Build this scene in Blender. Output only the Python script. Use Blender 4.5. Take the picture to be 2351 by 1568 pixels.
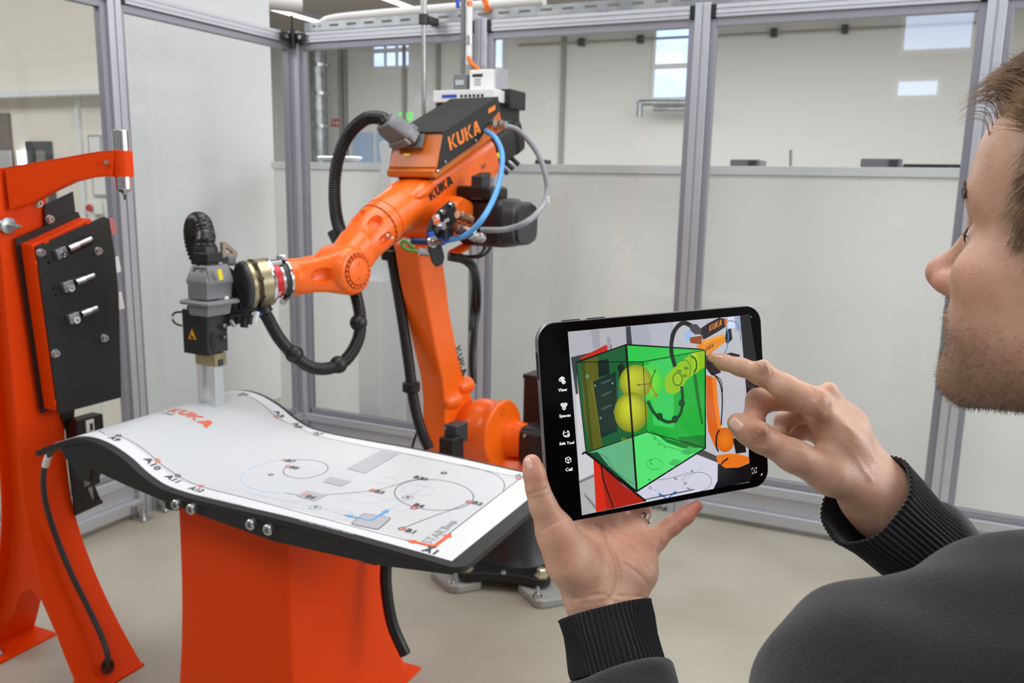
import bpy, math, random
import numpy as np
from mathutils import Vector

for _o in list(bpy.data.objects):
    bpy.data.objects.remove(_o, do_unlink=True)
SC = bpy.context.scene
COL = SC.collection
PI = math.pi

# ------------------------------------------------------------------ camera
IMW, IMH, FPX, HC = 2351, 1568, 1935.0, 1.60
def nrm(v):
    v = np.array(v, float)
    return v / np.linalg.norm(v)
_up = nrm((203, 10340, 1935))
_y = np.array((907, 344, -1935.)); _y = nrm(_y - _up * np.dot(_y, _up))
_x = np.cross(_y, _up)
RW = np.array([_x, _y, _up])            # camera coords -> world
CAM = np.array([0., 0., HC])
cd = bpy.data.cameras.new('camera')
cam = bpy.data.objects.new('camera', cd); COL.objects.link(cam)
from mathutils import Matrix
M4 = Matrix.Identity(4)
for i in range(3):
    for j in range(3):
        M4[i][j] = RW[i][j]
M4[0][3], M4[1][3], M4[2][3] = CAM
cam.matrix_world = M4
cd.sensor_width = 36.0
cd.lens = FPX / IMW * 36.0
cd.clip_start = 0.05; cd.clip_end = 200
cd.dof.use_dof = True
cd.dof.focus_distance = 0.79
cd.dof.aperture_fstop = 12.5
SC.camera = cam

# ------------------------------------------------------------------ exposure, world, lights
vs = SC.view_settings
vs.view_transform = 'Standard'; vs.look = 'None'; vs.gamma = 1.0; vs.use_curve_mapping = False
vs.exposure = 0.0
W_ = bpy.data.worlds.new('hall_surroundings'); SC.world = W_
W_.use_nodes = True
W_.node_tree.nodes['Background'].inputs[0].default_value = (0.75, 0.85, 1.0, 1)
W_.node_tree.nodes['Background'].inputs[1].default_value = 0.6

def area(name, loc, size, power, rot=(0, 0, 0), col=(0.985, 0.99, 1.0)):
    l = bpy.data.lights.new(name, 'AREA'); l.shape = 'RECTANGLE'
    l.size, l.size_y = size; l.energy = power; l.color = col
    o = bpy.data.objects.new(name, l); COL.objects.link(o)
    o.location = loc; o.rotation_euler = rot
    return o
CEIL = 4.2
# rows of ceiling luminaires over the cell and the hall, added daylight from the right
area('ceiling_light_over_cell', (-1.3, 2.3, CEIL - .12), (2.6, 2.6), 84)
area('ceiling_light_over_aisle', (0.1, -1.3, CEIL - .12), (3.0, 1.6), 72)
area('ceiling_light_far_hall', (-4.0, 9.0, CEIL - .12), (12, 5), 640)
area('ceiling_light_left_hall', (-5.6, -0.4, CEIL - .12), (3.5, 2.6), 210)
area('ceiling_light_right_hall', (2.6, 4.6, CEIL - .12), (2.5, 5), 125)
area('added_daylight_right', (4.05, 3.0, 2.5), (1.8, 3.6), 115, rot=(0, PI / 2, 0), col=(0.93, 0.97, 1.0))  # area light added at the right wall, which has no window

# ------------------------------------------------------------------ pixel helpers (rays of the photograph into the room)
def ray(px, py):
    return RW @ np.array([(px - IMW / 2) / FPX, -(py - IMH / 2) / FPX, -1.0])
def P(px, py, d): return CAM + ray(px, py) * d
def PZ(px, py, z):
    r = ray(px, py); return CAM + r * ((z - CAM[2]) / r[2])
def PY(px, py, Y):
    r = ray(px, py); return CAM + r * (Y / r[1])
def PX(px, py, X):
    r = ray(px, py); return CAM + r * (X / r[0])
def PP(px, py, o, n):
    r = ray(px, py); return CAM + r * (np.dot(np.array(o) - CAM, n) / np.dot(r, n))
def DEP(p): return float(np.dot(np.array(p) - CAM, -RW[:, 2]))

# ------------------------------------------------------------------ materials
def srgb(r, g, b):
    f = lambda c: ((c / 255) / 12.92 if c / 255 <= .04045 else ((c / 255 + .055) / 1.055) ** 2.4)
    return (f(r), f(g), f(b), 1)
def mat(name, col, rough=.5, metal=0., spec=.5, noise=None, bump=None, coat=0., sss=None, emit=None, sheen=0., cnoise=None):
    m = bpy.data.materials.new(name); m.use_nodes = True
    nt = m.node_tree; b = nt.nodes['Principled BSDF']
    b.inputs['Base Color'].default_value = col
    b.inputs['Roughness'].default_value = rough
    b.inputs['Metallic'].default_value = metal
    b.inputs['Specular IOR Level'].default_value = spec
    b.inputs['Coat Weight'].default_value = coat
    if sheen: b.inputs['Sheen Weight'].default_value = sheen
    if sss:
        b.inputs['Subsurface Weight'].default_value = sss[0]
        b.inputs['Subsurface Radius'].default_value = (1.0, .35, .18)
        b.inputs['Subsurface Scale'].default_value = sss[1]
    if emit:
        b.inputs['Emission Color'].default_value = emit[0]
        b.inputs['Emission Strength'].default_value = emit[1]
    tc = None
    if noise or bump or cnoise:
        tc = nt.nodes.new('ShaderNodeTexCoord')
    if cnoise:          # (scale, colour2, contrast lo, hi)
        n = nt.nodes.new('ShaderNodeTexNoise'); n.inputs['Scale'].default_value = cnoise[0]
        n.inputs['Detail'].default_value = 6
        nt.links.new(tc.outputs['Object'], n.inputs['Vector'])
        r = nt.nodes.new('ShaderNodeMapRange')
        r.inputs[1].default_value = cnoise[2]; r.inputs[2].default_value = cnoise[3]
        mx = nt.nodes.new('ShaderNodeMix'); mx.data_type = 'RGBA'
        mx.inputs[6].default_value = col; mx.inputs[7].default_value = cnoise[1]
        nt.links.new(n.outputs['Fac'], r.inputs[0]); nt.links.new(r.outputs[0], mx.inputs[0])
        nt.links.new(mx.outputs[2], b.inputs['Base Color'])
    if noise:           # roughness variation
        n = nt.nodes.new('ShaderNodeTexNoise'); n.inputs['Scale'].default_value = noise[0]
        nt.links.new(tc.outputs['Object'], n.inputs['Vector'])
        r = nt.nodes.new('ShaderNodeMapRange')
        r.inputs[3].default_value = max(0, rough - noise[1]); r.inputs[4].default_value = min(1, rough + noise[1])
        nt.links.new(n.outputs['Fac'], r.inputs[0]); nt.links.new(r.outputs[0], b.inputs['Roughness'])
    if bump:            # (scale, strength, distance)
        n = nt.nodes.new('ShaderNodeTexNoise'); n.inputs['Scale'].default_value = bump[0]
        n.inputs['Detail'].default_value = 4
        nt.links.new(tc.outputs['Object'], n.inputs['Vector'])
        bp = nt.nodes.new('ShaderNodeBump'); bp.inputs['Strength'].default_value = bump[1]
        bp.inputs['Distance'].default_value = bump[2]
        nt.links.new(n.outputs['Fac'], bp.inputs['Height']); nt.links.new(bp.outputs[0], b.inputs['Normal'])
    return m
def vcol_mat(name, emission=None, rough=.5, gain=1.0):
    m = bpy.data.materials.new(name); m.use_nodes = True
    nt = m.node_tree; b = nt.nodes['Principled BSDF']
    a = nt.nodes.new('ShaderNodeVertexColor'); a.layer_name = 'Col'
    b.inputs['Roughness'].default_value = rough
    if emission:
        b.inputs['Base Color'].default_value = (.01, .01, .012, 1)
        nt.links.new(a.outputs[0], b.inputs['Emission Color'])
        b.inputs['Emission Strength'].default_value = emission
    else:
        nt.links.new(a.outputs[0], b.inputs['Base Color'])
    return m
def glass_mat(name, tint, refl=.06, haze=None):
    m = bpy.data.materials.new(name); m.use_nodes = True
    nt = m.node_tree
    for n in list(nt.nodes): nt.nodes.remove(n)
    out = nt.nodes.new('ShaderNodeOutputMaterial')
    tr = nt.nodes.new('ShaderNodeBsdfTransparent'); tr.inputs[0].default_value = tint
    gl = nt.nodes.new('ShaderNodeBsdfGlossy'); gl.inputs['Roughness'].default_value = .02
    lw = nt.nodes.new('ShaderNodeLayerWeight'); lw.inputs[0].default_value = .5
    pw = nt.nodes.new('ShaderNodeMath'); pw.operation = 'POWER'; pw.inputs[1].default_value = 4.0
    nt.links.new(lw.outputs['Facing'], pw.inputs[0])
    fr = nt.nodes.new('ShaderNodeMath'); fr.operation = 'MULTIPLY_ADD'; fr.inputs[1].default_value = .8; fr.inputs[2].default_value = .035
    nt.links.new(pw.outputs[0], fr.inputs[0])
    mx = nt.nodes.new('ShaderNodeMixShader')
    nt.links.new(fr.outputs[0], mx.inputs[0]); nt.links.new(tr.outputs[0], mx.inputs[1]); nt.links.new(gl.outputs[0], mx.inputs[2])
    last = mx
    if haze:
        df = nt.nodes.new('ShaderNodeBsdfDiffuse'); df.inputs[0].default_value = haze[0]
        m2 = nt.nodes.new('ShaderNodeMixShader'); m2.inputs[0].default_value = haze[1]
        nt.links.new(mx.outputs[0], m2.inputs[1]); nt.links.new(df.outputs[0], m2.inputs[2]); last = m2
    nt.links.new(last.outputs[0], out.inputs[0])
    return m

# ------------------------------------------------------------------ mesh builder
def frame(axis, ref=(0, 0, 1)):
    a = nrm(axis); r = np.array(ref, float)
    if abs(np.dot(a, nrm(r))) > .98: r = np.array((1., 0, 0)) if abs(a[0]) < .9 else np.array((0, 1., 0))
    u = nrm(np.cross(r, a)); v = np.cross(a, u)
    return a, u, v
def spline(pts, n=8, closed=False):
    pts = [np.array(p, float) for p in pts]; out = []
    N = len(pts); rng = range(N if closed else N - 1)
    for i in rng:
        p1, p2 = pts[i], pts[(i + 1) % N]
        p0 = pts[(i - 1) % N] if (closed or i > 0) else 2 * p1 - p2
        p3 = pts[(i + 2) % N] if (closed or i + 2 < N) else 2 * p2 - p1
        for k in range(n):
            t = k / n
            out.append(.5 * ((2 * p1) + (-p0 + p2) * t + (2 * p0 - 5 * p1 + 4 * p2 - p3) * t * t + (-p0 + 3 * p1 - 3 * p2 + p3) * t ** 3))
    if not closed: out.append(pts[-1])
    return out
import bmesh
def recalc(me):
    b = bmesh.new(); b.from_mesh(me); bmesh.ops.recalc_face_normals(b, faces=b.faces[:]); b.to_mesh(me); b.free()
class MB:
    def __init__(s): s.v = []; s.f = []; s.c = []
    def add(s, vs, fs, col=None):
        o = len(s.v); s.v.extend([tuple(map(float, p)) for p in vs])
        s.f.extend([tuple(o + i for i in f) for f in fs])
        s.c.extend([col] * len(vs))
        return s
    def box(s, c, size, axes=None, col=None):
        ax = axes or ((1, 0, 0), (0, 1, 0), (0, 0, 1))
        ax = [np.array(a, float) for a in ax]; c = np.array(c, float)
        vs = [c + ax[0] * size[0] * i / 2 + ax[1] * size[1] * j / 2 + ax[2] * size[2] * k / 2 for k in (-1, 1) for j in (-1, 1) for i in (-1, 1)]
        fs = [(0, 2, 3, 1), (4, 5, 7, 6), (0, 1, 5, 4), (2, 6, 7, 3), (0, 4, 6, 2), (1, 3, 7, 5)]
        if np.dot(np.cross(ax[0], ax[1]), ax[2]) < 0: fs = [f[::-1] for f in fs]
        return s.add(vs, fs, col)
    def bx(s, x0, x1, y0, y1, z0, z1):
        return s.box(((x0 + x1) / 2, (y0 + y1) / 2, (z0 + z1) / 2), (x1 - x0, y1 - y0, z1 - z0))
    def prism(s, poly, vec, col=None):
        poly = [np.array(p, float) for p in poly]; n = len(poly); vec = np.array(vec, float)
        nn = np.zeros(3)
        for i in range(n): nn += np.cross(poly[i], poly[(i + 1) % n])
        vs = poly + [p + vec for p in poly]
        fs = [tuple(range(n))[::-1], tuple(range(n, 2 * n))] + [(i, (i + 1) % n, n + (i + 1) % n, n + i) for i in range(n)]
        if np.dot(nn, vec) < 0: fs = [f[::-1] for f in fs]
        return s.add(vs, fs, col)
    def poly(s, pts, col=None): return s.add(pts, [tuple(range(len(pts)))], col)
    def loft(s, rings, cap=True, closed=True, col=None):
        n = len(rings[0]); vs = [p for r in rings for p in r]; fs = []
        for k in range(len(rings) - 1):
            for i in range(n if closed else n - 1):
                a, b = k * n + i, k * n + (i + 1) % n
                fs.append((a, b, b + n, a + n))
        if cap and closed:
            fs.append(tuple(range(n))[::-1]); fs.append(tuple(range((len(rings) - 1) * n, len(rings) * n)))
        return s.add(vs, fs, col)
    def lathe(s, o, axis, prof, seg=24, ref=(0, 0, 1), cap=True, col=None):
        a, u, v = frame(axis, ref); o = np.array(o, float)
        rings = [[o + a * d + (u * math.cos(t) + v * math.sin(t)) * max(r, 1e-5) for t in [2 * PI * i / seg for i in range(seg)]] for d, r in prof]
        return s.loft(rings, cap, col=col)
    def tube(s, path, r, seg=10, cap=True, col=None, squash=1.0):
        path = [np.array(p, float) for p in path]; n = len(path)
        rs = r if hasattr(r, '__len__') else [r] * n
        t0 = nrm(path[1] - path[0]); _, u, v = frame(t0); rings = []
        for i in range(n):
            t = nrm(path[min(i + 1, n - 1)] - path[max(i - 1, 0)])
            u = nrm(u - t * np.dot(u, t)); v = np.cross(t, u)
            rings.append([path[i] + (u * math.cos(q) + v * squash * math.sin(q)) * rs[i] for q in [2 * PI * k / seg for k in range(seg)]])
        return s.loft(rings, cap, col=col)
    def ball(s, c, r, seg=16, axis=(0, 0, 1), col=None):
        r3 = r if hasattr(r, '__len__') else (r, r, r); c = np.array(c, float)
        rings = []
        m = max(6, seg // 2)
        for i in range(m + 1):
            ph = -PI / 2 + PI * i / m; cr = max(math.cos(ph), 1e-4)
            rings.append([c + np.array((r3[0] * cr * math.cos(t), r3[1] * cr * math.sin(t), r3[2] * math.sin(ph))) for t in [2 * PI * k / seg for k in range(seg)]])
        return s.loft(rings, True, col=col)
    def cyl(s, p0, p1, r, seg=16, r1=None, col=None):
        p0 = np.array(p0, float); p1 = np.array(p1, float); d = np.linalg.norm(p1 - p0)
        return s.lathe(p0, p1 - p0, [(0, r), (d, r if r1 is None else r1)], seg, col=col)
    def ribbon(s, pts, w, nor, closed=False, col=None):
        pts = [np.array(p, float) for p in pts]; n = len(pts); L = []; R_ = []
        for i in range(n):
            if closed: t = pts[(i + 1) % n] - pts[i - 1]
            else: t = pts[min(i + 1, n - 1)] - pts[max(i - 1, 0)]
            nn = nor(pts[i]) if callable(nor) else nor
            b = nrm(np.cross(nn, nrm(t))); L.append(pts[i] + b * w / 2); R_.append(pts[i] - b * w / 2)
        fs = []
        for i in range(n if closed else n - 1):
            j = (i + 1) % n; fs.append((i, n + i, n + j, j))
        return s.add(L + R_, fs, col)
    def build(s, name, m, parent=None, label=None, smooth=None, bevel=0, seg=2, kind=None, cat=None, group=None, sub=0, solid=0, origin=None):
        me = bpy.data.meshes.new(name)
        org = np.zeros(3)
        root = parent
        while root is not None and root.parent is not None: root = root.parent
        if root is not None: org = np.array(root.location) if 'org' not in root else np.array(root['org'])
        elif origin is not None: org = np.array(origin, float)
        V = np.array(s.v, float) - org
        me.from_pydata([tuple(p) for p in V], [], s.f)
        if any(c is not None for c in s.c):
            la = me.color_attributes.new('Col', 'FLOAT_COLOR', 'POINT')
            flat = []
            for c in s.c: flat.extend(c if c is not None else (1, 1, 1, 1))
            la.data.foreach_set('color', flat)
        me.validate()
        if len(me.polygons) > 5 and not any(c is not None for c in s.c):
            recalc(me)
        if smooth is not None:
            me.polygons.foreach_set('use_smooth', [True] * len(me.polygons))
            if smooth < 180: me.set_sharp_from_angle(angle=math.radians(smooth))
        me.materials.append(m); me.update()
        o = bpy.data.objects.new(name, me); COL.objects.link(o)
        if parent is not None: o.parent = parent
        else: o.location = org
        if bevel:
            b = o.modifiers.new('bevel', 'BEVEL'); b.width = bevel; b.segments = seg; b.limit_method = 'ANGLE'; b.angle_limit = math.radians(35)
            if smooth is None:
                me.polygons.foreach_set('use_smooth', [True] * len(me.polygons))
                b.harden_normals = True
        if solid:
            b = o.modifiers.new('solid', 'SOLIDIFY'); b.thickness = solid
        if sub:
            b = o.modifiers.new('sub', 'SUBSURF'); b.levels = sub; b.render_levels = sub
        if label: o['label'] = label
        if kind: o['kind'] = kind
        if cat: o['category'] = cat
        if group: o['group'] = group
        return o
def thing(name, label, cat, loc, group=None):
    o = bpy.data.objects.new(name, None); COL.objects.link(o)
    o.empty_display_size = .05
    o.location = tuple(map(float, loc)); o['label'] = label; o['category'] = cat
    if group: o['group'] = group
    return o
def copy_tree(src, loc, label):
    c = src.copy(); COL.objects.link(c); c.location = tuple(map(float, loc)); c['label'] = label
    def rec(a, b):
        for ch in list(a.children):
            d = ch.copy(); COL.objects.link(d); d.parent = b; rec(ch, d)
    rec(src, c)
    return c

def regroup(root, rules):
    """hang small pieces under the part they sit on (nearest part of the named kinds)"""
    base = lambda o: o.name.split('.')[0]
    def ctr(o):
        b = np.array([v[:] for v in o.bound_box]); return b.min(0), b.max(0)
    kids = list(root.children)
    for parts, pieces in rules:
        ps = [(o,) + ctr(o) for o in kids if base(o) in parts]
        for o in kids:
            if base(o) in pieces and o not in [p[0] for p in ps] and not o.children and o.parent == root:
                lo_, hi_ = ctr(o); c = (lo_ + hi_) / 2
                best = min(ps, key=lambda p: np.linalg.norm(np.maximum(np.maximum(p[1] - c, c - p[2]), 0)) + 1e-3 * np.linalg.norm((p[1] + p[2]) / 2 - c))
                o.parent = best[0]
# ------------------------------------------------------------------ lettering
_TX = {}
def text_geo(t, bold=0.0):
    k = (t, bold)
    if k in _TX: return _TX[k]
    cu = bpy.data.curves.new('lettering', 'FONT'); cu.body = t; cu.size = 1.0; cu.offset = bold
    cu.resolution_u = 2
    o = bpy.data.objects.new('lettering', cu); COL.objects.link(o)
    dg = bpy.context.evaluated_depsgraph_get()
    me = bpy.data.meshes.new_from_object(o.evaluated_get(dg))
    vs = np.array([v.co[:2] for v in me.vertices]); fs = [tuple(p.vertices) for p in me.polygons]
    bpy.data.objects.remove(o, do_unlink=True); bpy.data.curves.remove(cu); bpy.data.meshes.remove(me)
    vs = vs - vs.min(0)
    vs = vs / 0.70
    _TX[k] = (vs, fs); return _TX[k]
def kuka_geo():
    """bold block letters of the maker's wordmark; cap height 1"""
    vs, fs, x = [], [], 0.0
    K = [[(0, 0), (.27, 0), (.27, 1), (0, 1)], [(.27, .42), (.66, 1), (.98, 1), (.5, .5), (.98, 0), (.66, 0), (.27, .58)]]
    U = [[(0, .28), (.1, .08), (.27, 0), (.64, 0), (.81, .08), (.91, .28), (.91, 1), (.64, 1), (.64, .3), (.58, .23), (.33, .23), (.27, .3), (.27, 1), (0, 1)]]
    A = [[(0, 0), (.29, 0), (.5, .68), (.71, 0), (1, 0), (.68, 1), (.32, 1)], [(.27, .17), (.73, .17), (.66, .36), (.34, .36)]]
    for g, w in ((K, .98), (U, .91), (K, .98), (A, 1.0)):
        for p in g:
            o = len(vs); vs += [(x + a, b) for a, b in p]; fs.append(tuple(range(o, o + len(p))))
        x += w + .14
    return np.array(vs), fs
def put_text(mb, geo, fn, col=None):
    vs, fs = geo
    mb.add([fn(u, v) for u, v in vs], fs, col)
def plane_fn(o, u, v, h, slant=0.0):
    o = np.array(o, float); u = nrm(u); v = np.array(v, float); v = nrm(v)
    return lambda a, b: o + u * (a + slant * b) * h + v * b * h
# ================================================================== ROOM
M = {}
M['floor'] = mat('polished_concrete', srgb(176, 171, 157), .42, noise=(3, .12), cnoise=(1.3, srgb(150, 144, 128), .36, .72), bump=(60, .05, .002))
M['wall'] = mat('painted_wall', srgb(220, 220, 220), .8)
M['ceil'] = mat('ceiling_deck', srgb(150, 146, 140), .85)
M['white'] = mat('white_paint', srgb(224, 227, 230), .55)
M['partition'] = mat('partition_white', srgb(243, 244, 243), .5)
M['trimgray'] = mat('gray_trim', srgb(150, 148, 146), .5)
M['alu'] = mat('anodised_aluminium', srgb(196, 198, 205), .38, .55, noise=(20, .08))
M['aludark'] = mat('anodised_frame', srgb(150, 150, 160), .42, .4)
M['steel'] = mat('brushed_steel', srgb(190, 190, 190), .28, .95, noise=(30, .1))
M['chrome'] = mat('polished_metal', srgb(225, 226, 230), .12, 1.0)
M['galv'] = mat('galvanised_metal', srgb(178, 181, 184), .35, .8, cnoise=(8, srgb(150, 155, 160), .4, .6))
M['black'] = mat('black_plastic', srgb(20, 20, 21), .42, bump=(400, .08, .0006))
M['blackmatte'] = mat('black_powder_coat', srgb(23, 23, 24), .55, bump=(700, .1, .0005))
M['blackgloss'] = mat('black_gloss', srgb(10, 10, 11), .2)
M['rubber'] = mat('black_rubber', srgb(15, 15, 16), .33)
M['darkgray'] = mat('dark_gray_plastic', srgb(52, 52, 55), .45)
M['midgray'] = mat('gray_plastic', srgb(120, 121, 124), .45)
M['castgray'] = mat('cast_gray_metal', srgb(122, 123, 126), .42, .3, bump=(250, .2, .0006))
M['sky'] = mat('window_sky', srgb(190, 215, 255), .1, emit=(srgb(196, 216, 255), 1.25), cnoise=(2.2, srgb(150, 170, 205), .5, .62))
M['lamp'] = mat('lamp_diffuser', (1, 1, 1, 1), .5, emit=((1, .97, .92, 1), 2.6))
M['blue'] = mat('blue_hose', srgb(88, 160, 222), .35)
M['bluedk'] = mat('dark_blue', srgb(30, 80, 190), .4)
M['orangecable'] = mat('orange_cable', srgb(232, 120, 40), .4)
M['graycable'] = mat('gray_cable', srgb(140, 142, 148), .4)
M['lightblue'] = mat('pale_blue_door', srgb(165, 190, 220), .5)
M['red'] = mat('red_enamel', srgb(190, 30, 35), .35)
M['redsign'] = mat('red_sign', srgb(205, 60, 45), .5)
M['greensign'] = mat('exit_sign_green', srgb(60, 200, 70), .4, emit=(srgb(90, 230, 90), .9))
M['yellow'] = mat('yellow_label', srgb(242, 214, 30), .45)
M['label'] = mat('white_label', srgb(228, 228, 228), .45)
M['glass'] = glass_mat('clear_polycarbonate', (.982, .987, .978, 1))
M['ink'] = mat('black_print', srgb(28, 28, 30), .5)

XL, XR, YB, YF = -13.5, 4.2, -3.0, 14.0
def struct(name, mb, m, **k): return mb.build(name, m, kind='structure', **k)
struct('floor', MB().bx(XL, XR, YB, YF, -.1, 0), M['floor'])
struct('ceiling', MB().bx(XL, XR, YB, YF, CEIL, CEIL + .1), M['ceil'])
struct('wall_far', MB().bx(XL, XR, YF, YF + .15, 0, CEIL), M['wall'])
struct('wall_left', MB().bx(XL - .15, XL, YB, YF, 0, CEIL), M['wall'])
struct('wall_right', MB().bx(XR, XR + .15, YB, YF, 0, CEIL), M['wall'])
struct('wall_back', MB().bx(XL, XR, YB - .15, YB, 0, CEIL), mat('back_wall_bounce_gray', srgb(128, 128, 130), .85))  # unseen back wall, its gray made up to cut the bounced light
# white plastered room block left of the cell
q0 = PX(287, 300, -4.1); q1 = PX(619, 60, -4.1)
YQ = q0[1]
struct('wall_block', MB().bx(-9.0, -4.1, YQ, q1[1], 0, CEIL), M['white'])
struct('wall_block_front', MB().bx(-9.0, -4.1, YQ - .02, YQ, 0, CEIL), mat('warm_white_wall', srgb(228, 223, 214), .7))
# white partition with a ledge behind the cell
PYT = 4.5
LEDGE = 1.712
struct('wall_partition', MB().bx(PY(637, 600, PYT)[0], XR, PYT, PYT + .10, 0, LEDGE - .045), M['partition'])
struct('trim_1', MB().bx(PY(634, 600, PYT)[0], XR, PYT - .02, PYT + .40, LEDGE - .045, LEDGE), M['white'], bevel=.004)
# trims on the far wall (vertical service rails)
n_trim = 2
for px in (693, 786, 797, 930, 1006, 1287):
    a = PY(px, 380, YF - .03); b = PY(px, 105, YF - .03)
    struct('trim_%d' % n_trim, MB().bx(a[0] - .035, a[0] + .035, YF - .06, YF, 0, CEIL - .1), M['trimgray']); n_trim += 1
# windows
nwin = 0
def window(px0, py0, px1, py1, Y, splits=(), bars=0, front=-1):
    global nwin
    nwin += 1
    a = PY(px0, py0, Y); b = PY(px1, py1, Y)
    x0, x1 = sorted((a[0], b[0])); z1, z0 = max(a[2], b[2]), min(a[2], b[2])
    fr = MB(); t = .05
    d0, d1 = (Y - .05, Y) if front < 0 else (Y, Y + .05)
    fr.bx(x0 - t, x0, d0, d1, z0 - t, z1 + t); fr.bx(x1, x1 + t, d0, d1, z0 - t, z1 + t)
    fr.bx(x0, x1, d0, d1, z1, z1 + t); fr.bx(x0, x1, d0, d1, z0 - t, z0)
    w = struct('window_%d' % nwin, fr, M['white'])
    zs = [z1] + [z1 + (z0 - z1) * s for s in splits] + [z0]
    for i in range(len(zs) - 1):
        MB().bx(x0, x1, (d0 + d1) / 2 - .01, (d0 + d1) / 2 + .01, zs[i + 1] + (.04 if i < len(zs) - 2 else 0), zs[i] - (.04 if i else 0)).build('pane', M['sky'], w)
    for s in splits:
        z = z1 + (z0 - z1) * s
        MB().bx(x0, x1, d0 - .005, d1, z - .04, z + .04).build('crossbar', M['white'], w)
    for k in range(bars):
        x = x0 + (x1 - x0) * (k + 1) / (bars + 1)
        MB().bx(x - .03, x + .03, d0 - .006, d1, z0, z1).build('mullion', M['white'], w)
    return w
window(1510, 64, 1592, 222, YF, splits=(.56,))
window(1110, 84, 1155, 156, YF)
window(862, 100, 941, 150, YF, splits=(.35,), bars=2)
# the windows of the wall behind the photographer: their mirror images show in the cell's glazing
CG = 3.967
def back_window(px0, py0, px1, py1, splits=()):
    global nwin
    nwin += 1
    Ym = 2 * CG - YB
    a = PY(px0, py0, Ym); b = PY(px1, py1, Ym)
    x0, x1 = sorted((a[0], b[0])); z1, z0 = max(a[2], b[2]), min(a[2], b[2])
    fr = MB(); t = .05; d0, d1 = YB, YB + .05
    fr.bx(x0 - t, x0, d0, d1, z0 - t, z1 + t); fr.bx(x1, x1 + t, d0, d1, z0 - t, z1 + t)
    fr.bx(x0, x1, d0, d1, z1, z1 + t); fr.bx(x0, x1, d0, d1, z0 - t, z0)
    w = struct('window_%d' % nwin, fr, M['white'])
    MB().bx(x0, x1, d0 + .01, d0 + .03, z0, z1).build('pane', M['skyday'], w)
M['skyday'] = mat('daylight_pane', srgb(200, 220, 255), .1, emit=(srgb(200, 220, 255), 9.0))
back_window(2082, 34, 2228, 108)
back_window(2064, 187, 2150, 217)
# doors of the far hall, pale blue
nd = 0
for (x0, x1) in ((812, 856), (866, 900)):
    nd += 1
    a = PY(x0, 305, YF - .02); b = PY(x1, 305, YF - .02)
    struct('door_%d' % nd, MB().bx(a[0], b[0], YF - .05, YF, 0, a[2]), M['lightblue'])
# left end wall of the block: passage with its shade and light painted on flat panels, door with a dark pane, skirting lines
YW = YQ - .02
def on_left(px0, py0, px1, py1, d=.0):
    a = PY(px0, py0, YW - d); b = PY(px1, py1, YW - d)
    return min(a[0], b[0]), max(a[0], b[0]), min(a[2], b[2]), max(a[2], b[2])
x0, x1, z0, z1 = on_left(-60, 262, 50, 560)
o = struct('door_3', MB().bx(x0, x1, YW - .02, YW, 0, z1), mat('passage_shade', srgb(112, 104, 96), .8))  # flat panel coloured dark for the shade inside the opening
x0, x1, z0, z1 = on_left(-60, 345, 30, 430, .03)
MB().bx(x0, x1, YW - .035, YW - .02, z0, z1).build('panel', mat('passage_lit_gray', srgb(176, 176, 180), .7), o)  # lighter panel painted for the lit lower part of the passage
x0, x1, z0, z1 = on_left(42, 346, 62, 378, .03)
MB().bx(x0, x1, YW - .04, YW - .02, z0, z1).build('lit_pane', M['lamp'], o)
x0, x1, z0, z1 = on_left(68, 325, 138, 560)
fr = MB().bx(x0, x0 + .06, YW - .03, YW, z0, z1).bx(x1 - .03, x1, YW - .03, YW, z0, z1).bx(x0 + .06, x1 - .03, YW - .03, YW, z1 - .04, z1)
o = struct('window_%d' % (nwin + 1), fr, mat('dark_frame', srgb(70, 72, 78), .5))
MB().bx(x0 + .06, x1 - .03, YW - .012, YW, z0, z1 - .04).build('pane', mat('dim_pane', srgb(140, 138, 132), .25), o)
x0, x1, z0, z1 = on_left(-80, 205, 236, 238)
struct('trim_%d' % n_trim, MB().bx(-9, -4.1, YW - .12, YW, z0 + .04, z0 + .07), M['white']); n_trim += 1
x0, x1, z0, z1 = on_left(188, 300, 196, 500)
struct('trim_%d' % n_trim, MB().bx(x0, x1, YW - .02, YW, 0, z1 + .2), M['white']); n_trim += 1

# ------------------------------------------------------------------ background things
def strip_light(pa, pb, z, label, w=.11):
    a = PZ(*pa, z); b = PZ(*pb, z)
    if a[1] > b[1]: a, b = b, a
    x = (a[0] + b[0]) / 2
    t = thing('strip_light', label, 'light', (x, (a[1] + b[1]) / 2, CEIL), group='ceiling strip lights')
    MB().bx(x - w / 2 - .02, x + w / 2 + .02, a[1] - .02, b[1] + .02, z + .02, CEIL).build('housing', M['alu'], t)
    MB().bx(x - w / 2, x + w / 2, a[1], b[1], z, z + .02).build('diffuser', M['lamp'], t)
strip_light((590, 10), (722, 52), 4.1, 'white strip light at upper left beside the white pillar')
strip_light((860, -10), (966, 28), 4.1, 'white strip light at the middle top edge beside the blue hoses')
strip_light((1130, -14), (1211, 14), 4.1, 'white strip light at the top right of the orange cable')
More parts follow.
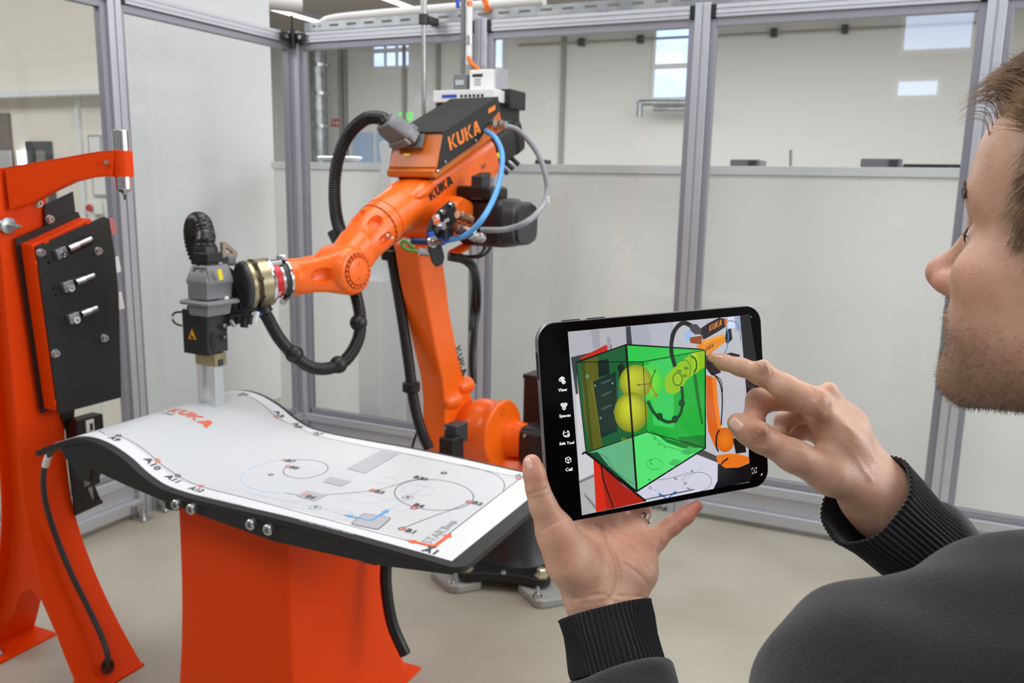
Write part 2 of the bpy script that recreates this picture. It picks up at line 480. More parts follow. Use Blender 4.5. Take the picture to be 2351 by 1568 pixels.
# ceiling pipes
def pipe(pts, r, m, name, label, cat='pipe', group=None, n=4):
    t = thing(name, label, cat, pts[0], group)
    MB().tube(spline(pts, n) if n > 1 else pts, r, 12).build('tube', m, t, smooth=60)
    return t
t = pipe([PZ(735, 62, 3.85), PZ(760, 46, 3.85), PZ(870, 34, 3.85), PZ(1250, 2, 3.85)], .07, M['trimgray'], 'ceiling_pipe', 'gray pipe under the ceiling above the cable tray')
t = pipe([PZ(560, -4, 3.95), PZ(690, 12, 3.95)], .11, M['trimgray'], 'ceiling_duct', 'gray duct under the ceiling right of the white pillar', 'duct', n=1)
t = pipe([np.array((PY(735, 380, 13.4)[0], 13.4, 0)), np.array((PY(735, 380, 13.4)[0], 13.4, CEIL))], .16, M['galv'], 'ventilation_duct', 'tall silver duct on the far wall left of the robot', 'duct', n=1)
for py in (150, 215, 290):
    c = PY(735, py, 13.4); MB().lathe(c - (0, 0, .03), (0, 0, 1), [(0, .175), (.06, .175)], 20).build('clamp_ring', M['steel'], t, smooth=40)
t = pipe([PY(1600, 236, 13.6), PY(1480, 236, 13.6), PY(1470, 240, 13.6), PY(1468, 268, 13.6)], .05, M['galv'], 'wall_pipe', 'bent silver pipe on the far wall under the tall window')
MB().tube([PY(1600, 250, 13.6), PY(1500, 250, 13.6)], .04, 10).build('tube', M['galv'], t, smooth=60)
# conduit with brackets along the wall head
a = PY(1190, 104, YF - .1); b = PY(2290, 50, YF - .1)
t = thing('conduit', 'thin conduit along the top of the far wall', 'conduit', a)
MB().tube([a, b], .02, 8).build('tube', M['trimgray'], t)
for px in (1335, 1470, 1777, 1940):
    c = PY(px, 104 - (px - 1190) * .049, YF - .1); MB().box(c, (.09, .12, .12)).build('bracket', M['darkgray'], t)
# exit sign, fire sign
def wall_sign(px0, py0, px1, py1, Y, m, name, label, cat, mark):
    a = PY(px0, py0, Y); b = PY(px1, py1, Y)
    t = thing(name, label, cat, (a + b) / 2)
    MB().bx(a[0], b[0], Y - .03, Y, b[2], a[2]).build('board', m, t)
    mk = MB(); w, h = b[0] - a[0], a[2] - b[2]
    for u0, v0, u1, v1 in mark: mk.bx(a[0] + w * u0, a[0] + w * u1, Y - .034, Y - .03, b[2] + h * v0, b[2] + h * v1)
    mk.build('pictogram', M['label'], t)
wall_sign(917, 259, 946, 276, YF, M['greensign'], 'exit_sign', 'small green exit sign on the far wall above the robot hose', 'sign', [(.1, .2, .3, .8), (.42, .25, .55, .6), (.38, .6, .6, .75), (.7, .15, .9, .85)])
wall_sign(764, 274, 783, 290, YF, M['redsign'], 'fire_sign', 'small red fire sign on the far wall', 'sign', [(.15, .2, .3, .8), (.4, .2, .85, .35), (.5, .45, .8, .7)])
# items on the partition ledge
def ledge_box(px0, px1, py0, m, label, name='device_box', d=.22, cat='box'):
    a = PY(px0, 375, PYT + .2); b = PY(px1, 375, PYT + .2)
    t = thing(name, label, cat, ((a[0] + b[0]) / 2, PYT + .2, LEDGE))
    h = PY((px0 + px1) / 2, py0, PYT + .1)[2] - LEDGE
    MB().bx(a[0], b[0], PYT + .1, PYT + .1 + d, LEDGE, LEDGE + max(h, .02)).build('case', m, t, bevel=.006)
    MB().bx(b[0] - .06, b[0] - .02, PYT + .095, PYT + .1, 1.712, LEDGE + max(h, .02) - .006).build('front_plate', M['darkgray'], t)
    return t
ledge_box(1684, 1752, 366, M['midgray'], 'flat gray device on the white partition right of the light post')
ledge_box(1978, 2072, 364, M['midgray'], 'flat gray device on the partition beside the black bar')
ledge_box(2074, 2205, 377, M['black'], 'long black bar lying on the partition near the man', 'equipment_bar', cat='bar')
ledge_box(1244, 1266, 366, M['black'], 'small black clip on the partition beside the gray cable', 'clip_box', d=.1)
t = pipe([(PY(1816, 376, PYT + .2)[0], PYT + .2, LEDGE), PY(1816, 344, PYT + .2)], .008, M['trimgray'], 'thin_rod', 'thin upright rod standing on the partition', 'rod', n=1)
for px, l in ((757, 'white'), (803, 'white')):
    c = PY(px, 370, PYT + .15); c[2] = LEDGE + .001
    t = thing('reflection_bowl', 'white bowl for a lamp reflection on the partition %s the black hose' % ('left of' if px < 780 else 'right of'), 'lamp', c)
    MB().lathe(c, (0, 0, 1), [(0, .03), (.02, .075), (.035, .085)], 24).build('bowl', M['white'], t, smooth=40)
    MB().lathe(c + (0, 0, .036), (0, 0, 1), [(0, .08), (.004, .07)], 24).build('rim', M['lamp'], t)  # bowl and glowing rim put in for a lamp reflection
# white moulded stand seen behind the robot forearm
YS = 4.22
sil = [(868, 328), (878, 322), (893, 326), (898, 340), (897, 470), (897, 640), (846, 640), (850, 480), (866, 420), (874, 372), (870, 345)]
pts = [PY(x, y, YS) for x, y in sil]
zf = 0.0
t = thing('display_stand', 'white curved display stand behind the glass left of the forearm', 'stand', (pts[4][0], YS, 0))
body = MB().prism(pts, (0, .06, 0)); body.build('curved_panel', M['white'], t, bevel=.01)
low = [PY(897, 640, YS), PY(846, 640, YS)]
MB().bx(min(p[0] for p in low), max(p[0] for p in low), YS - .12, YS + .18, 0, low[0][2]).build('foot', M['white'], t, bevel=.01)

# posters and button on the wall panel left
for (xa, ya, xb, yb, lab) in ((206, 310, 240, 366, 'white notice sheet high on the beige hall wall left'), (214, 376, 252, 452, 'white notice sheet above the red emergency button')):
    x0, x1, z0, z1 = on_left(xa, ya, xb, yb)
    t = thing('notice', lab, 'notice', ((x0 + x1) / 2, YW, z0))
    MB().bx(x0, x1, YW - .015, YW, z0, z1).build('frame_board', M['alu'], t)
    MB().bx(x0 + .012, x1 - .012, YW - .018, YW - .015, z0 + .012, z1 - .012).build('paper_sheet', M['label'], t)
x0, x1, z0, z1 = on_left(214, 462, 238, 492)
t = thing('emergency_button', 'red emergency button in a pale box on the left hall wall', 'button', ((x0 + x1) / 2, YW, z0))
MB().bx(x0, x1, YW - .05, YW, z0, z1).build('housing', M['label'], t, bevel=.006)
MB().lathe(((x0 + x1) / 2, YW - .05, (z0 + z1) / 2), (0, -1, 0), [(0, .014), (.012, .014), (.012, .022), (.022, .019)], 16).build('knob', M['red'], t, smooth=40)

# ================================================================== SAFETY FENCE
def tpost(mb, x, y, z0, z1, sz, slot=.009, d=.010):
    h = sz / 2; pl = []
    for k in range(4):
        c, s_ = math.cos(k * PI / 2), math.sin(k * PI / 2)
        for (u, v) in ((h, -h), (h, -slot / 2), (h - d, -slot / 2), (h - d, slot / 2), (h, slot / 2)):
            pl.append((x + u * c - v * s_, y + u * s_ + v * c, z0))
    return mb.prism(pl, (0, 0, z1 - z0))
def rail_x(mb, x0, x1, y0, y1, z0, z1): return mb.bx(x0, x1, y0, y1, z0, z1)
ZT0, ZT1, ZS = 2.312, 2.402, .245
fence = thing('guard_fence', 'silver framed glass guard fence across the back of the robot cell', 'fence', (-1, CG, 0))
XC = -3.2
posts = [XC, -2.02, -.905, .253, .98]
for i, x in enumerate(posts):
    tpost(MB(), x, CG + .03, 0, ZT1 + .01, .07).build('post', M['alu'], fence, bevel=.002)
for i in range(len(posts) - 1):
    x0, x1 = posts[i] + .035, posts[i + 1] - .035
    # rails
    b = MB().bx(x0, x1, CG + .0, CG + .06, ZT0 + .035, ZT1)
    for zz in (ZT0 + .058, ZT0 + .08): b.bx(x0, x1, CG - .003, CG + .0, zz - .008, zz)
    b.build('top_rail', M['alu'], fence, bevel=.002)
    if i < 3:
        for xx in (x0 + .012, x1 - .012):
            MB().bx(xx - .012, xx + .012, CG - .004, CG + .03, ZT0 + .035, ZT1).build('end_cap', M['black'], fence)
    g = .028
    f = MB()
    f.bx(x0, x0 + g, CG + .012, CG + .05, ZS, ZT0 + .03).bx(x1 - g, x1, CG + .012, CG + .05, ZS, ZT0 + .03)
    f.bx(x0 + g, x1 - g, CG + .012, CG + .05, ZT0, ZT0 + .03).bx(x0 + g, x1 - g, CG + .012, CG + .05, ZS - .028, ZS)
    f.build('panel_frame', M['aludark'], fence, bevel=.002)
    MB().bx(x0 + g, x1 - g, CG + .028, CG + .034, ZS, ZT0).build('glass_panel', M['glass'], fence)
    MB().bx(x0, x1, CG - .01, CG + .06, ZS - .075, ZS - .03).build('sill_rail', M['alu'], fence, bevel=.003)
    MB().bx(x0, x1, CG + .02, CG + .05, .085, ZS - .075).build('sill_panel', M['alu'], fence, bevel=.002)
    MB().bx(x0, x1, CG - .012, CG + .06, .03, .085).build('base_rail', M['alu'], fence, bevel=.003)
    for xx in (x0 + .05, x1 - .05):
        MB().lathe((xx, CG + .03, 0), (0, 0, 1), [(0, .03), (.008, .03), (.008, .012), (.03, .012)], 14).build('levelling_foot', M['steel'], fence)
# left fence
yl = PX(292, 500, XC)[1]
fl = thing('guard_fence', 'silver framed glass guard fence along the left side of the cell', 'fence', (XC, yl, 0))
ys = [CG - .006, yl, yl - 1.45, yl - 2.9]
for y in ys[1:]:
    tpost(MB(), XC - .03, y, 0, ZT1 + .01, .07).build('post', M['alu'], fl, bevel=.002)
for i in range(3):
    y1, y0 = ys[i] - (.035 if i else .0), ys[i + 1] + .035
    MB().bx(XC - .06, XC, y0, y1, ZT0 + .035, ZT1).bx(XC, XC + .003, y0, y1, ZT0 + .05, ZT0 + .058).bx(XC, XC + .003, y0, y1, ZT0 + .072, ZT0 + .08).build('top_rail', M['alu'], fl, bevel=.002)
    g = .028
    f = MB()
    f.bx(XC - .05, XC - .012, y0, y0 + g, ZS, ZT0 + .03).bx(XC - .05, XC - .012, y1 - g, y1, ZS, ZT0 + .03)
    f.bx(XC - .05, XC - .012, y0 + g, y1 - g, ZT0, ZT0 + .03).bx(XC - .05, XC - .012, y0 + g, y1 - g, ZS - .028, ZS)
    f.build('panel_frame', M['aludark'], fl, bevel=.002)
    MB().bx(XC - .034, XC - .028, y0 + g, y1 - g, ZS, ZT0).build('glass_panel', M['glass'], fl)
    MB().bx(XC - .06, XC + .01, y0, y1, ZS - .075, ZS - .03).build('sill_rail', M['alu'], fl, bevel=.003)
    MB().bx(XC - .05, XC - .02, y0, y1, .085, ZS - .075).build('sill_panel', M['alu'], fl, bevel=.002)
    MB().bx(XC - .06, XC + .012, y0, y1, .03, .085).build('base_rail', M['alu'], fl, bevel=.003)
    for yy in (y0 + .03, y1 - .03):
        MB().bx(XC + .0, XC + .09, yy - .03, yy + .03, 0, .008).bx(XC + .012, XC + .03, yy - .03, yy + .03, .008, .07).lathe((XC + .055, yy, .008), (0, 0, 1), [(0, .016), (.02, .016), (.02, .008), (.05, .008)], 8).build('foot_bracket', M['steel'], fl)
    for yy in (y0 + .012, y1 - .012):
        if i == 0 and yy > CG - .1: continue
        MB().bx(XC - .04, XC + .004, yy - .012, yy + .012, ZT0 + .035, ZT1).build('end_cap', M['black'], fl)
# corner clamp, black with two bolts and a pin
cc = P(662, 88, DEP(PY(662, 88, CG)) - .01)
t = thing('corner_clamp', 'black corner clamp with two bolts on the fence top', 'clamp', (XC + .02, CG - .02, ZT0 + .06))
ex = nrm((1, 0, 0)); ey = nrm((0, -1, 0)); z0c, z1c = ZT0 + .035, ZT0 + .085
MB().bx(XC, XC + .10, CG - .025, CG - .012, z0c, z1c).bx(XC + .012, XC + .025, CG - .115, CG - .012, z0c, z1c).build('arm', M['black'], t, bevel=.004)
MB().cyl((XC + .025, CG - .03, z0c - .03), (XC + .025, CG - .03, z1c + .02), .014, 12).cyl((XC + .02, CG - .025, z1c), (XC + .02, CG - .025, z1c + .095), .007, 10).build('pin', M['black'], t, smooth=40)
MB().lathe((XC + .075, CG - .025, (z0c + z1c) / 2), (0, -1, 0), [(0, .012), (.008, .011)], 12).build('bolt', M['steel'], t, smooth=40)
MB().lathe((XC + .025, CG - .085, (z0c + z1c) / 2), (1, 0, 0), [(0, .012), (.008, .011)], 12).build('bolt', M['steel'], t, smooth=40)
# perforated cable tray on top of the back fence
tr = thing('cable_tray', 'long galvanised perforated cable tray on top of the back fence', 'cable tray', (-1, CG + .1, ZT1))
zt0, zt1 = ZT1 + .014, ZT1 + .060
yt = CG + .045
b = MB()
# front web with slots: built from bars between the holes
x = XC + .05; pitch = .115; xe = .98
zs0, zs1 = zt0 + .018, zt0 + .030
b.bx(x, xe, yt, yt + .004, zt0, zs0).bx(x, xe, yt, yt + .004, zs1, zt1)
while x < xe:
    b.bx(x, x + pitch * .45, yt, yt + .004, zs0, zs1); x += pitch
b.bx(XC + .05, xe, yt + .004, yt + .2, zt0, zt0 + .004)
b.bx(XC + .05, xe, yt + .2, yt + .204, zt0, zt1)
b.build('perforated_channel', M['galv'], tr)
for x in (-2.6, -1.4, -.3, .6):
    MB().bx(x - .02, x + .02, yt + .01, yt + .19, zt0 - .012, zt0).build('support_foot', M['steel'], tr)
# vertical air pipe in front of the back fence
yp = CG - .09
a = PY(973, 262, yp); bq = PY(972, 62, yp)
t = thing('air_pipe', 'slim silver air pipe rising in front of the back fence', 'pipe', (a[0], yp, a[2]))
MB().cyl((a[0], yp, .6), (a[0], yp, ZT1 + .02), .011, 14).build('tube', M['steel'], t, smooth=40)
MB().lathe((a[0], yp, ZT1 - .02), (0, 0, 1), [(0, .026), (.05, .026)], 14).bx(a[0] - .012, a[0] + .04, yp, CG - .005, ZT1 - .01, ZT1 + .02).build('pipe_clamp', M['darkgray'], t, bevel=.003)
MB().cyl((a[0], yp, ZT1 + .02), (a[0], yp, ZT1 + .16), .016, 12).build('fitting', M['steel'], t, smooth=40)
t2 = thing('air_hose', 'blue air hose pair looping above the cable tray', 'hose', (a[0], yp, ZT1 + .16))
MB().tube(spline([(a[0], yp, ZT1 + .16), (a[0] - .01, yp + .02, ZT1 + .3), (a[0] + .08, yp + .1, ZT1 + .62)], 8), .011, 10).build('tube', M['bluedk'], t2, smooth=60)
MB().tube(spline([(a[0] + .02, yp + .2, ZT1 + .75), (a[0] + .09, yp + .16, ZT1 + .35), (a[0] + .12, yp + .14, ZT1 + .08)], 8), .011, 10).build('tube', M['bluedk'], t2, smooth=60)
# gray conduits, white tube and orange cables on the middle post
xm = posts[1]
def vtube(px, py0, py1, r, m, lab, name, cat, Y=CG - .06):
    p0 = PY(px, py0, Y); p1 = PY(px, py1, Y); x = (p0[0] + p1[0]) / 2
    t = thing(name, lab, cat, (x, Y, p1[2]))
    MB().cyl((x, Y, p1[2]), (x, Y, p0[2]), r, 14).build('tube', m, t, smooth=40)
    return t, x, p0, p1
t, x, p0, p1 = vtube(1063, -30, 205, .012, M['midgray'], 'gray conduit rising beside the middle post', 'cable_conduit', 'conduit')
t, x, p0, p1 = vtube(1077, -20, 150, .017, M['label'], 'white tube on the middle post ending above the white box', 'cable_tube', 'tube')
MB().lathe((x, CG - .06, p1[2] + .1), (0, 0, 1), [(0, .022), (.04, .022)], 12).build('collar', M['steel'], t, smooth=40)
t = thing('orange_cable', 'short orange cable running into the white box on the post', 'cable', (x, CG - .06, p1[2]))
MB().tube(spline([PY(1076, 132, CG - .07), PY(1083, 146, CG - .1), PY(1094, 155, CG - .1), PY(1104, 168, CG - .08)], 6), .011, 10).build('tube', M['orangecable'], t, smooth=60)
t = thing('orange_cable', 'orange cable hanging over the tray at the top of the middle post', 'cable', PY(1110, 0, CG))
MB().tube(spline([PY(1074, -40, CG + .1), PY(1078, 4, CG - .06), PY(1079, 8, CG - .06)], 5), .014, 10).build('tube', M['orangecable'], t, smooth=60)
MB().tube(spline([PY(1100, -40, CG + .2), PY(1113, 0, CG + .1), PY(1119, 20, CG + .02)], 6), .018, 10).build('tube', M['orangecable'], t, smooth=60)
# white device box on the middle post
def pbox(px0, py0, px1, py1, Y, d, m, name, lab, cat, bevel=.008):
    a = PY(px0, py0, Y); b = PY(px1, py1, Y)
    t = thing(name, lab, cat, ((a[0] + b[0]) / 2, Y, b[2]))
    MB().bx(a[0], b[0], Y, Y + d, b[2], a[2]).build('case', m, t, bevel=bevel)
    return t, a, b
t, a, b = pbox(1077, 160, 1130, 208, CG - .15, .14, M['label'], 'junction_box', 'white junction box on the middle fence post above the robot', 'box')
MB().bx(a[0] + .02, a[0] + .075, CG - .153, CG - .15, a[2] - .035, a[2] - .022).build('dark_window', M['ink'], t)
MB().bx(b[0], b[0] + .012, CG - .12, CG, b[2] - .02, a[2] + .012).build('edge_plate', M['alu'], t)
mk = MB()
for k in range(3): mk.bx(a[0] + .03, a[0] + .065, CG - .152, CG - .15, a[2] - .05 - k * .012, a[2] - .046 - k * .012)
mk.build('print', M['midgray'], t)
t, a, b = pbox(1040, 170, 1072, 210, CG - .13, .12, M['midgray'], 'switch_box', 'gray switch box left of the white junction box', 'box')
MB().bx(a[0] + .015, b[0] - .015, CG - .135, CG - .13, b[2] + .03, a[2] - .03).build('cover', M['alu'], t, bevel=.004)
t, a, b = pbox(994, 208, 1135, 232, CG - .31, .3, M['label'], 'network_device', 'long white network device with dark lower case above the robot', 'device', bevel=.004)
MB().bx(a[0] + .005, b[0], CG - .29, CG - .02, b[2] - .1, b[2]).build('lower_case', M['black'], t, bevel=.004)
MB().bx(a[0] + .05, a[0] + .13, CG - .312, CG - .31, b[2] + .02, b[2] + .035).build('blue_label', M['bluedk'], t)
mk = MB()
for k in range(6): mk.bx(a[0] + .15 + k * .022, a[0] + .163 + k * .022, CG - .312, CG - .31, b[2] + .02, b[2] + .033)
mk.build('port', M['ink'], t)
MB().bx(b[0] - .02, b[0] + .03, CG - .2, CG - .02, b[2] - .02, a[2] + .01).build('mount_bracket', M['black'], t)
# the branch of the fence on the right: floor rail and slotted white vent
t = thing('floor_rail', 'aluminium floor rail running forward from the right fence post', 'rail', (.27, CG - .1, 0))
p0 = PZ(2168, 1178, .2); p1 = PZ(2212, 1300, .2)
d = nrm(np.array(p1) - p0); side = np.cross(d, (0, 0, 1))
MB().box((p0 + p1) / 2 - (0, 0, .03), (np.linalg.norm(p1 - p0), .05, .06), (d, side, (0, 0, 1))).build('beam', M['alu'], t, bevel=.003)
for q in (p0 + d * .05, p1 - d * .05): MB().cyl((q[0], q[1], 0), (q[0], q[1], .14), .015, 10).build('post', M['steel'], t)
MB().box(p0 + np.array((-.02, .01, -.03)), (.05, .06, .08)).build('end_cap', M['black'], t)
t = thing('floor_vent', 'white slotted vent panel on the floor by the right post', 'vent', PZ(2225, 1250, .02))
c4 = [PZ(2192, 1212, .05), PZ(2238, 1214, .05), PZ(2256, 1275, .05), PZ(2205, 1290, .05)]
MB().prism([p - (0, 0, .05) for p in c4], (0, 0, .05)).build('panel', M['white'], t, bevel=.004)
gi = [c4[0] * (1 - u) * (1 - v) + c4[1] * u * (1 - v) + c4[2] * u * v + c4[3] * (1 - u) * v for u, v in ((.12, .1), (.5, .1), (.5, .8), (.12, .8))]
MB().prism([p + (0, 0, .001) for p in gi], (0, 0, .002)).build('grille', M['midgray'], t)
for k in range(7):
    f0 = .12 + k * .1
    sl = [gi[0] + (gi[3] - gi[0]) * f for f in (f0, f0 + .04)]; sr = [gi[1] + (gi[2] - gi[1]) * f for f in (f0, f0 + .04)]
    MB().prism([sl[0] + (0, 0, .003), sr[0] + (0, 0, .003), sr[1] + (0, 0, .003), sl[1] + (0, 0, .003)], (0, 0, .004)).build('slat', M['white'], t)

regroup(fence, [(('top_rail',), ('end_cap',)), (('base_rail',), ('levelling_foot',)), (('sill_rail',), ('sill_panel',))])
regroup(fl, [(('top_rail',), ('end_cap',)), (('base_rail',), ('foot_bracket',))])
# ================================================================== TRAINING TABLE
M['orange'] = mat('robot_orange_paint', srgb(250, 106, 14), .34, coat=.15, bump=(900, .03, .0004))
M['orange2'] = mat('orange_powder_coat', srgb(226, 64, 1), .45, spec=.16, bump=(1200, .08, .0004))
M['orange3'] = mat('burnt_orange_paint', srgb(205, 105, 25), .38)
M['sheet'] = mat('laminated_white_sheet', srgb(213, 214, 217), .4, spec=.3)
M['sheetfield'] = mat('pale_gray_print_field', srgb(194, 196, 199), .4, spec=.3)
M['printk'] = mat('printed_black', srgb(60, 60, 66), .35)
M['printg'] = mat('printed_gray', srgb(168, 168, 174), .4)
M['printl'] = mat('printed_light_line', srgb(188, 196, 206), .3)
M['printo'] = mat('printed_orange', srgb(228, 98, 52), .35)
M['printb'] = mat('printed_blue', srgb(70, 158, 214), .35)
M['printlb'] = mat('printed_pale_blue', srgb(165, 200, 226), .35)
YN, YFAR = 1.487, 2.06
PROF = [(-.770, .8), (-.95, .809), (-1.2, .8195), (-1.42, .8215), (-1.55, .8235), (-1.63, .831), (-1.67, .843), (-1.706, .859), (-1.749, .884), (-1.80, .905), (-1.84, .9155), (-1.88, .9205), (-1.92, .919), (-1.96, .911), (-2.0, .897), (-2.05, .878), (-2.09, .858)]
_sp = np.array(spline([np.array(p) for p in PROF], 6))
PXs, PZs = _sp[::-1, 0], _sp[::-1, 1]
def zs(x): return float(np.interp(x, PXs, PZs))
def snor(p):
    d = (zs(p[0] + .004) - zs(p[0] - .004)) / .008
    return nrm((-d, 0, 1))
def SH(px, py, lift=.0013):
    """point of the curved sheet seen at a photo pixel"""
    r = ray(px, py); ts = np.linspace(1.2, 4.0, 1400); prev = None
    for t in ts:
        q = CAM + r * t
        f = q[2] - zs(q[0])
        if prev is not None and f <= 0 and q[1] > YN - .05 and q[1] < YFAR + .05 and q[0] < -.75:
            t0, f0 = prev; tt = t0 + (t - t0) * f0 / (f0 - f)
            q = CAM + r * tt
            return np.array((q[0], q[1], zs(q[0]))) + snor(q) * lift
        prev = (t, f)
    return None
def on(x, y, lift=.0013):
    p = np.array((x, y, zs(x))); return p + snor(p) * lift
table = thing('training_table', 'orange training table with a wave shaped black board and white printed sheet', 'table', (-1.35, 1.77, 0))
xs = np.linspace(-2.09, -.785, 110)
def slab(mb, x0, x1, y0, y1, top, th, n=240, rc=0.0):
    X = np.linspace(x0, x1, n); rings = []
    if rc: X = np.r_[X[X < x1 - rc], x1 - rc + rc * np.sin(np.linspace(0, PI / 2, 12))]
    ya, yb = y0, y1
    for x in X:
        e_ = x - (x1 - rc); ins = rc - math.sqrt(max(rc * rc - e_ * e_, 0)) if rc and e_ > 0 else 0
        y0, y1 = ya + ins, yb - ins
        nn = snor((x, 0, 0)); b = np.array((x, 0, zs(x)))
        u = b + nn * top; l = b + nn * (top - th)
        rings.append([(u[0], y0, u[2]), (u[0], y1, u[2]), (l[0], y1, l[2]), (l[0], y0, l[2])])
    return mb.loft(rings)
slab(MB(), -2.095, -.775, YN - .022, YFAR + .016, -.001, .014, rc=.034).build('board', M['blackmatte'], table, smooth=40, bevel=.003)
slab(MB(), -2.05, -.812, YN, YFAR, .0006, .0016).build('printed_sheet', M['sheet'], table, smooth=40)
slab(MB(), -2.04, -.886, YN + .040, YFAR - .040, .00085, .0006).build('printed_field', M['sheetfield'], table, smooth=40)
# rounded front corner bumper of the board
# side plate under the near edge
low = [(-.80, .780), (-.98, .762), (-1.28, .758), (-1.58, .787), (-1.763, .815), (-1.885, .838), (-1.90, .80), (-1.935, .80), (-1.96, .836), (-1.99, .86)]
up_ = [(x, zs(x) - .014) for x in np.linspace(-2.0, -.80, 40)]
pl = [(x, YN - .018, z) for x, z in low] + [(x, YN - .018, z) for x, z in up_]
MB().prism(pl, (0, .012, 0)).build('side_plate', M['blackmatte'], table, bevel=.002)
pl2 = [(x, YFAR, z) for x, z in low] + [(x, YFAR, z) for x, z in up_]
MB().prism(pl2, (0, .012, 0)).build('side_plate', M['blackmatte'], table, bevel=.002)
# cross ribs carrying the board
for x in (-1.02, -1.62):
    MB().bx(x - .02, x + .02, YN - .006, YFAR, zs(x) - .06, zs(x) - .02).build('cross_rib', M['blackmatte'], table, bevel=.002)
# hex socket screws in the side plate
for (px, py) in ((413, 1155), (448, 1165), (584, 1200), (624, 1212)):
    c = PY(px, py, YN - .018)
    MB().lathe(c, (0, -1, 0), [(0, .0135), (.016, .0135), (.018, .0115), (.018, .007), (.008, .007), (.008, .0001)], 18).build('socket_screw', M['steel'], table, smooth=35)
# pedestal: folded orange sheet metal with flared foot
yP = YN + .09
xl, xr = -1.70, -1.335
ysd = yP + .44
zP = .765
def flare(z):
    t = max(0., min(1., (.62 - z) / .62)); return .17 * t ** 2.2
rings = []
front = MB()
zz = np.linspace(0, zP, 24)
L_ = [np.array((xl - .015 * (1 - z / zP) - flare(z) * .35, yP, z)) for z in zz]; R_ = [np.array((xr + .01 * (1 - z / zP), yP, z)) for z in zz]
def panel(mb, A, B, th):
    n = len(A); th = np.array(th)
    vs = list(A) + list(B) + [a + th for a in A] + [b + th for b in B]; fs = []
    for i in range(n - 1):
        fs += [(i, n + i, n + i + 1, i + 1), (2 * n + i, 2 * n + i + 1, 3 * n + i + 1, 3 * n + i),
               (i, i + 1, 2 * n + i + 1, 2 * n + i), (n + i, 3 * n + i, 3 * n + i + 1, n + i + 1)]
    fs += [(0, 2 * n, 3 * n, n), (n - 1, 2 * n - 1, 4 * n - 1, 3 * n - 1)]
    return mb.add(vs, fs)
ringsP = []
for i, z in enumerate(zz):
    x0, x1, y0, y1 = L_[i][0], R_[i][0], yP, ysd + flare(z)
    rg = []
    for cx, cy, r_, q0, q1 in ((x0 + .012, y0 + .012, .012, PI, 1.5 * PI), (x1 - .014, y0 + .014, .014, 1.5 * PI, 2 * PI), (x1 - .05, y1 - .05, .05, 0, PI / 2), (x0 + .05, y1 - .05, .05, PI / 2, PI)):
        rg += [(cx + r_ * math.cos(q), cy + r_ * math.sin(q), z) for q in np.linspace(q0, q1, 6)]
    ringsP.append(rg)
MB().loft(ringsP).build('pedestal_column', M['orange2'], table, smooth=50)
MB().bx(xl - .05, xr + .012, yP - .008, ysd + .2, 0, .008).build('foot_plate', M['orange2'], table, bevel=.002)
# black hose behind the pedestal
hz = thing('corrugated_hose', 'black hose standing behind the right edge of the orange pedestal', 'hose', (-1.2, 2.12, 0))
MB().tube(spline([P(888, 1270, 2.42), P(886, 1340, 2.42), P(900, 1430, 2.42), P(930, 1502, 2.42)], 16), .017, 12).build('tube', M['rubber'], hz, smooth=60)
# ---------------------------------------------------------------- prints on the sheet
def pline(pix, w, m, name='printed_line', n=10, closed=False, smoothc=True):
    q = [SH(*p) for p in pix]; q = [p for p in q if p is not None]
    if smoothc: q = spline(q, n, closed)
    q = [on(p[0], p[1]) for p in q]
    return MB().ribbon(q, w, snor, closed)
ln = MB()
def addl(b, dst=ln): dst.add(b.v, b.f)
addl(pline([(992, 1256), (1197, 1097)], .0022, None, smoothc=False, n=2))
# outer frame line: along the near side, over the wave, along the far side
near = [(992, 1256), (840, 1217), (700, 1180), (560, 1143), (461, 1117), (408, 1093), (360, 1058), (318, 1024), (272, 1001), (235, 994), (205, 991)]
addl(pline(near, .0018, None, n=8))
far = [(1197, 1097), (1110, 1080), (1000, 1057), (880, 1033), (726, 1000), (682, 980), (632, 957), (600, 927), (570, 910), (548, 906), (510, 903)]
addl(pline(far, .0018, None, n=8))
# corner arc
addl(pline([(1060, 1068), (1110, 1080), (1145, 1095), (1158, 1112), (1155, 1128)], .002, None))
# big circle (ellipse in view): fit through pixels
def ell(cx, cy, rx, ry, rot, a0=0, a1=360, n=40):
    o = []
    for k in range(n + 1):
        t = math.radians(a0 + (a1 - a0) * k / n); x, y = rx * math.cos(t), ry * math.sin(t); c, s_ = math.cos(rot), math.sin(rot)
        o.append((cx + x * c - y * s_, cy + x * s_ + y * c))
    return o
addl(pline(ell(996.5, 1137, 91, 35, math.radians(4), 0, 360), .0022, None, n=3))
addl(pline([(923, 1214), (990, 1188), (1040, 1170), (1078, 1153)], .0022, None))
addl(pline([(655, 1133), (700, 1138), (760, 1136), (856, 1127), (910, 1114), (946, 1103), (975, 1101)], .002, None))
# spiral of the B7 / B8 marks
addl(pline([(660, 1071), (651, 1080), (655, 1091), (678, 1098), (705, 1098), (740, 1089), (753, 1076), (744, 1064), (715, 1057), (680, 1056), (653, 1057)], .002, None))
ln.build('printed_line', M['printk'], table)
lb = pline([(640, 1056), (600, 1066), (560, 1087), (553, 1100), (570, 1118), (610, 1130), (652, 1133)], .002, None); lb.build('pale_blue_line', M['printlb'], table)
b = pline([(851, 1198), (936, 1144), (1040, 1071)], .001, None); b.add(*[(x) for x in (pline([(851, 1196), (790, 1183), (733, 1168), (560, 1130)], .001, None).v, pline([(851, 1196), (790, 1183), (733, 1168), (560, 1130)], .001, None).f)]).build('dashed_axis', M['printlb'], table)
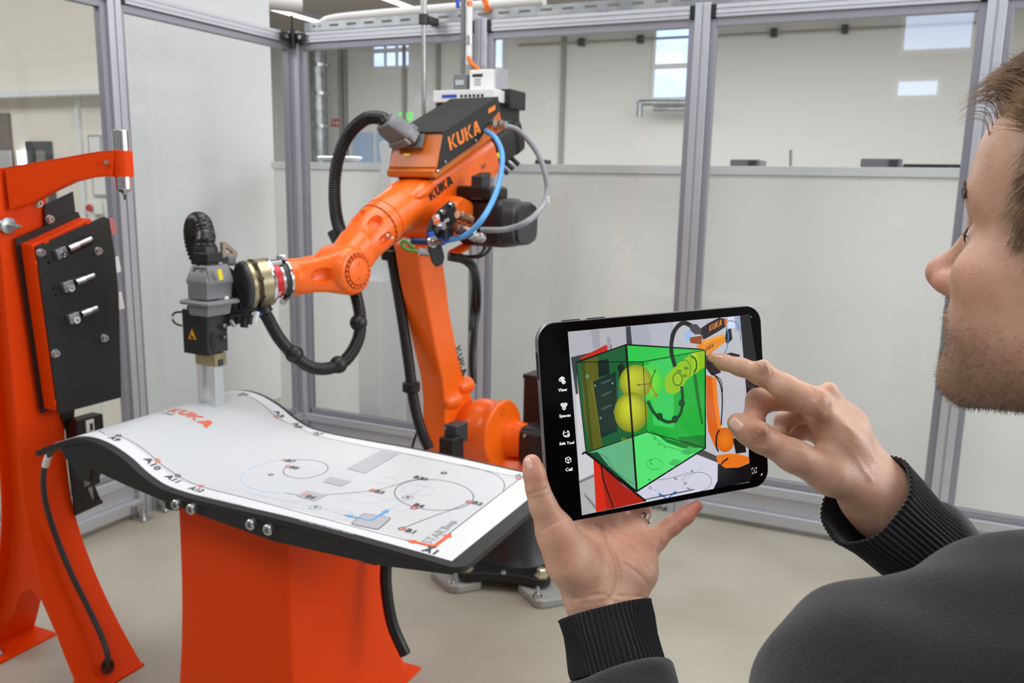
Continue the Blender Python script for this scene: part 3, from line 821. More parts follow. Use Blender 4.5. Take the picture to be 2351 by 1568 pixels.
# gray fields of the ramp
def field(pix, m, name, sub=4, lift=.0018):
    q = []
    for i in range(len(pix)):
        a, b_ = pix[i], pix[(i + 1) % len(pix)]
        for k in range(sub):
            p = SH(a[0] + (b_[0] - a[0]) * k / sub, a[1] + (b_[1] - a[1]) * k / sub)
            q.append(on(p[0], p[1], lift))
    MB().poly(q).build(name, m, table)
field([(874, 1035), (916, 1043), (838, 1088), (797, 1077)], M['printg'], 'gray_field')
field([(757, 1096), (806, 1106), (783, 1118), (741, 1107)], M['printg'], 'gray_field')
field([(704, 1127), (750, 1138), (722, 1152), (681, 1140)], M['printg'], 'gray_field')
# rounded key field under the blue axes
kf = spline([SH(*p) for p in ((842, 1181), (890, 1189), (894, 1194), (872, 1213), (862, 1216), (815, 1206), (809, 1201), (832, 1183))], 4, True)
MB().poly([on(p[0], p[1], .0018) for p in kf]).build('gray_field', M['printg'], table)
MB().ribbon([on(p[0], p[1], .0019) for p in kf], .0018, snor, True).build('printed_line', M['printk'], table)
# faint dashed outlines
fo = MB()
for (cx, cy, w, h) in ((880, 1103, 30, 9), (960, 1126, 34, 13), (833, 1145, 38, 12), (910, 1160, 38, 15), (770, 1182, 42, 13), (690, 1160, 42, 9)):
    pts = [(cx - w, cy - h * .2), (cx - w * .5, cy - h), (cx + w * .8, cy - h * .4), (cx + w, cy + h * .2), (cx + w * .5, cy + h), (cx - w * .8, cy + h * .5)]
    b = pline(pts, .0009, None, n=3, closed=True); fo.add(b.v, b.f)
fo.build('faint_outline', M['printl'], table)
# arrows
def arrow(p0, p1, w, m, name, head=.028, hw=2.6):
    a, b_ = SH(*p0), SH(*p1); d = nrm(b_ - a); n_ = snor(a); sd = np.cross(n_, d); e = b_ - d * head
    pts = [a + sd * w / 2, e + sd * w / 2, e + sd * w * hw / 2, b_, e - sd * w * hw / 2, e - sd * w / 2, a - sd * w / 2]
    MB().poly([on(p[0], p[1], .0021) for p in pts][::-1]).build(name, m, table)
arrow((851, 1197), (893, 1171), .007, M['printb'], 'blue_arrow', .018)
arrow((851, 1197), (790, 1183), .006, M['printb'], 'blue_arrow', .02)
arrow((996, 1256), (1036, 1226), .009, M['printo'], 'orange_arrow', .02, 2.4)
arrow((996, 1256), (932, 1241), .008, M['printo'], 'orange_arrow', .022, 2.4)
arrow((1022, 1214), (1047, 1197), .011, M['printg2'] if 'printg2' in M else mat('printed_mid_gray', srgb(150, 152, 158), .35), 'gray_arrow', .012, 2.0)
# marks and letters
dots = MB(); rd = MB()
for (px, py, red) in ((992, 1256, 0), (923, 1215, 1), (1078, 1153, 1), (951, 1167, 1), (856, 1127, 1), (701, 1137, 1), (652, 1057, 1), (661, 1071, 1), (1191, 1099, 1), (975, 1101, 0), (461, 1117, 1), (408, 1093, 0), (361, 1058, 1), (272, 1001, 0), (726, 999, 0), (680, 980, 0), (633, 957, 1), (551, 908, 0), (622, 1091, 0), (1019, 1087, 0)):
    c = SH(px, py)
    if c is None: continue
    ring = [on(c[0] + .006 * math.cos(q), c[1] + .006 * math.sin(q), .0019) for q in np.linspace(0, 2 * PI, 13)[:-1]]
    (rd if red else dots).ribbon(ring, .003, snor, True)
    if px > 850 and red is not None: dots.ribbon([on(c[0] + .009 * math.cos(q), c[1] + .009 * math.sin(q), .0018) for q in np.linspace(0, 2 * PI, 13)[:-1]], .0014, snor, True)
rd.build('red_mark', M['printo'], table); dots.build('black_mark', M['printk'], table)
def sheet_text(t, px, py, h, m, along='x', bold=.02, geo=None, name='lettering', slant=0.0, center=True):
    """lettering laid on the sheet; px,py = centre in the photo"""
    c = SH(px, py); g = geo or text_geo(t, bold); w = g[0][:, 0].max()
    def fn(u, v):
        a = (u - w / 2 + slant * v) * h; b_ = (v - .5) * h
        x, y = (c[0] + a, c[1] + b_) if along == 'x' else (c[0] - b_, c[1] + a)
        return on(x, y, .0024)
    mb = MB(); put_text(mb, g, fn); mb.build(name, m, table)
for t, px, py in (('A1', 987, 1266), ('B1', 943, 1221), ('B2', 1097, 1157), ('B4', 962, 1162), ('B5', 872, 1131), ('B6', 714, 1143), ('B7', 667, 1060), ('B8', 676, 1075), ('B3', 961, 1098), ('A12', 451, 1125), ('A11', 396, 1101), ('A10', 349, 1066), ('A9', 262, 1008), ('A2', 1196, 1093), ('A7', 731, 996), ('A4', 684, 977), ('A5', 640, 951), ('A6', 560, 905)):
    sheet_text(t, px, py, .0185 if t not in ('A1',) else .023, M['printk'], 'x')
sheet_text('START', 1002, 1229, .024, M['printg2'] if 'printg2' in M else bpy.data.materials['printed_mid_gray'], 'y', bold=-.01)
for t, px, py in (('X', 936, 1143), ('Y', 724, 1166)):
    sheet_text(t, px, py, .013, M['printk'], 'x')
    c = SH(px, py); MB().ribbon([on(c[0] + .014 * math.cos(q), c[1] + .014 * math.sin(q), .001) for q in np.linspace(0, 2 * PI, 25)[:-1]], .0014, snor, True).build('letter_ring', M['printk'], table)
sheet_text('KUKA', 437, 953, .036, M['printo'], 'x', geo=kuka_geo(), name='wordmark')
sheet_text('college', 381, 951, .014, M['printk'], 'x', bold=0)
sheet_text('Copyright 2023 Robotics GmbH', 747, 1212, .008, M['printl'], 'x', bold=0)
sheet_text('Robotics training base sheet', 508, 1150, .008, M['printl'], 'x', bold=0)

# ================================================================== LEFT STAND
XS = -2.385
stand = thing('tool_stand', 'tall orange tool stand with an arm and black tool panel at the left', 'stand', (XS, 1.72, 0))
yB0 = PX(37, 950, XS)[1]; yB1 = PX(150, 1000, XS)[1]
ztop = 1.617
def sfl(z):      # outward curve of the two legs towards the floor
    t = max(0., min(1., (.80 - z) / .80)); return t ** 2.0 * .23 - .05 * max(0, math.sin(PI * t)) * .35
zz = list(np.linspace(0, .84, 26)) + [ztop]
wd = lambda z: .05 * max(0, (.55 - z) / .55) ** 1.2
A = [np.array((XS + sfl(z), yB0 - wd(z) * .4, z)) for z in zz]; B = [np.array((XS + sfl(z), yB1 + wd(z) * .9, z)) for z in zz]
panel(MB(), A, B, (-.008, 0, 0)).build('right_leg_plate', M['orange2'], stand, smooth=50, bevel=.0015)
XS2 = XS - .11
A2 = [np.array((XS2 - sfl(z) * .9, yB0 - wd(z) * .4, z)) for z in zz]; B2 = [np.array((XS2 - sfl(z) * .9, yB1 + wd(z) * .9, z)) for z in zz]
panel(MB(), A2, B2, (.008, 0, 0)).build('left_leg_plate', M['orange2'], stand, smooth=50, bevel=.0015)
# web between the legs with an arch near the floor
web = [(p[0] - .008, yB0 + .03, p[2]) for p in A[4:]] + [(p[0] + .008, yB0 + .03, p[2]) for p in A2[4:][::-1]]
xm_ = (XS + XS2) / 2
arch = [(A2[4][0] + .05, yB0 + .03, A2[4][2]), (xm_ - .10, yB0 + .03, .17), (xm_ - .05, yB0 + .03, .26), (xm_, yB0 + .03, .29), (xm_ + .05, yB0 + .03, .26), (xm_ + .10, yB0 + .03, .17), (A[4][0] - .05, yB0 + .03, A[4][2])]
MB().prism(web + arch, (0, .006, 0)).build('web_plate', M['orange2'], stand, bevel=.001)
for X_, sg in ((A[0][0], 1), (A2[0][0], -1)):
    b = MB().bx(min(X_, X_ - sg * .12), max(X_, X_ - sg * .12), yB0 + (.03 if sg > 0 else -.02), yB1 + .05, 0, .01)
    b.build('foot_plate', M['orange2'], stand, bevel=.002)
    MB().lathe((X_ - sg * .07, yB0 + .03, .01), (0, 0, 1), [(0, .018), (.004, .018), (.004, .011), (.018, .010)], 6).build('anchor_bolt', M['steel'], stand)
# arm with clamp, holding the aluminium pin
YA = yB0 - .004
armtop = [(10, 385), (120, 366), (230, 347), (262, 346)]
armbot = [(258, 406), (235, 405), (208, 408), (170, 417), (120, 440), (70, 468), (22, 483)]
def AP(px, py): return PP(px, py, (XS - .02, YA, 1.5), nrm((.62, -.78, 0)))
pts = [AP(*p) for p in armtop + armbot]
MB().prism(pts, np.array((-.05, -.0, 0)) * 0 + nrm((-.62, .78, 0)) * .012).build('arm_plate', M['orange2'], stand, bevel=.0015)
back = [p + nrm((-.62, .78, 0)) * .05 for p in pts]
MB().prism(back, nrm((-.62, .78, 0)) * .008).build('arm_plate', M['orange2'], stand, bevel=.0015)
bt = [AP(*p) for p in armbot]
panel(MB(), bt, [p + nrm((-.62, .78, 0)) * .05 for p in bt], (0, 0, .004)).build('arm_underside', M['orange2'], stand, smooth=50)
tp = [AP(*p) for p in armtop]
panel(MB(), tp, [p + nrm((-.62, .78, 0)) * .05 for p in tp], (0, 0, -.004)).build('arm_top', M['orange2'], stand, smooth=50)
c0 = AP(277, 375) + nrm((-.62, .78, 0)) * .028
cz1 = AP(277, 345)[2]; cz0 = AP(277, 406)[2]
MB().lathe((c0[0], c0[1], cz0), (0, 0, 1), [(0, .030), (cz1 - cz0, .030)], 28).build('pin_clamp', M['orange2'], stand, smooth=40, bevel=.001)
pz1 = AP(271, 298)[2]; pz0 = AP(280, 447)[2]
pinr = .0245
MB().lathe((c0[0], c0[1], pz0), (0, 0, 1), [(0, .001), (.0, .006), (.006, .010), (.010, .018), (.016, pinr), (pz1 - pz0, pinr)], 28).build('aluminium_pin', M['chrome'], stand, smooth=40, bevel=.0008)
MB().cyl((c0[0], c0[1], pz0 - .016), (c0[0], c0[1], pz0 + .002), .003, 8, r1=.004).build('pin_tip', M['darkgray'], stand)
c = AP(247, 373); MB().lathe(c, nrm((.62, -.78, 0)), [(0, .006), (.022, .006), (.022, .003)], 12).build('clamp_screw', M['steel'], stand, smooth=40)
# disc with tapered pin on the column
c = P(20, 518, DEP((XS, yB0 + .03, 1.43)) - .02)
c[0] = XS + .004
c = PX(16, 518, XS + .004)
MB().lathe(c, (1, 0, 0), [(0, .024), (.008, .024), (.010, .021)], 24).build('locating_disc', M['galv'], stand, smooth=40)
MB().lathe(c + (.01, 0, 0), nrm((1, .05, 0)), [(0, .006), (.03, .006), (.034, .008), (.05, .002)], 12).build('locating_pin', M['steel'], stand, smooth=40)
# black mounting plate behind the tool box
mp = [PX(*p, XS + .006) for p in ((100, 470), (165, 440), (172, 500), (168, 960), (205, 1090), (232, 1155), (170, 1183), (150, 990), (140, 960), (100, 520))]
MB().prism(mp, (.006, 0, 0)).build('mounting_plate', M['blackmatte'], stand)
# tool box: orange body behind a black front panel
XF = XS + .075
fp = [PX(*p, XF) for p in ((80, 566), (236, 497), (248, 502), (262, 590), (270, 680), (276, 912), (132, 950))]
MB().prism(fp, (.006, 0, 0)).build('front_panel', M['blackmatte'], stand, bevel=.001)
ob = [PX(*p, XF) for p in ((76, 562), (210, 501), (225, 540), (235, 900), (130, 944))]
MB().prism([p - np.array((.058, 0, 0)) for p in ob], (.055, 0, 0)).build('box_body', M['orange2'], stand, bevel=.003)
MB().prism([p - np.array((.062, 0, 0)) + np.array((0, (p[1] - ob[2][1]) * .06, (p[2] - 1.1) * .05)) for p in ob], (.006, 0, 0)).build('back_plate', M['black'], stand)
for i, ((x0, y0), (x1, y1)) in enumerate((((126, 584), (213, 545)), ((142, 660), (219, 629)), ((155, 733), (226, 704)))):
    a = PX(x0, y0, XF + .006); b = PX(x1, y1, XF + .006); d = nrm(b - a); u = np.cross((1, 0, 0), d)
    L = np.linalg.norm(b - a)
    rr_ = .017
    ol = [a + d * (L - rr_) + (d * math.cos(q) + u * math.sin(q)) * rr_ for q in np.linspace(-PI / 2, PI / 2, 9)] + [a + d * rr_ + (d * math.cos(q) + u * math.sin(q)) * rr_ for q in np.linspace(PI / 2, 1.5 * PI, 9)]
    ol = [p + u * -.004 for p in ol]
    MB().prism([p + np.array((.0003, 0, 0)) for p in ol], (.0012, 0, 0)).build('slot_rim', M['blackgloss'], stand)
    MB().cyl(a + d * .07 + (.005, 0, 0), b - d * .012 + (.005, 0, 0), .0085, 14).build('tool_shank', M['steel'], stand, smooth=40)
    MB().cyl(a + d * .045 + (.006, 0, 0), a + d * .078 + (.006, 0, 0), .0105, 14).build('tool_collar', M['chrome'], stand, smooth=40)
    MB().box(a + d * .014 + np.array((.008, 0, 0)), (.036, .03, .018), (d, u, (1, 0, 0))).build('tool_block', M['galv'], stand, bevel=.002)
    MB().lathe(a + d * .014 - u * .006 + np.array((.016, 0, 0)), (1, 0, 0), [(0, .011), (.008, .011), (.008, .006), (.002, .006), (.002, .0001)], 16).build('tool_screw', M['chrome'], stand, smooth=35)
for (px, py, X_) in ((92, 580, XF + .006), (223, 576, XF + .006), (125, 811, XF + .006), (237, 776, XF + .006), (112, 503, XS + .012), (86, 467, XS + .0), (172, 1126, XS + .012)):
    c = PX(px, py, X_)
    MB().lathe(c, (1, 0, 0), [(0, .013), (.004, .013), (.004, .0095), (.014, .0095), (.014, .005), (.008, .005), (.008, .0001)], 16).build('socket_screw', M['steel'], stand, smooth=35)
hole = MB()
for (px, py) in ((112, 603), (103, 588), (123, 662), (128, 678), (136, 732), (140, 748)):
    hole.lathe(PX(px, py, XF + .0062), (1, 0, 0), [(0, .0045), (.0004, .0045)], 10)
hole.build('drill_hole', M['blackgloss'], stand)
om = MB()
for (x0, y0, x1, y1) in ((198, 514, 208, 510), (101, 558, 112, 554), (82, 598, 84, 608), (126, 918, 128, 930)):
    a = PX(x0, y0, XF + .0066); b = PX(x1, y1, XF + .0066); om.ribbon([a, b], .005, (1, 0, 0))
om.build('orange_tick', M['orange2'], stand)
# clip tags along the right edge of the panel: one red, two white
for i, (pix, m) in enumerate(((((233, 511), (258, 500), (268, 533), (245, 546)), mat('faded_red_tag', srgb(190, 105, 100), .5)), (((243, 600), (270, 588), (277, 622), (253, 634)), M['label']), (((250, 682), (277, 669), (285, 708), (257, 714)), M['label']))):
    q = [PX(*p, XF - .004) for p in pix]
    MB().prism(q, (.004, 0, 0)).build('clip_tag', m, stand, bevel=.001)
    c = sum(q) / 4; MB().lathe(c + np.array((.004, 0, 0)), (1, 0, 0), [(0, .005), (.002, .004)], 10).build('tag_rivet', M['steel'], stand)
# bracket joining table and stand: lock parts below the panel
a = PX(168, 955, XS + .03); 
lk = MB().bx(XS + .012, XS + .06, PX(160, 950, XS + .03)[1], PX(222, 950, XS + .03)[1], PX(180, 1000, XS + .03)[2], PX(180, 958, XS + .03)[2])
lk.build('lock_block', M['black'], stand, bevel=.004)
q0_ = PX(197, 966, XS + .062); q1_ = PX(216, 988, XS + .062)
MB().bx(XS + .06, XS + .064, q0_[1], q1_[1], q1_[2], q0_[2]).build('lock_label', M['label'], stand)
MB().bx(XS + .064, XS + .066, q0_[1] + .012, q1_[1] - .006, q1_[2] + .004, q0_[2] - .012).build('lock_slot', M['ink'], stand)
brk = [PX(*p, XS + .02) for p in ((150, 1022), (170, 1183), (233, 1154), (231, 1146), (213, 1153), (198, 1120), (226, 1108), (225, 1092), (232, 1085), (235, 1020))]
MB().prism(brk, (.008, 0, 0)).build('bracket_plate', M['blackmatte'], stand, bevel=.001)
q0_ = PX(199, 1120, XS + .022); q1_ = PX(215, 1152, XS + .022)
MB().bx(XS + .014, XS + .022, q0_[1], q1_[1], q1_[2], q0_[2]).build('bracket_key', M['galv'], stand)
for (x0, y0, x1, y1) in ((193, 1104, 206, 1113), (190, 1066, 203, 1076)):
    q0_ = PX(x0, y0, XS + .029); q1_ = PX(x1, y1, XS + .029)
    MB().bx(XS + .028, XS + .0295, q0_[1], q1_[1], q1_[2], q0_[2]).build('bracket_slot', M['midgray'], stand)
# cable with white tag from the board end down to the leg
cb = thing('sensor_cable', 'dark gray cable with a white tag hanging from the board end down the orange stand', 'cable', (XS + .05, yB0, .9))
pth = [PX(150, 1018, XS + .20), PX(126, 1030, XS + .17), PX(109, 1052, XS + .13), PX(100, 1090, XS + .10), PX(104, 1150, XS + .07), PX(128, 1230, XS + .05), PX(165, 1320, XS + .09), PX(205, 1400, XS + .14), PX(235, 1465, XS + .19), PX(247, 1505, XS + .22), PX(246, 1528, XS + .215)]
MB().tube(spline(pth, 8), .0085, 10).build('jacket', M['darkgray'], cb, smooth=60)
MB().tube(spline(pth[1:4], 8)[6:13], .010, 10).build('white_tag', M['label'], cb, smooth=60)
MB().tube([PX(170, 1015, XS + .21), PX(150, 1020, XS + .20), PX(138, 1026, XS + .185)], .010, 10).build('green_sleeve', mat('green_sleeve', srgb(40, 170, 70), .4), cb, smooth=60)
c = PX(246, 1530, XS + .212)
MB().lathe(c, (1, 0, .3), [(0, .024), (.004, .024), (.004, .017), (.001, .017), (.001, .0001)], 20).build('grommet', mat('dark_orange_hole', srgb(80, 25, 8), .6), cb, smooth=40)

regroup(table, [(('side_plate',), ('socket_screw',)), (('printed_sheet',), ('printed_field', 'printed_line', 'pale_blue_line', 'dashed_axis', 'gray_field', 'faint_outline', 'blue_arrow', 'orange_arrow', 'gray_arrow', 'red_mark', 'black_mark', 'lettering', 'letter_ring', 'wordmark')), (('pedestal_column',), ('foot_plate',))])
regroup(stand, [(('front_panel',), ('slot_rim', 'tool_shank', 'tool_collar', 'tool_block', 'tool_screw', 'drill_hole', 'orange_tick', 'clip_tag', 'tag_rivet')), (('front_panel', 'bracket_plate', 'mounting_plate', 'right_leg_plate'), ('socket_screw',)), (('lock_block',), ('lock_label', 'lock_slot')), (('bracket_plate',), ('bracket_key', 'bracket_slot')), (('pin_clamp',), ('clamp_screw',)), (('aluminium_pin',), ('pin_tip',)), (('locating_disc',), ('locating_pin',)), (('foot_plate',), ('anchor_bolt',))])
# ================================================================== ROBOT
R0 = P(1094, 383, 3.30); WC = P(783, 619, 2.72)
fa = nrm(WC - R0)                       # forearm axis, pointing forward to the wrist
fs = nrm(np.cross(fa, (0, 0, 1)))
if np.dot(fs, RW[:, 2]) < 0: fs = -fs   # sideways, towards the viewer's right
ft = np.cross(fa, fs)
if ft[2] < 0: ft = -ft
ah = nrm((fa[0], fa[1], 0)); UPV = np.array((0, 0, 1.))
def G(al, sl, tl): return WC + fa * al + fs * sl + ft * tl
def LP(px, py, c): return PP(px, py, WC + fs * c, fs)
robot = thing('industrial_robot', 'orange six axis robot arm with black motors and a two finger gripper', 'robot', (-1.4, 3.1, 0))
OR, BK = M['orange'], M['black']
ARM = bpy.data.objects['industrial_robot']
def circ(c, u, v, r, n=28, q0=0): return [c + u * r * math.cos(q0 + 2 * PI * k / n) + v * r * math.sin(q0 + 2 * PI * k / n) for k in range(n)]
def sup(c, u, v, ru, rv, e=2.0, n=32):   # superellipse ring
    o = []
    for k in range(n):
        t = 2 * PI * k / n; cs, sn = math.cos(t), math.sin(t)
        o.append(c + u * ru * math.copysign(abs(cs) ** (2 / e), cs) + v * rv * math.copysign(abs(sn) ** (2 / e), sn))
    return o
# ---- base on floor plates
BC = np.array((-1.40, 3.12, 0))
ARMB = MB()
bz = [(0.03, .27), (.05, .27), (.06, .255), (.075, .235), (.10, .225), (.30, .205), (.36, .20)]
bx_, by_ = ah, np.cross(UPV, ah)
def basering(z, r, e): return sup(BC + UPV * z, bx_, by_, r, r, e, 40)
MB().loft([basering(.075, .235, 3), basering(.12, .215, 2.4), basering(.34, .195, 2.1), basering(.40, .19, 2)]).build('base_casting', BK, robot, smooth=40)
fl_ = MB()
corners = [PZ(1046, 1318, .075), PZ(1262, 1337, .075), None, None]
e1 = corners[1] - corners[0]; pe = np.cross(UPV, nrm(e1)); W_f = np.linalg.norm(e1)
corners[2] = corners[1] + pe * W_f; corners[3] = corners[0] + pe * W_f
if np.dot(pe, RW[:, 2]) > 0: corners[2] = corners[1] - pe * W_f; corners[3] = corners[0] - pe * W_f
cf = sum(corners) / 4
outl = []
for i in range(4):
    c = corners[i]; nx = corners[(i + 1) % 4]; ins = .045
    d0 = nrm(corners[i - 1] - c); d1 = nrm(nx - c); ctr = c + (d0 + d1) * ins
    for k in range(6):
        t = k / 5; v = nrm(-d1 * (1 - t) - d0 * t); outl.append(ctr + v * ins)
    mid = (c + nx) / 2; outl += [c * .72 + nx * .28 + (cf - mid) * .10, mid + (cf - mid) * .13, c * .28 + nx * .72 + (cf - mid) * .10]
MB().prism([p - UPV * .028 for p in outl], (0, 0, .034)).build('base_flange', BK, robot, bevel=.004)
for c in corners:
    q = c + nrm(cf - c) * .05
    MB().lathe(q + UPV * .006, UPV, [(0, .030), (.006, .030), (.006, .02), (.03, .02), (.034, .014)], 6).build('hex_bolt', mat('zinc_bolt', srgb(215, 210, 180), .3, .8) if 'zinc_bolt' not in bpy.data.materials else bpy.data.materials['zinc_bolt'], robot, smooth=30)
m_ = (corners[0] + corners[1]) / 2; q = m_ + (cf - m_) * .16
MB().lathe(q + UPV * .006, UPV, [(0, .012), (.012, .010)], 10).build('grease_cap', M['steel'], robot, smooth=30)
# yellow warning plate on the base
yc = [PP(*p, BC + ah * .20 + fs * .05, nrm(ah * .75 + fs * .65)) for p in ((1228, 1262), (1300, 1248), (1300, 1282), (1228, 1309))]
yn = nrm(ah * .75 + fs * .65)
MB().prism([p + yn * .002 for p in yc], yn * .003).build('warning_plate', M['yellow'], robot)
yu = nrm(yc[1] - yc[0]); yv = nrm(yc[0] - yc[3]); yo = yc[3] + yn * .006
mb = MB()
put_text(mb, text_geo('DANGER', .02), plane_fn(yo + yu * .018 + yv * .052, yu, yv, .013)); mb.build('plate_lettering', M['ink'], robot)
mb = MB()
for k in range(3): mb.ribbon([yo + yu * .015 + yv * (.04 - k * .012), yo + yu * (.05 + .01 * k) + yv * (.044 - k * .012)], .0025, yn)
mb.build('plate_print', M['printk'], robot)
mb = MB(); 
mb.poly([yo + yu * a_ + yv * b_ for a_, b_ in ((.04, .012), (.062, .02), (.064, .014), (.085, .026), (.068, .03), (.07, .024), (.05, .022))]); mb.build('red_arrow', M['redsign'], robot)
# ---- rotating column (carousel) and shoulder housing
A2 = LP(1154.5, 995, .16)               # centre of the shoulder disc face
MB().lathe(BC + UPV * .40, UPV, [(0, .19), (.02, .20), (.05, .20), (.07, .185), (.1, .17)], 40).build('rotating_column', OR, robot, smooth=40)
sh = []
for d, r in ((-.215, .085), (-.19, .098), (-.135, .105), (-.128, .118), (-.12, .126), (-.07, .128), (-.062, .124), (-.03, .126), (-.02, .134), (.0, .136), (.006, .13)):
    sh.append(circ(A2 + fs * d, ah, UPV, r, 44))
MB().loft(sh).build('shoulder_housing', OR, robot, smooth=35)
# web from the shoulder down to the column
wb = [A2 - fs * .10 + ah * .13 - UPV * .02, A2 - fs * .10 - ah * .15 - UPV * .02, np.array((BC + UPV * .42 - ah * .17 - fs * .02)), np.array((BC + UPV * .42 + ah * .15 - fs * .02))]
o_ = A2 - fs * .125
prf = [(.128, -.02), (.10, -.12), (.05, -.22), (-.30, -.24), (-.26, -.08), (-.10, .06), (.05, .08)]
MB().prism([o_ + ah * a_ + UPV * b_ for a_, b_ in prf], fs * .13).build('shoulder_bracket', OR, robot, bevel=.02, seg=3)
# hollow on the disc face, grease nipple bosses
q = LP(1152, 946, .163); MB().lathe(q - fs * .001, fs, [(0, .017), (.004, .017), (.004, .012), (.002, .011), (.002, .0001)], 16).build('oil_plug', OR, robot, smooth=35)
# neck to the shoulder motor and the motor
q = A2 + fs * .0 + ah * -.07 - UPV * .03
MB().loft([circ(A2 + fs * d - ah * .075 - UPV * .04, ah, UPV, r, 28) for d, r in ((-.01, .085), (.03, .075), (.075, .072))]).build('motor_neck', OR, robot, smooth=40)
mo = A2 + fs * .075 - ah * .075 - UPV * .04
MB().loft([sup(mo + fs * d, ah, UPV, r, r, 5, 32) for d, r in ((0, .074), (.008, .08), (.22, .08), (.235, .07))]).build('shoulder_motor', BK, robot, smooth=40)
q = LP(1205, 1005, A2 @ fs - WC @ fs + .088); MB().lathe(mo + ah * .08 + UPV * .05 + fs * .03, ah, [(0, .008), (.006, .007)], 12).build('motor_screw', M['steel'], robot, smooth=30)
# black terminal box behind the shoulder
tb = P(1238, 960, 3.62)
MB().box((tb[0] + .08, tb[1], tb[2] - .02), (.22, .2, .42), (fs, ah, UPV)).build('terminal_box', BK, robot, bevel=.008)
MB().box((tb[0] + .08, tb[1], tb[2] + .197), (.225, .205, .02), (fs, ah, UPV)).build('terminal_box_lid', BK, robot, bevel=.004)
MB().box((tb[0] + .06, tb[1] + .02, tb[2] - .42), (.14, .12, .42), (fs, ah, UPV)).build('terminal_post', BK, robot, bevel=.008)
# small limit switch and stop block beside the link arm
q = P(1047, 993, 3.17); MB().box(q, (.055, .08, .075), (fs, ah, UPV)).build('limit_switch', M['darkgray'], robot, bevel=.004)
for dz in (.022, -.022): MB().lathe(q + ah * .04 - fs * .02 + UPV * dz, ah, [(0, .008), (.008, .007)], 10).build('switch_screw', M['steel'], robot, smooth=30)
q = P(1036, 1032, 3.12); MB().box(q, (.062, .07, .10), (fs, ah, UPV)).build('stop_block', BK, robot, bevel=.003)
# ---- link arm, traced on its side plane
CS = .0
mid = [(958, 560), (969, 640), (981, 703), (1002, 809), (1016, 870), (1022, 926), (1022, 996), (1024, 1040)]
rgt = [(1012, 560), (1027, 650), (1034, 715), (1055, 820), (1078, 890), (1092, 930)]
topp = [(958, 560), (985, 545), (1012, 560)]
midp = [LP(x, y, CS) for x, y in mid]; rgtp = [LP(x, y, CS) for x, y in rgt]
hub = LP(1090, 990, CS)
hubr = [hub + (ah * math.cos(q) + UPV * math.sin(q)) * .13 for q in np.linspace(PI * .75, PI * 1.75, 9)]
lk = midp + [hub + ah * .14 - UPV * .09, hub + ah * .03 - UPV * .14, hub - ah * .11 - UPV * .09, hub - ah * .135 + UPV * .03] + rgtp[::-1]
MB().prism(lk, -fs * .115).build('link_arm', OR, robot, bevel=.014, seg=3)
# recess-line of the arm's side, lettering running down the arm
mb = MB(); kg = kuka_geo()
ta = LP(1046, 800, CS); tbp = LP(1062, 868, CS); td = nrm(tbp - ta)
put_text(mb, kg, plane_fn(ta + fs * .0015, td, np.cross(fs, td), .031)); mb.build('wordmark', M['ink'], robot)
# bosses at the foot of the arm
for px, py, r_ in ((1072, 890, .028), (1040, 925, .032)):
    q = LP(px, py, CS + .02)
    MB().loft([circ(q - fs * .03 + ah * d, fs, UPV, r, 20) for d, r in ((-.05, r_ * 1.2), (.0, r_), (.02, r_ * .75), (.028, r_ * .4))]).build('lifting_boss', OR, robot, smooth=60)
# elbow head
EL = LP(1000, 500, .02)
MB().loft([circ(EL + fs * d, ah, UPV, r, 32) for d, r in ((-.13, .07), (-.12, .085), (.02, .085), (.10, .08), (.13, .07))]).build('elbow_housing', OR, robot, smooth=40)
# ---- forearm
def fring(al, r, t0=.045, e=2.0, rs=None): return sup(G(al, 0, t0), fs, ft, rs or r, r, e, 40)
sec = [(-.085, .060, .018, 2.3), (-.11, .070, .028, 2.1), (-.16, .0765, .040, 2), (-.212, .079, .046, 2), (-.2135, .076, .046, 2), (-.2185, .076, .046, 2), (-.22, .0805, .046, 2), (-.252, .081, .047, 2), (-.2525, .0795, .047, 2), (-.255, .0795, .047, 2), (-.2555, .0825, .047, 2), (-.37, .085, .047, 2.0), (-.385, .082, .046, 2.1), (-.43, .078, .04, 2.8), (-.47, .079, .036, 3.6), (-.88, .080, .026, 4.2), (-.895, .072, .026, 4.2)]
MB().loft([fring(al, r, t0, e) for al, r, t0, e in sec]).build('forearm', OR, robot, smooth=30)
# shoulder pads with hollows on the forearm casting
for sd in (1, -1):
    c = G(-.375, .058 * sd, .098)
    rr_ = []
    for al, r in ((-.11, .012), (-.07, .03), (-.02, .036), (.03, .030), (.06, .012)): rr_.append(sup(G(-.40 + al, .052 * sd, .088), fs, ft, r, r * .8, 2, 20))
    MB().loft(rr_).build('casting_pad', OR, robot, smooth=60)
FOREARM = bpy.data.objects['forearm']
def carve(o, mb):
    me = bpy.data.meshes.new('cutter'); me.from_pydata([tuple(np.array(p) - np.array(o.parent.location)) for p in mb.v], [], mb.f); me.validate(); recalc(me); me.update()
    co = bpy.data.objects.new('cutter', me); COL.objects.link(co); co.location = o.parent.location
    bpy.context.view_layer.update()
    md = o.modifiers.new('cut', 'BOOLEAN'); md.operation = 'DIFFERENCE'; md.solver = 'EXACT'; md.object = co
    dg = bpy.context.evaluated_depsgraph_get(); nm = bpy.data.meshes.new_from_object(o.evaluated_get(dg))
    o.modifiers.remove(md); old = o.data; o.data = nm; nm.name = old.name
    nm.polygons.foreach_set('use_smooth', [True] * len(nm.polygons)); nm.set_sharp_from_angle(angle=math.radians(32))
    bpy.data.objects.remove(co, do_unlink=True); bpy.data.meshes.remove(me)
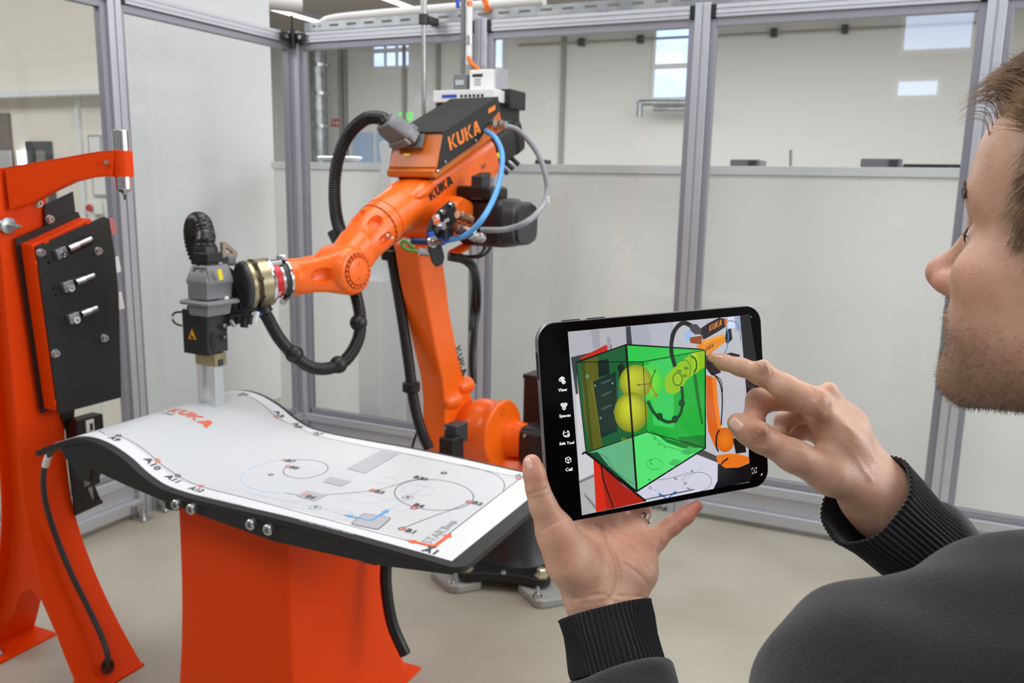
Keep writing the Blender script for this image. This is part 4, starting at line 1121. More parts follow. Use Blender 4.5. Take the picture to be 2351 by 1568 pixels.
# dashed seam ring
ds = MB()
for k in range(26):
    q0, q1 = 2 * PI * k / 26, 2 * PI * (k + .55) / 26
    ds.ribbon([G(-.216, 0, .046) + (fs * math.cos(q) + ft * math.sin(q)) * .0808 for q in np.linspace(q0, q1, 4)], .0055, lambda p: nrm(p - G(-.216, 0, .046)))
ds.build('seam_slot', mat('slot_shade', srgb(60, 18, 6), .7), robot)  # flat dashes in dark orange, painted shade of the slots
# pockets in the front casting
cut = MB()
for k, q in enumerate((-1.05, -.1, .8, 1.75, 2.8)):
    n_ = nrm(fs * math.cos(q) + ft * math.sin(q)); w_ = np.cross(n_, fa); c = G(-.158, 0, .04) + n_ * .0745
    cut.loft([sup(c + n_ * d_, fa, w_, a_, b_, 3, 24) for d_, a_, b_ in ((-.020, .012, .008), (-.017, .022, .013), (.0, .031, .020), (.012, .037, .026))])
for sd in (1,):
    n_ = nrm(fs * .75 + ft * .66); w_ = np.cross(n_, fa); c = G(-.405, 0, .045) + n_ * .081
carve(FOREARM, cut)
for px, py in ((889, 540), (899, 546)):
    q = LP(px, py, .072); MB().ball(q, .006, 10).build('rivet_mark', M['label'], robot, smooth=60)
# lettering on the forearm side
mb = MB(); o0 = LP(990, 461, .0815); o1 = LP(1041, 421, .0815); d = nrm(o1 - o0); L_k = np.linalg.norm(o1 - o0)
put_text(mb, kg, plane_fn(o0, d, np.cross(d, fs) * (1 if np.cross(d, fs)[2] > 0 else -1), L_k / kg[0][:, 0].max() * 1.0)); mb.build('wordmark', M['ink'], robot)
mb = MB(); q = LP(1106, 392, .0815); put_text(mb, text_geo('A4', 0), plane_fn(q, d, ft, .02)); mb.build('axis_mark', M['printk'], robot)
# rear motors of the wrist axes
for (sl, tl) in ((.0, .035),):
    MB().loft([sup(G(al, sl, tl), fs, ft, r * 1.0, r, 4, 28) for al, r in ((-.895, .070), (-.90, .076), (-1.03, .076), (-1.035, .07), (-1.05, .07), (-1.06, .078), (-1.10, .078), (-1.115, .06))]).build('wrist_motor', BK, robot, smooth=35)
yt_ = [LP(x, y, .0772) for x, y in ((1138, 352), (1148, 349), (1145, 365))]
MB().prism(yt_, fs * .001).build('warning_triangle', M['yellow'], robot)
for i_ in range(3):
    q = G(-.93 - .045 * i_, .05, -.035); MB().cyl(q, q - ft * .03 + fs * .03, .010, 10).build('plug', M['darkgray'], robot, smooth=40)
# ---- control box on the forearm
tB, tT, sB = .142, .249, .11
a0, a1 = -.463, -.925
def bxp(al, sl, tl): return G(al, sl, tl)
side = [(-.463, .140), (-.553, .2499), (-.929, .245), (-.922, .193), (-.79, .166), (-.80, .140)]
body = [(-.475, .140), (-.470, .155), (-.560, .243), (-.925, .238), (-.925, .140)]
MB().prism([bxp(a_, -.106, t_) for a_, t_ in body], fs * .212).build('box_body', M['orange3'], robot, bevel=.003)
# lower skirt with bevelled front
MB().prism([bxp(a_, -.104, t_) for a_, t_ in ((-.452, .150), (-.446, .130), (-.462, .117), (-.92, .117), (-.92, .150))], fs * .208).build('box_skirt', M['orange3'], robot, bevel=.004)
cov = [(-.470, .142), (-.556, .2505), (-.930, .2455), (-.923, .196), (-.835, .178), (-.745, .142)]
for sd in (1, -1):
    MB().prism([bxp(a_, sd * .1065, t_) for a_, t_ in cov], fs * .004 * sd).build('side_cover', M['blackmatte'], robot, bevel=.001)
MB().prism([bxp(a_, -.111, t_) for a_, t_ in ((-.554, .246), (-.556, .2505), (-.930, .2455), (-.930, .241))], fs * .222).build('top_cover', M['blackmatte'], robot, bevel=.001)
# gasket and mount under the box
MB().prism([bxp(a_, -.07, t_) for a_, t_ in ((-.47, .098), (-.46, .117), (-.90, .117), (-.90, .098))], fs * .14).build('mount_plate', BK, robot, bevel=.003)
MB().prism([bxp(a_, -.05, t_) for a_, t_ in ((-.52, .07), (-.52, .1), (-.86, .1), (-.86, .07))], fs * .10).build('mount_foot', OR, robot, bevel=.004)
# wordmark on the cover
mb = MB(); o0 = LP(1034, 346, .1108); o1 = LP(1105, 304, .1108); d = nrm(o1 - o0); L_k = np.linalg.norm(o1 - o0)
vv = ft - d * np.dot(ft, d)
put_text(mb, kg, plane_fn(o0, d, vv, L_k / kg[0][:, 0].max())); mb.build('wordmark', mat('orange_print', srgb(240, 130, 40), .45), robot)
q4 = [LP(x, y, .1108) for x, y in ((1121, 250), (1137, 241), (1137, 252), (1121, 261))]
MB().prism(q4, fs * .0008).build('type_label', bpy.data.materials['orange_print'], robot)
for (px, py) in ((1021, 372), (1091, 323), (1006, 393)):
    q = LP(px, py, .111); MB().lathe(q, fs, [(0, .006), (.004, .006), (.006, .004)], 10).build('cover_screw', M['steel'], robot, smooth=30)
# yellow tag on the box front
fn_ = nrm(np.cross(fs, G(-.556, 0, .243) - G(-.470, 0, .155)))
if np.dot(fn_, fa) < 0: fn_ = -fn_
pf = G(-.470, 0, .155) + fn_ * .001
def FP(px, py, l=0): return PP(px, py, pf + fn_ * l, fn_)
MB().prism([FP(*p) for p in ((927, 352), (942, 352), (941, 359), (926, 359))], fn_ * .001).build('yellow_tag', M['yellow'], robot)
# gray industrial connector at the box front, with the big black hose
c0_ = FP(940, 326)
hx = nrm(fn_ * .86 + ft * .35 - fs * .15)
u_ = fs; v_ = np.cross(hx, u_)
if v_[2] < 0: v_ = -v_
cg = MB()
flg = [FP(*p) for p in ((903, 347), (968, 349), (975, 314), (960, 309))]
MB().box(c0_ + fn_ * .006, (.135, .052, .012), (u_, np.cross(fn_, u_), fn_)).build('connector_flange', M['midgray'], robot, bevel=.003)
cga = c0_ + fn_ * .01; tip = P(906, 298, DEP(c0_) - .045)
hx = nrm(tip - cga); u_ = nrm(fs - hx * np.dot(fs, hx)); v_ = np.cross(u_, hx)
MB().loft([sup(cga + hx * d, u_, v_, a_, b_, 8, 24) for d, a_, b_ in ((0, .058, .026), (.03, .058, .026), (.034, .054, .030), (.085, .050, .030), (.11, .036, .026))]).build('connector_hood', M['castgray'], robot, smooth=40)
for sg in (1, -1):
    MB().box(cga + hx * .022 + u_ * .0 + v_ * .032 * sg, (.10, .014, .030), (u_, v_, hx)).build('locking_lever', M['midgray'], robot, bevel=.004)
# corrugated hose, black: connector -> loop -> behind the forearm
def hose(pts, r, n, name='corrugated_hose', amp=.06, m=None, par=None):
    pth = spline(pts, n)
    # resample evenly, three rings per corrugation
    pth = np.array(pth); seg = np.r_[0, np.cumsum(np.linalg.norm(np.diff(pth, axis=0), axis=1))]
    pitch = r * .42; N = int(seg[-1] / pitch) * 4 + 1
    tt = np.linspace(0, seg[-1], N)
    pp_ = np.stack([np.interp(tt, seg, pth[:, i]) for i in range(3)], 1)
    rs = [r * (1 + amp * (1 if k % 4 in (0, 1) else -1)) for k in range(N)]
    return MB().tube(pp_, rs, 16).build(name, m or M['rubber'], par or robot, smooth=70)
d0 = DEP(tip)
hose([tip - hx * .02, tip + hx * .03, P(878, 272, d0 + .0), P(840, 273, d0 + .04), P(800, 310, d0 + .10), P(775, 370, d0 + .14), P(768, 440, d0 + .16), P(775, 510, d0 + .14), P(797, 560, d0 + .08)], .0225, 14)
MB().cyl(tip - hx * .03, tip + hx * .035, .027, 18).build('hose_nut', BK, robot, smooth=40)
MB().lathe(P(770, 528, d0 + .14), nrm(P(778, 545, d0 + .14) - P(770, 528, d0 + .14)), [(0, .032), (.04, .032)], 18).build('hose_clamp', M['darkgray'], robot, smooth=40)
# blue and gray service lines
bl0 = G(-.80, .115, .165); bl0 = LP(1115, 301, .118); bl1 = LP(1018, 554, .16)
MB().tube(spline([bl0, P(1138, 318, DEP(bl0) - .06), P(1153, 360, DEP(bl0) - .10), P(1143, 430, DEP(bl0) - .16), P(1112, 496, DEP(bl1) - .06), P(1070, 539, DEP(bl1) - .04), bl1], 12), .0098, 12).build('blue_air_line', M['blue'], robot, smooth=60)
g0 = LP(1147, 287, .122); g1 = LP(1104, 528, .24)
MB().tube(spline([g0, P(1190, 300, DEP(g0)), P(1230, 345, DEP(g0) + .0), P(1252, 400, DEP(g0) - .02), P(1254, 455, DEP(g0) - .05), P(1220, 502, DEP(g1) - .02), P(1165, 526, DEP(g1) - .02), g1], 12), .0105, 12).build('gray_power_line', M['graycable'], robot, smooth=60)
q = P(1254, 458, DEP(g0) - .05); MB().cyl(q - (0, 0, .012), q + (0, 0, .012), .0125, 12).build('cable_tie', M['label'], robot, smooth=40)
MB().cyl(g0 - fs * .02, g0 + fs * .012, .018, 14).cyl(g0 + fs * .012, g0 + fs * .03, .014, 8).build('cable_gland', M['steel'], robot, smooth=30)
q = LP(1128, 283, .111); MB().cyl(q, q + fs * .018, .015, 14).build('cable_gland', M['steel'], robot, smooth=30)
# ---- elbow motor, black, with stepped end bell
mc = LP(1090, 508, .10)
MB().loft([sup(mc + fs * d, ah, UPV, a_, b_, 6, 36) for d, a_, b_ in ((-.02, .075, .08), (0, .085, .088), (.155, .085, .088), (.165, .075, .075))]).build('elbow_motor', BK, robot, smooth=35)
MB().loft([sup(mc + fs * d, ah, UPV, a_, b_, 4, 36) for d, a_, b_ in ((.16, .062, .062), (.165, .078, .078), (.215, .078, .078), (.22, .068, .068), (.232, .068, .068))]).build('motor_end_bell', M['darkgray'], robot, smooth=35)
MB().box(mc + fs * .05 + ah * .03 + UPV * .105, (.16, .12, .05), (fs, ah, UPV)).build('motor_terminal_box', BK, robot, bevel=.014, seg=3)
MB().prism([LP(x, y, .19) for x, y in ((1108, 405), (1128, 395), (1124, 460), (1106, 460))], -fs * .05).build('plug_tower', M['darkgray'], robot, bevel=.004)
for (x0, y0, x1, y1, r_, mm) in ((1050, 492, 1084, 506, .017, 'copper'), (1044, 521, 1090, 533, .022, 'copper'), (1080, 540, 1110, 548, .018, 'steel')):
    p0 = P(x0, y0, 2.86); p1 = P(x1, y1, 2.92)
    m__ = M['steel'] if mm == 'steel' else (bpy.data.materials.get('bronze_connector') or mat('bronze_connector', srgb(150, 110, 92), .25, .9))
    dd = np.linalg.norm(p1 - p0)
    MB().lathe(p0, p1 - p0, [(0, r_ * .8), (dd * .15, r_ * .8), (dd * .18, r_), (dd * .45, r_), (dd * .48, r_ * .85), (dd * .7, r_ * .85), (dd * .72, r_ * .95), (dd * .9, r_ * .95), (dd, r_ * .6)], 18).build('round_connector', m__, robot, smooth=30)
# black bracket plate with labels and fittings under the forearm
BPl = .155
pl = [(1030, 461), (1042, 468), (1048, 508), (1036, 522), (1022, 535), (1010, 560), (1018, 590), (1014, 606), (1000, 613), (990, 600), (980, 560), (978, 530), (985, 508), (996, 490)]
MB().prism([LP(x, y, BPl) for x, y in pl], fs * .006).build('bracket_plate', M['blackmatte'], robot, bevel=.001)
for (px, py) in ((1033, 469), (1013, 486), (998, 528)):
    q = LP(px, py, BPl + .006); MB().lathe(q, fs, [(0, .009), (.012, .009), (.012, .005), (.006, .005), (.006, .0001)], 12).build('socket_screw', M['steel'], robot, smooth=30)
MB().prism([LP(x, y, BPl + .0065) for x, y in ((992, 497), (1007, 491), (1011, 513), (998, 521))], fs * .001).build('label_white', M['label'], robot)
MB().prism([LP(x, y, BPl + .0078) for x, y in ((994, 508), (1010, 503), (1011, 513), (998, 521))], fs * .0006).build('label_orange', M['printo'], robot)
mb = MB(); put_text(mb, text_geo('K', .05), plane_fn(LP(997, 509, BPl + .0086), fa * -1, ft, .022)); mb.build('label_letter', M['printo'], robot)
MB().prism([LP(x, y, BPl + .0065) for x, y in ((1019, 505), (1030, 500), (1032, 507), (1021, 512))], fs * .001).build('label_white', M['label'], robot)
MB().prism([LP(x, y, BPl + .012) for x, y in ((980, 535), (990, 531), (991, 540), (981, 544))], fs * .012).build('blue_clip', M['bluedk'], robot, bevel=.001)
q = LP(990, 554, BPl + .006); MB().lathe(q, fs, [(0, .022), (.01, .022), (.01, .014), (.02, .014)], 18).build('fitting_ring', M['steel'], robot, smooth=30)
MB().cyl(LP(994, 556, BPl + .02), LP(1016, 555, BPl + .02), .011, 12).build('brass_fitting', bpy.data.materials['bronze_connector'], robot, smooth=30)
MB().cyl(LP(1010, 555, BPl + .02), LP(1018, 554, BPl + .012), .014, 8).build('blue_fitting', M['bluedk'], robot, smooth=30)
q = LP(1003, 521, BPl + .01); MB().cyl(q, q + fs * .03 + UPV * .005, .014, 12).build('steel_fitting', M['steel'], robot, smooth=30)
MB().box(LP(1024, 536, BPl + .02), (.03, .05, .045), (fs, ah, UPV)).build('valve_block', M['darkgray'], robot, bevel=.003)
MB().cyl(LP(963, 577, BPl - .03), LP(985, 580, BPl - .01), .014, 12).build('cable_socket', M['steel'], robot, smooth=30)
MB().tube(spline([LP(960, 577, BPl - .03), LP(935, 573, BPl - .06), LP(922, 562, BPl - .08), LP(930, 553, BPl - .07), LP(952, 572, BPl - .04)], 8), .006, 8).build('green_wire', mat('green_wire', srgb(80, 140, 55), .4), robot, smooth=60)
MB().tube(spline([LP(942, 552, .05), LP(985, 555, .10)], 4), .012, 8).build('dark_blue_line', mat('navy_line', srgb(25, 55, 110), .4), robot, smooth=60)
for pts_, r_ in (([(1098, 545), (1112, 565), (1100, 585), (1070, 588), (1040, 575)], .006), ([(1122, 548), (1125, 570), (1105, 588), (1075, 590), (1042, 580)], .006), ([(1030, 585), (1055, 590), (1075, 605), (1086, 640), (1088, 700), (1080, 760), (1075, 820), (1078, 880)], .014), ([(1030, 592), (1060, 602), (1078, 630), (1078, 690), (1072, 760)], .012)):
    MB().tube(spline([P(x + (9 if y > 600 else 0), y, 3.10 + .0045 * min(110, max(0, y - 560))) for x, y in pts_], 8), r_, 10).build('black_cable', M['rubber'], robot, smooth=60)
MB().cyl(P(1122, 535, 3.05), P(1124, 550, 3.05), .005, 8).build('white_ferrule', M['label'], robot, smooth=40)
MB().prism([P(x, y, 3.1) for x, y in ((1052, 578), (1085, 560), (1080, 572), (1060, 583))], np.array(fs) * -.05).build('cable_guide', OR, robot, bevel=.003)
# black cable conduit along the left of the link arm
pc = [(893, 560), (902, 600), (912, 660), (925, 740), (938, 830), (950, 920), (966, 985), (985, 1030)]
hose([PP(x, y, WC + fs * -.13 + ah * -.45, nrm(ah + fs * .3)) for x, y in pc], .021, 10, amp=.04)
for px, py in ((896, 585), (944, 888)):
    q = PP(px, py, WC + fs * -.13 + ah * -.45, nrm(ah + fs * .3)); MB().lathe(q - UPV * .02, UPV, [(0, .028), (.004, .034), (.035, .034), (.04, .028)], 18).build('hose_clamp', BK, robot, smooth=40)
# thin cable from the arm to the floor
MB().tube(spline([P(966, 960, 3.5), P(958, 990, 3.5), P(946, 1030, 3.5), P(935, 1110, 3.5)], 6), .005, 8).build('thin_cable', M['rubber'], robot, smooth=60)

# ---- wrist: drum with bolted cap, fork body, flange
hd = nrm((-.468, -.872, -.10)); hp = nrm(np.cross(UPV, hd)); 
if np.dot(hp, fs) < 0: hp = -hp
ht = np.cross(hd, hp); ht = ht if ht[2] > 0 else -ht
DW = .070
W0 = WC.copy()
MB().loft([circ(W0 + fs * d, fa, ft, r, 40) for d, r in ((-.072, .05), (-.066, .066), (-.05, .078), (.045, .080), (.062, .074), (DW, .064))]).build('wrist_drum', OR, robot, smooth=50)
MB().loft([circ(W0 + fs * d, fa, ft, r, 40) for d, r in ((DW - .002, .0575), (DW + .001, .0575), (DW + .001, .043), (DW + .006, .043), (DW + .007, .041))]).build('cap_disc', OR, robot, smooth=30)
rg = MB(); bl_ = MB()
for k in range(20):
    t_ = 2 * PI * k / 20; c = W0 + fs * (DW + .0012) + (fa * math.cos(t_) + ft * math.sin(t_)) * .0505
    rg.lathe(c, fs, [(0, .0058), (.003, .0058), (.003, .003), (.0005, .003), (.0005, .0001)], 10)
rg.build('cap_bolt_ring', OR, robot, smooth=30)
MB().ribbon(circ(W0 + fs * (DW + .0014), fa, ft, .0505, 60), .0145, fs, True).build('cap_recess', mat('cap_recess_shade', srgb(96, 32, 10), .6), robot)  # flat band coloured as the shaded recess around the bolts
for sg in (.024, -.024): MB().lathe(W0 + fs * (DW + .007) + UPV * sg, fs, [(0, .003), (.0004, .003)], 8).build('cap_hole', M['ink'], robot)
# drum web to the forearm
MB().loft([sup(G(al, 0, t0), fs, ft, a_, b_, 3, 28) for al, t0, a_, b_ in ((.0, .004, .060, .066), (-.05, .012, .064, .064), (-.10, .026, .066, .066))]).build('wrist_neck', OR, robot, smooth=60)
# fork body to the flange: two arms and a round head
hs0 = W0 + hd * .03
def hring(d, ru, rv, e=3, off=0.0): return sup(W0 + hd * d + hp * off, hp, ht, ru, rv, e, 32)
MB().loft([hring(.02, .030, .070, 3, .046), hring(.06, .026, .060, 3, .040), hring(.11, .022, .052, 3, .034), hring(.15, .030, .054, 2.4, .022), hring(.165, .045, .056, 2, .008)]).build('fork_arm', OR, robot, smooth=50)
MB().loft([hring(.02, .022, .056, 3, -.046), hring(.06, .022, .054, 3, -.044), hring(.11, .022, .052, 3, -.036), hring(.15, .030, .054, 2.4, -.022), hring(.165, .045, .056, 2, -.008)]).build('fork_arm', OR, robot, smooth=50)
fk = [o for o in robot.children if o.name.startswith('fork_arm')]
pc_ = W0 + hd * .095 + hp * .060
cut = MB().loft([sup(pc_ + hp * o_, hd, ht, a_, b_, 3, 28) for o_, a_, b_ in ((-.020, .016, .010), (-.017, .026, .016), (.0, .036, .024), (.02, .044, .032))])
carve(fk[0], cut)
MB().lathe(W0 + hd * .118 + hp * .046, hp, [(0, .007), (.006, .006), (.006, .003), (.002, .003), (.002, .0001)], 12).build('pocket_screw', OR, robot, smooth=30)
def hl(prof, name, m, n=40): MB().loft([circ(W0 + hd * d, hp, ht, r, n) for d, r in prof]).build(name, m, robot, smooth=35)
hl([(.150, .050), (.158, .058), (.178, .0585), (.182, .057)], 'wrist_flange', OR)
hl([(.182, .0575), (.184, .0605), (.188, .0605), (.190, .058)], 'clamp_band', M['chrome'])
hl([(.190, .053), (.204, .053)], 'hose_ring', M['darkgray'])
MB().box(W0 + hd * .192 + ht * .066 - hp * .005, (.02, .026, .016), (hd, hp, ht)).cyl(W0 + hd * .192 + ht * .066 - hp * .03, W0 + hd * .192 + ht * .066 + hp * .02, .007, 10).build('band_screw', M['chrome'], robot, bevel=.002)
MB().box(W0 + hd * .205 + ht * .045 - hp * .025, (.05, .02, .03), (hd, hp, ht)).build('bracket_gray', M['castgray'], robot, bevel=.003)
MB().cyl(W0 + hd * .19 - ht * .062 - hp * .01, W0 + hd * .215 - ht * .068 + hp * .02, .010, 12).build('band_screw', M['steel'], robot, smooth=40)
hl([(.204, .050), (.214, .050)], 'adapter_ring', M['steel'])
hl([(.214, .0545), (.216, .056), (.240, .056), (.242, .0545)], 'red_ring', M['red'])
mb = MB(); c_ = W0 + hd * .2285
put_text(mb, text_geo('tool', .03), lambda a_, b_: c_ + (lambda q: (hp * math.cos(q) + ht * math.sin(q)) * .0563)(-.95 + a_ * .16 * 1.0) + hd * (.006 - b_ * .012)); mb.build('ring_lettering', M['label'], robot)
MB().box(W0 + hd * .22 + ht * .054 + hp * .02, (.035, .016, .014), (hd, hp, ht)).build('valve_lever', M['steel'], robot, bevel=.003)
hl([(.242, .066), (.244, .0745), (.250, .0745), (.252, .0735)], 'steel_rim', M['chrome'])
gold = mat('champagne_metal', srgb(172, 160, 130), .32, .75, noise=(40, .06)); M['gold'] = gold
hl([(.252, .0735), (.285, .0735), (.2855, .072)], 'champagne_drum', gold)
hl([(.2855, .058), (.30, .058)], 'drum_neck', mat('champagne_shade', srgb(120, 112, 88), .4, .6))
hl([(.30, .070), (.302, .0735), (.312, .0735), (.314, .072)], 'champagne_disc', gold)
for k in range(8):
    dh = MB()
    t_ = 2 * PI * k / 8 + .3; n_ = hp * math.cos(t_) + ht * math.sin(t_)
    dh.lathe(W0 + hd * .287 + n_ * .0715, n_, [(0, .0065), (.0026, .0065), (.0026, .004), (.0005, .0001)], 10)
    dh.build('set_screw', M['black'], robot, smooth=30)
hl([(.314, .071), (.322, .071), (.328, .066)], 'black_disc', M['darkgray'])
# hanging corrugated hose with three ball guides
dh_ = DEP(W0 + hd * .27)
hpts = [P(596, 700, dh_ + .02), P(612, 725, dh_ + .02), P(640, 775, dh_ + .02), P(675, 815, dh_ + .03), P(715, 843, dh_ + .05), P(757, 845, dh_ + .08), P(795, 825, dh_ + .12), P(822, 780, dh_ + .16), P(827, 730, dh_ + .18), P(818, 680, dh_ + .20), P(805, 640, dh_ + .24)]
hose(hpts, .0195, 10)
for (px, py, dd) in ((676, 813, .03), (777, 837, .10), (823, 741, .17)):
    c = P(px, py, dh_ + dd); MB().ball(c, .0285, 22).build('ball_guide', M['black'], robot, smooth=80)
MB().lathe(P(592, 690, dh_ + .01), nrm(P(605, 712, dh_ + .02) - P(592, 690, dh_ + .01)), [(0, .018), (.03, .026), (.045, .026)], 16).build('hose_nut', M['black'], robot, smooth=40)
# fittings below the drum
for (x0, y0, x1, y1, r_, m__) in ((560, 712, 590, 700, .016, 'black'), (530, 722, 575, 718, .014, 'black'), (548, 742, 552, 720, .012, 'black'), (560, 752, 563, 728, .012, 'black'), (572, 745, 575, 722, .009, 'black'), (585, 738, 590, 715, .009, 'label'), (540, 748, 530, 735, .008, 'steel')):
    MB().cyl(P(x0, y0, dh_ - .01), P(x1, y1, dh_ - .01), r_, 12).build('air_fitting', M[m__], robot, smooth=40)
MB().tube(spline([P(590, 712, dh_), P(596, 722, dh_), P(604, 716, dh_), P(600, 700, dh_)], 6), .004, 8).build('blue_tube', M['bluedk'], robot, smooth=60)

# ---- gripper: connector, bracket, body, fingers
gd = DEP(W0 + hd * .36)
HZ = nrm((-.08, -.995, 0)); PZv = nrm((.995, -.08, 0))      # front-left and right face normals of the gripper
def RF(px, py, o): return PP(px, py, o, PZv)              # right face plane
def FFc(px, py, o): return PP(px, py, o, HZ)              # front-left face plane
E0 = P(474, 765, 2.50)                                    # front vertical edge of the cover
grip = []
# bracket plate with triangular window
tri_o = [RF(*p, E0 - PZv * .004) for p in ((545, 650), (553, 660), (560, 690), (562, 735), (508, 748), (488, 742), (490, 728))]
tri_h = [RF(*p, E0 - PZv * .004) for p in ((545, 690), (551, 693), (553, 722), (520, 728), (518, 724))]
ctr = sum(tri_h) / 5
# frame = outer strip around the window
def ringplate(outer, inner, vec, name, m, par):
    n = len(outer); mb = MB(); vec = np.array(vec)
    # match inner points to outer by nearest angle
    vs = list(outer) + [inner[min(range(len(inner)), key=lambda j: np.linalg.norm(inner[j] - o))] for o in outer]
    vs2 = [v + vec for v in vs]; fs_ = []
    for i in range(n):
        j = (i + 1) % n
        fs_ += [(i, j, n + j, n + i), (2 * n + i, 3 * n + i, 3 * n + j, 2 * n + j), (i, 2 * n + i, 2 * n + j, j), (n + i, n + j, 3 * n + j, 3 * n + i)]
    mb.add(vs + vs2, fs_); return mb.build(name, m, par)
ringplate(tri_o, tri_h, -PZv * .012, 'bracket_gusset', M['darkgray'], robot)
# curved black backing behind the connector
bp = [RF(*p, E0 - PZv * .035) for p in ((524, 610), (540, 622), (556, 650), (562, 690), (562, 740), (500, 745), (500, 610))]
MB().prism(bp, -PZv * .02).build('adapter_plate', M['black'], robot, bevel=.002)
MB().prism([RF(*p, E0 - PZv * .004) for p in ((476, 733), (560, 728), (562, 742), (510, 752), (478, 748))], -PZv * .085).build('bracket_shelf', M['darkgray'], robot, bevel=.002)
# connector hood (gray) : tapered block
ch_lo, ch_mid, ch_top = 700, 655, 607
def cring(py, wl, fr, dz=0):       # ring at image height py: half sizes along PZv and HZ
    c = P(482, py, 2.475); return [c + PZv * a_ * wl + HZ * b_ * fr for a_, b_ in ((1, 1), (-1, 1), (-1, -1), (1, -1))]
def conn(rows, name, m, bev=.003):
    return MB().loft([cring(*r) for r in rows]).build(name, m, robot, bevel=bev)
conn([(684, .040, .046), (652, .041, .047), (648, .044, .050), (642, .044, .050), (612, .036, .040), (606, .034, .036)], 'connector_hood', M['castgray'])
conn([(697, .060, .058), (690, .062, .060), (686, .056, .055)], 'connector_flange', M['castgray'])
conn([(722, .038, .042), (697, .042, .046)], 'connector_base', M['castgray'])
# sloped side cover of the connector with a rivet
sc_ = [RF(*p, P(500, 690, 2.455)) for p in ((497, 695), (520, 668), (527, 660), (528, 690), (520, 708), (505, 706))]
MB().prism(sc_, -PZv * .05).build('connector_shroud', M['castgray'], robot, bevel=.003)
q = RF(519, 686, P(500, 690, 2.455)); MB().lathe(q, PZv, [(0, .009), (.004, .0085), (.006, .005)], 16).build('rivet', M['label'], robot, smooth=40)
# front frame and mark on the connector
fo_ = P(462, 640, 2.43)
fr_ = [FFc(*p, P(470, 640, 2.43)) for p in ((444, 612), (476, 614), (484, 650), (440, 647))]
ringplate(fr_, [FFc(*p, P(470, 640, 2.43)) for p in ((448, 616), (473, 618), (480, 646), (445, 643))], HZ * .002, 'hood_frame', M['castgray'], robot)
c = FFc(463, 629, P(470, 640, 2.428)); mb = MB(); hu = nrm(np.cross(UPV, HZ))
mb.ribbon(circ(c, hu, UPV, .010, 24), .0025, HZ, True)
for dz in (-.004, .004): mb.ribbon([c - hu * .009 + UPV * dz, c + hu * .009 + UPV * dz], .0022, HZ)
mb.build('hood_emblem', M['midgray'], robot)
sp_ = [FFc(*p, P(470, 672, 2.43)) for p in ((466, 656), (468, 656), (468, 682), (466, 682))]
MB().prism(sp_, HZ * .001).build('hood_groove', M['darkgray'], robot)
yl_ = [RF(*p, P(505, 630, 2.432)) for p in ((498, 619), (507, 618), (512, 641), (503, 643))]
MB().prism(yl_, PZv * .002).build('yellow_tag', M['yellow'], robot)
yl_ = [FFc(*p, P(465, 702, 2.43)) for p in ((458, 698), (474, 699), (474, 708), (458, 707))]
MB().prism(yl_, HZ * .002).build('yellow_tag', M['yellow'], robot)
# hose from connector top, bent backwards
ht0 = P(474, 606, 2.475)
MB().lathe(P(474, 610, 2.475), UPV, [(0, .034), (.004, .034), (.05, .034), (.06, .03)], 8).build('hose_gland', M['black'], robot, smooth=30)
MB().box(P(478, 590, 2.46), (.06, .06, .03), (HZ, PZv, UPV)).build('gland_clip', M['black'], robot, bevel=.004)
hose([ht0 + UPV * .02, ht0 + UPV * .07, P(471, 540, 2.475), P(463, 512, 2.49), P(450, 510, 2.53), P(444, 530, 2.57), P(448, 565, 2.60), P(462, 600, 2.62), P(500, 640, 2.64)], .0275, 10)
# locking bow to the right of the gland
lb_o = [RF(*p, P(520, 575, 2.55)) for p in ((505, 556), (513, 555), (539, 578), (539, 590), (505, 592))]
ringplate(lb_o, [RF(*p, P(520, 575, 2.55)) for p in ((512, 566), (516, 566), (530, 580), (528, 584), (514, 582))], PZv * .012, 'locking_bow', mat('bow_beige', srgb(150, 138, 122), .45), robot)
MB().box(P(526, 598, 2.55), (.03, .03, .03), (HZ, PZv, UPV)).build('latch_block', M['castgray'], robot, bevel=.003)
# gripper body with cover, slot, screws
wG = .104; lG = .070
zt_ = RF(472, 716, E0)[2]; zb_ = RF(480, 818, E0)[2]
e_ = np.array((E0[0], E0[1], 0))
cvr = [e_, e_ - PZv * wG, e_ - PZv * wG - HZ * .012, e_ - HZ * .012]
MB().prism([p + UPV * zb_ for p in cvr], UPV * (zt_ - zb_)).build('gripper_cover', M['blackmatte'], robot, bevel=.003)
bd = [e_ - HZ * .010 - PZv * .002, e_ - PZv * (wG - .01) - HZ * .010, e_ - PZv * (wG - .01) - HZ * (.012 + lG), e_ - HZ * (.012 + lG) - PZv * .002]
MB().prism([p + UPV * (zb_ + .004) for p in bd], UPV * (zt_ - zb_ + .006)).build('gripper_body', M['darkgray'], robot, bevel=.003)
for py in (750, 773):
    q = RF(512, py, E0); MB().lathe(q, PZv, [(0, .010), (.008, .010), (.008, .0045), (.003, .0045), (.003, .0001)], 16).build('socket_screw', M['chrome'], robot, smooth=35)
    q = RF(503, py, E0); MB().lathe(q, PZv, [(-.003, .006), (.0004, .006)], 12).build('screw_bore', M['ink'], robot)
sl = [RF(*p, E0) for p in ((484, 768), (487, 763), (491, 763), (494, 768), (496, 800), (492, 807), (488, 805), (486, 800))]
MB().prism(sl, PZv * .0012).build('body_slot', M['ink'], robot)
ftr = [FFc(*p, E0) for p in ((441, 755), (452, 780), (433, 778))]
MB().prism([p + HZ * .0006 for p in ftr], HZ * .001).build('warning_triangle', mat('amber_print', srgb(240, 170, 30), .4), robot)
c_ = sum(ftr) / 3; MB().prism([c_ + (p - c_) * .72 + HZ * .002 for p in ftr], HZ * .0004).build('triangle_field', bpy.data.materials['amber_print'], robot)
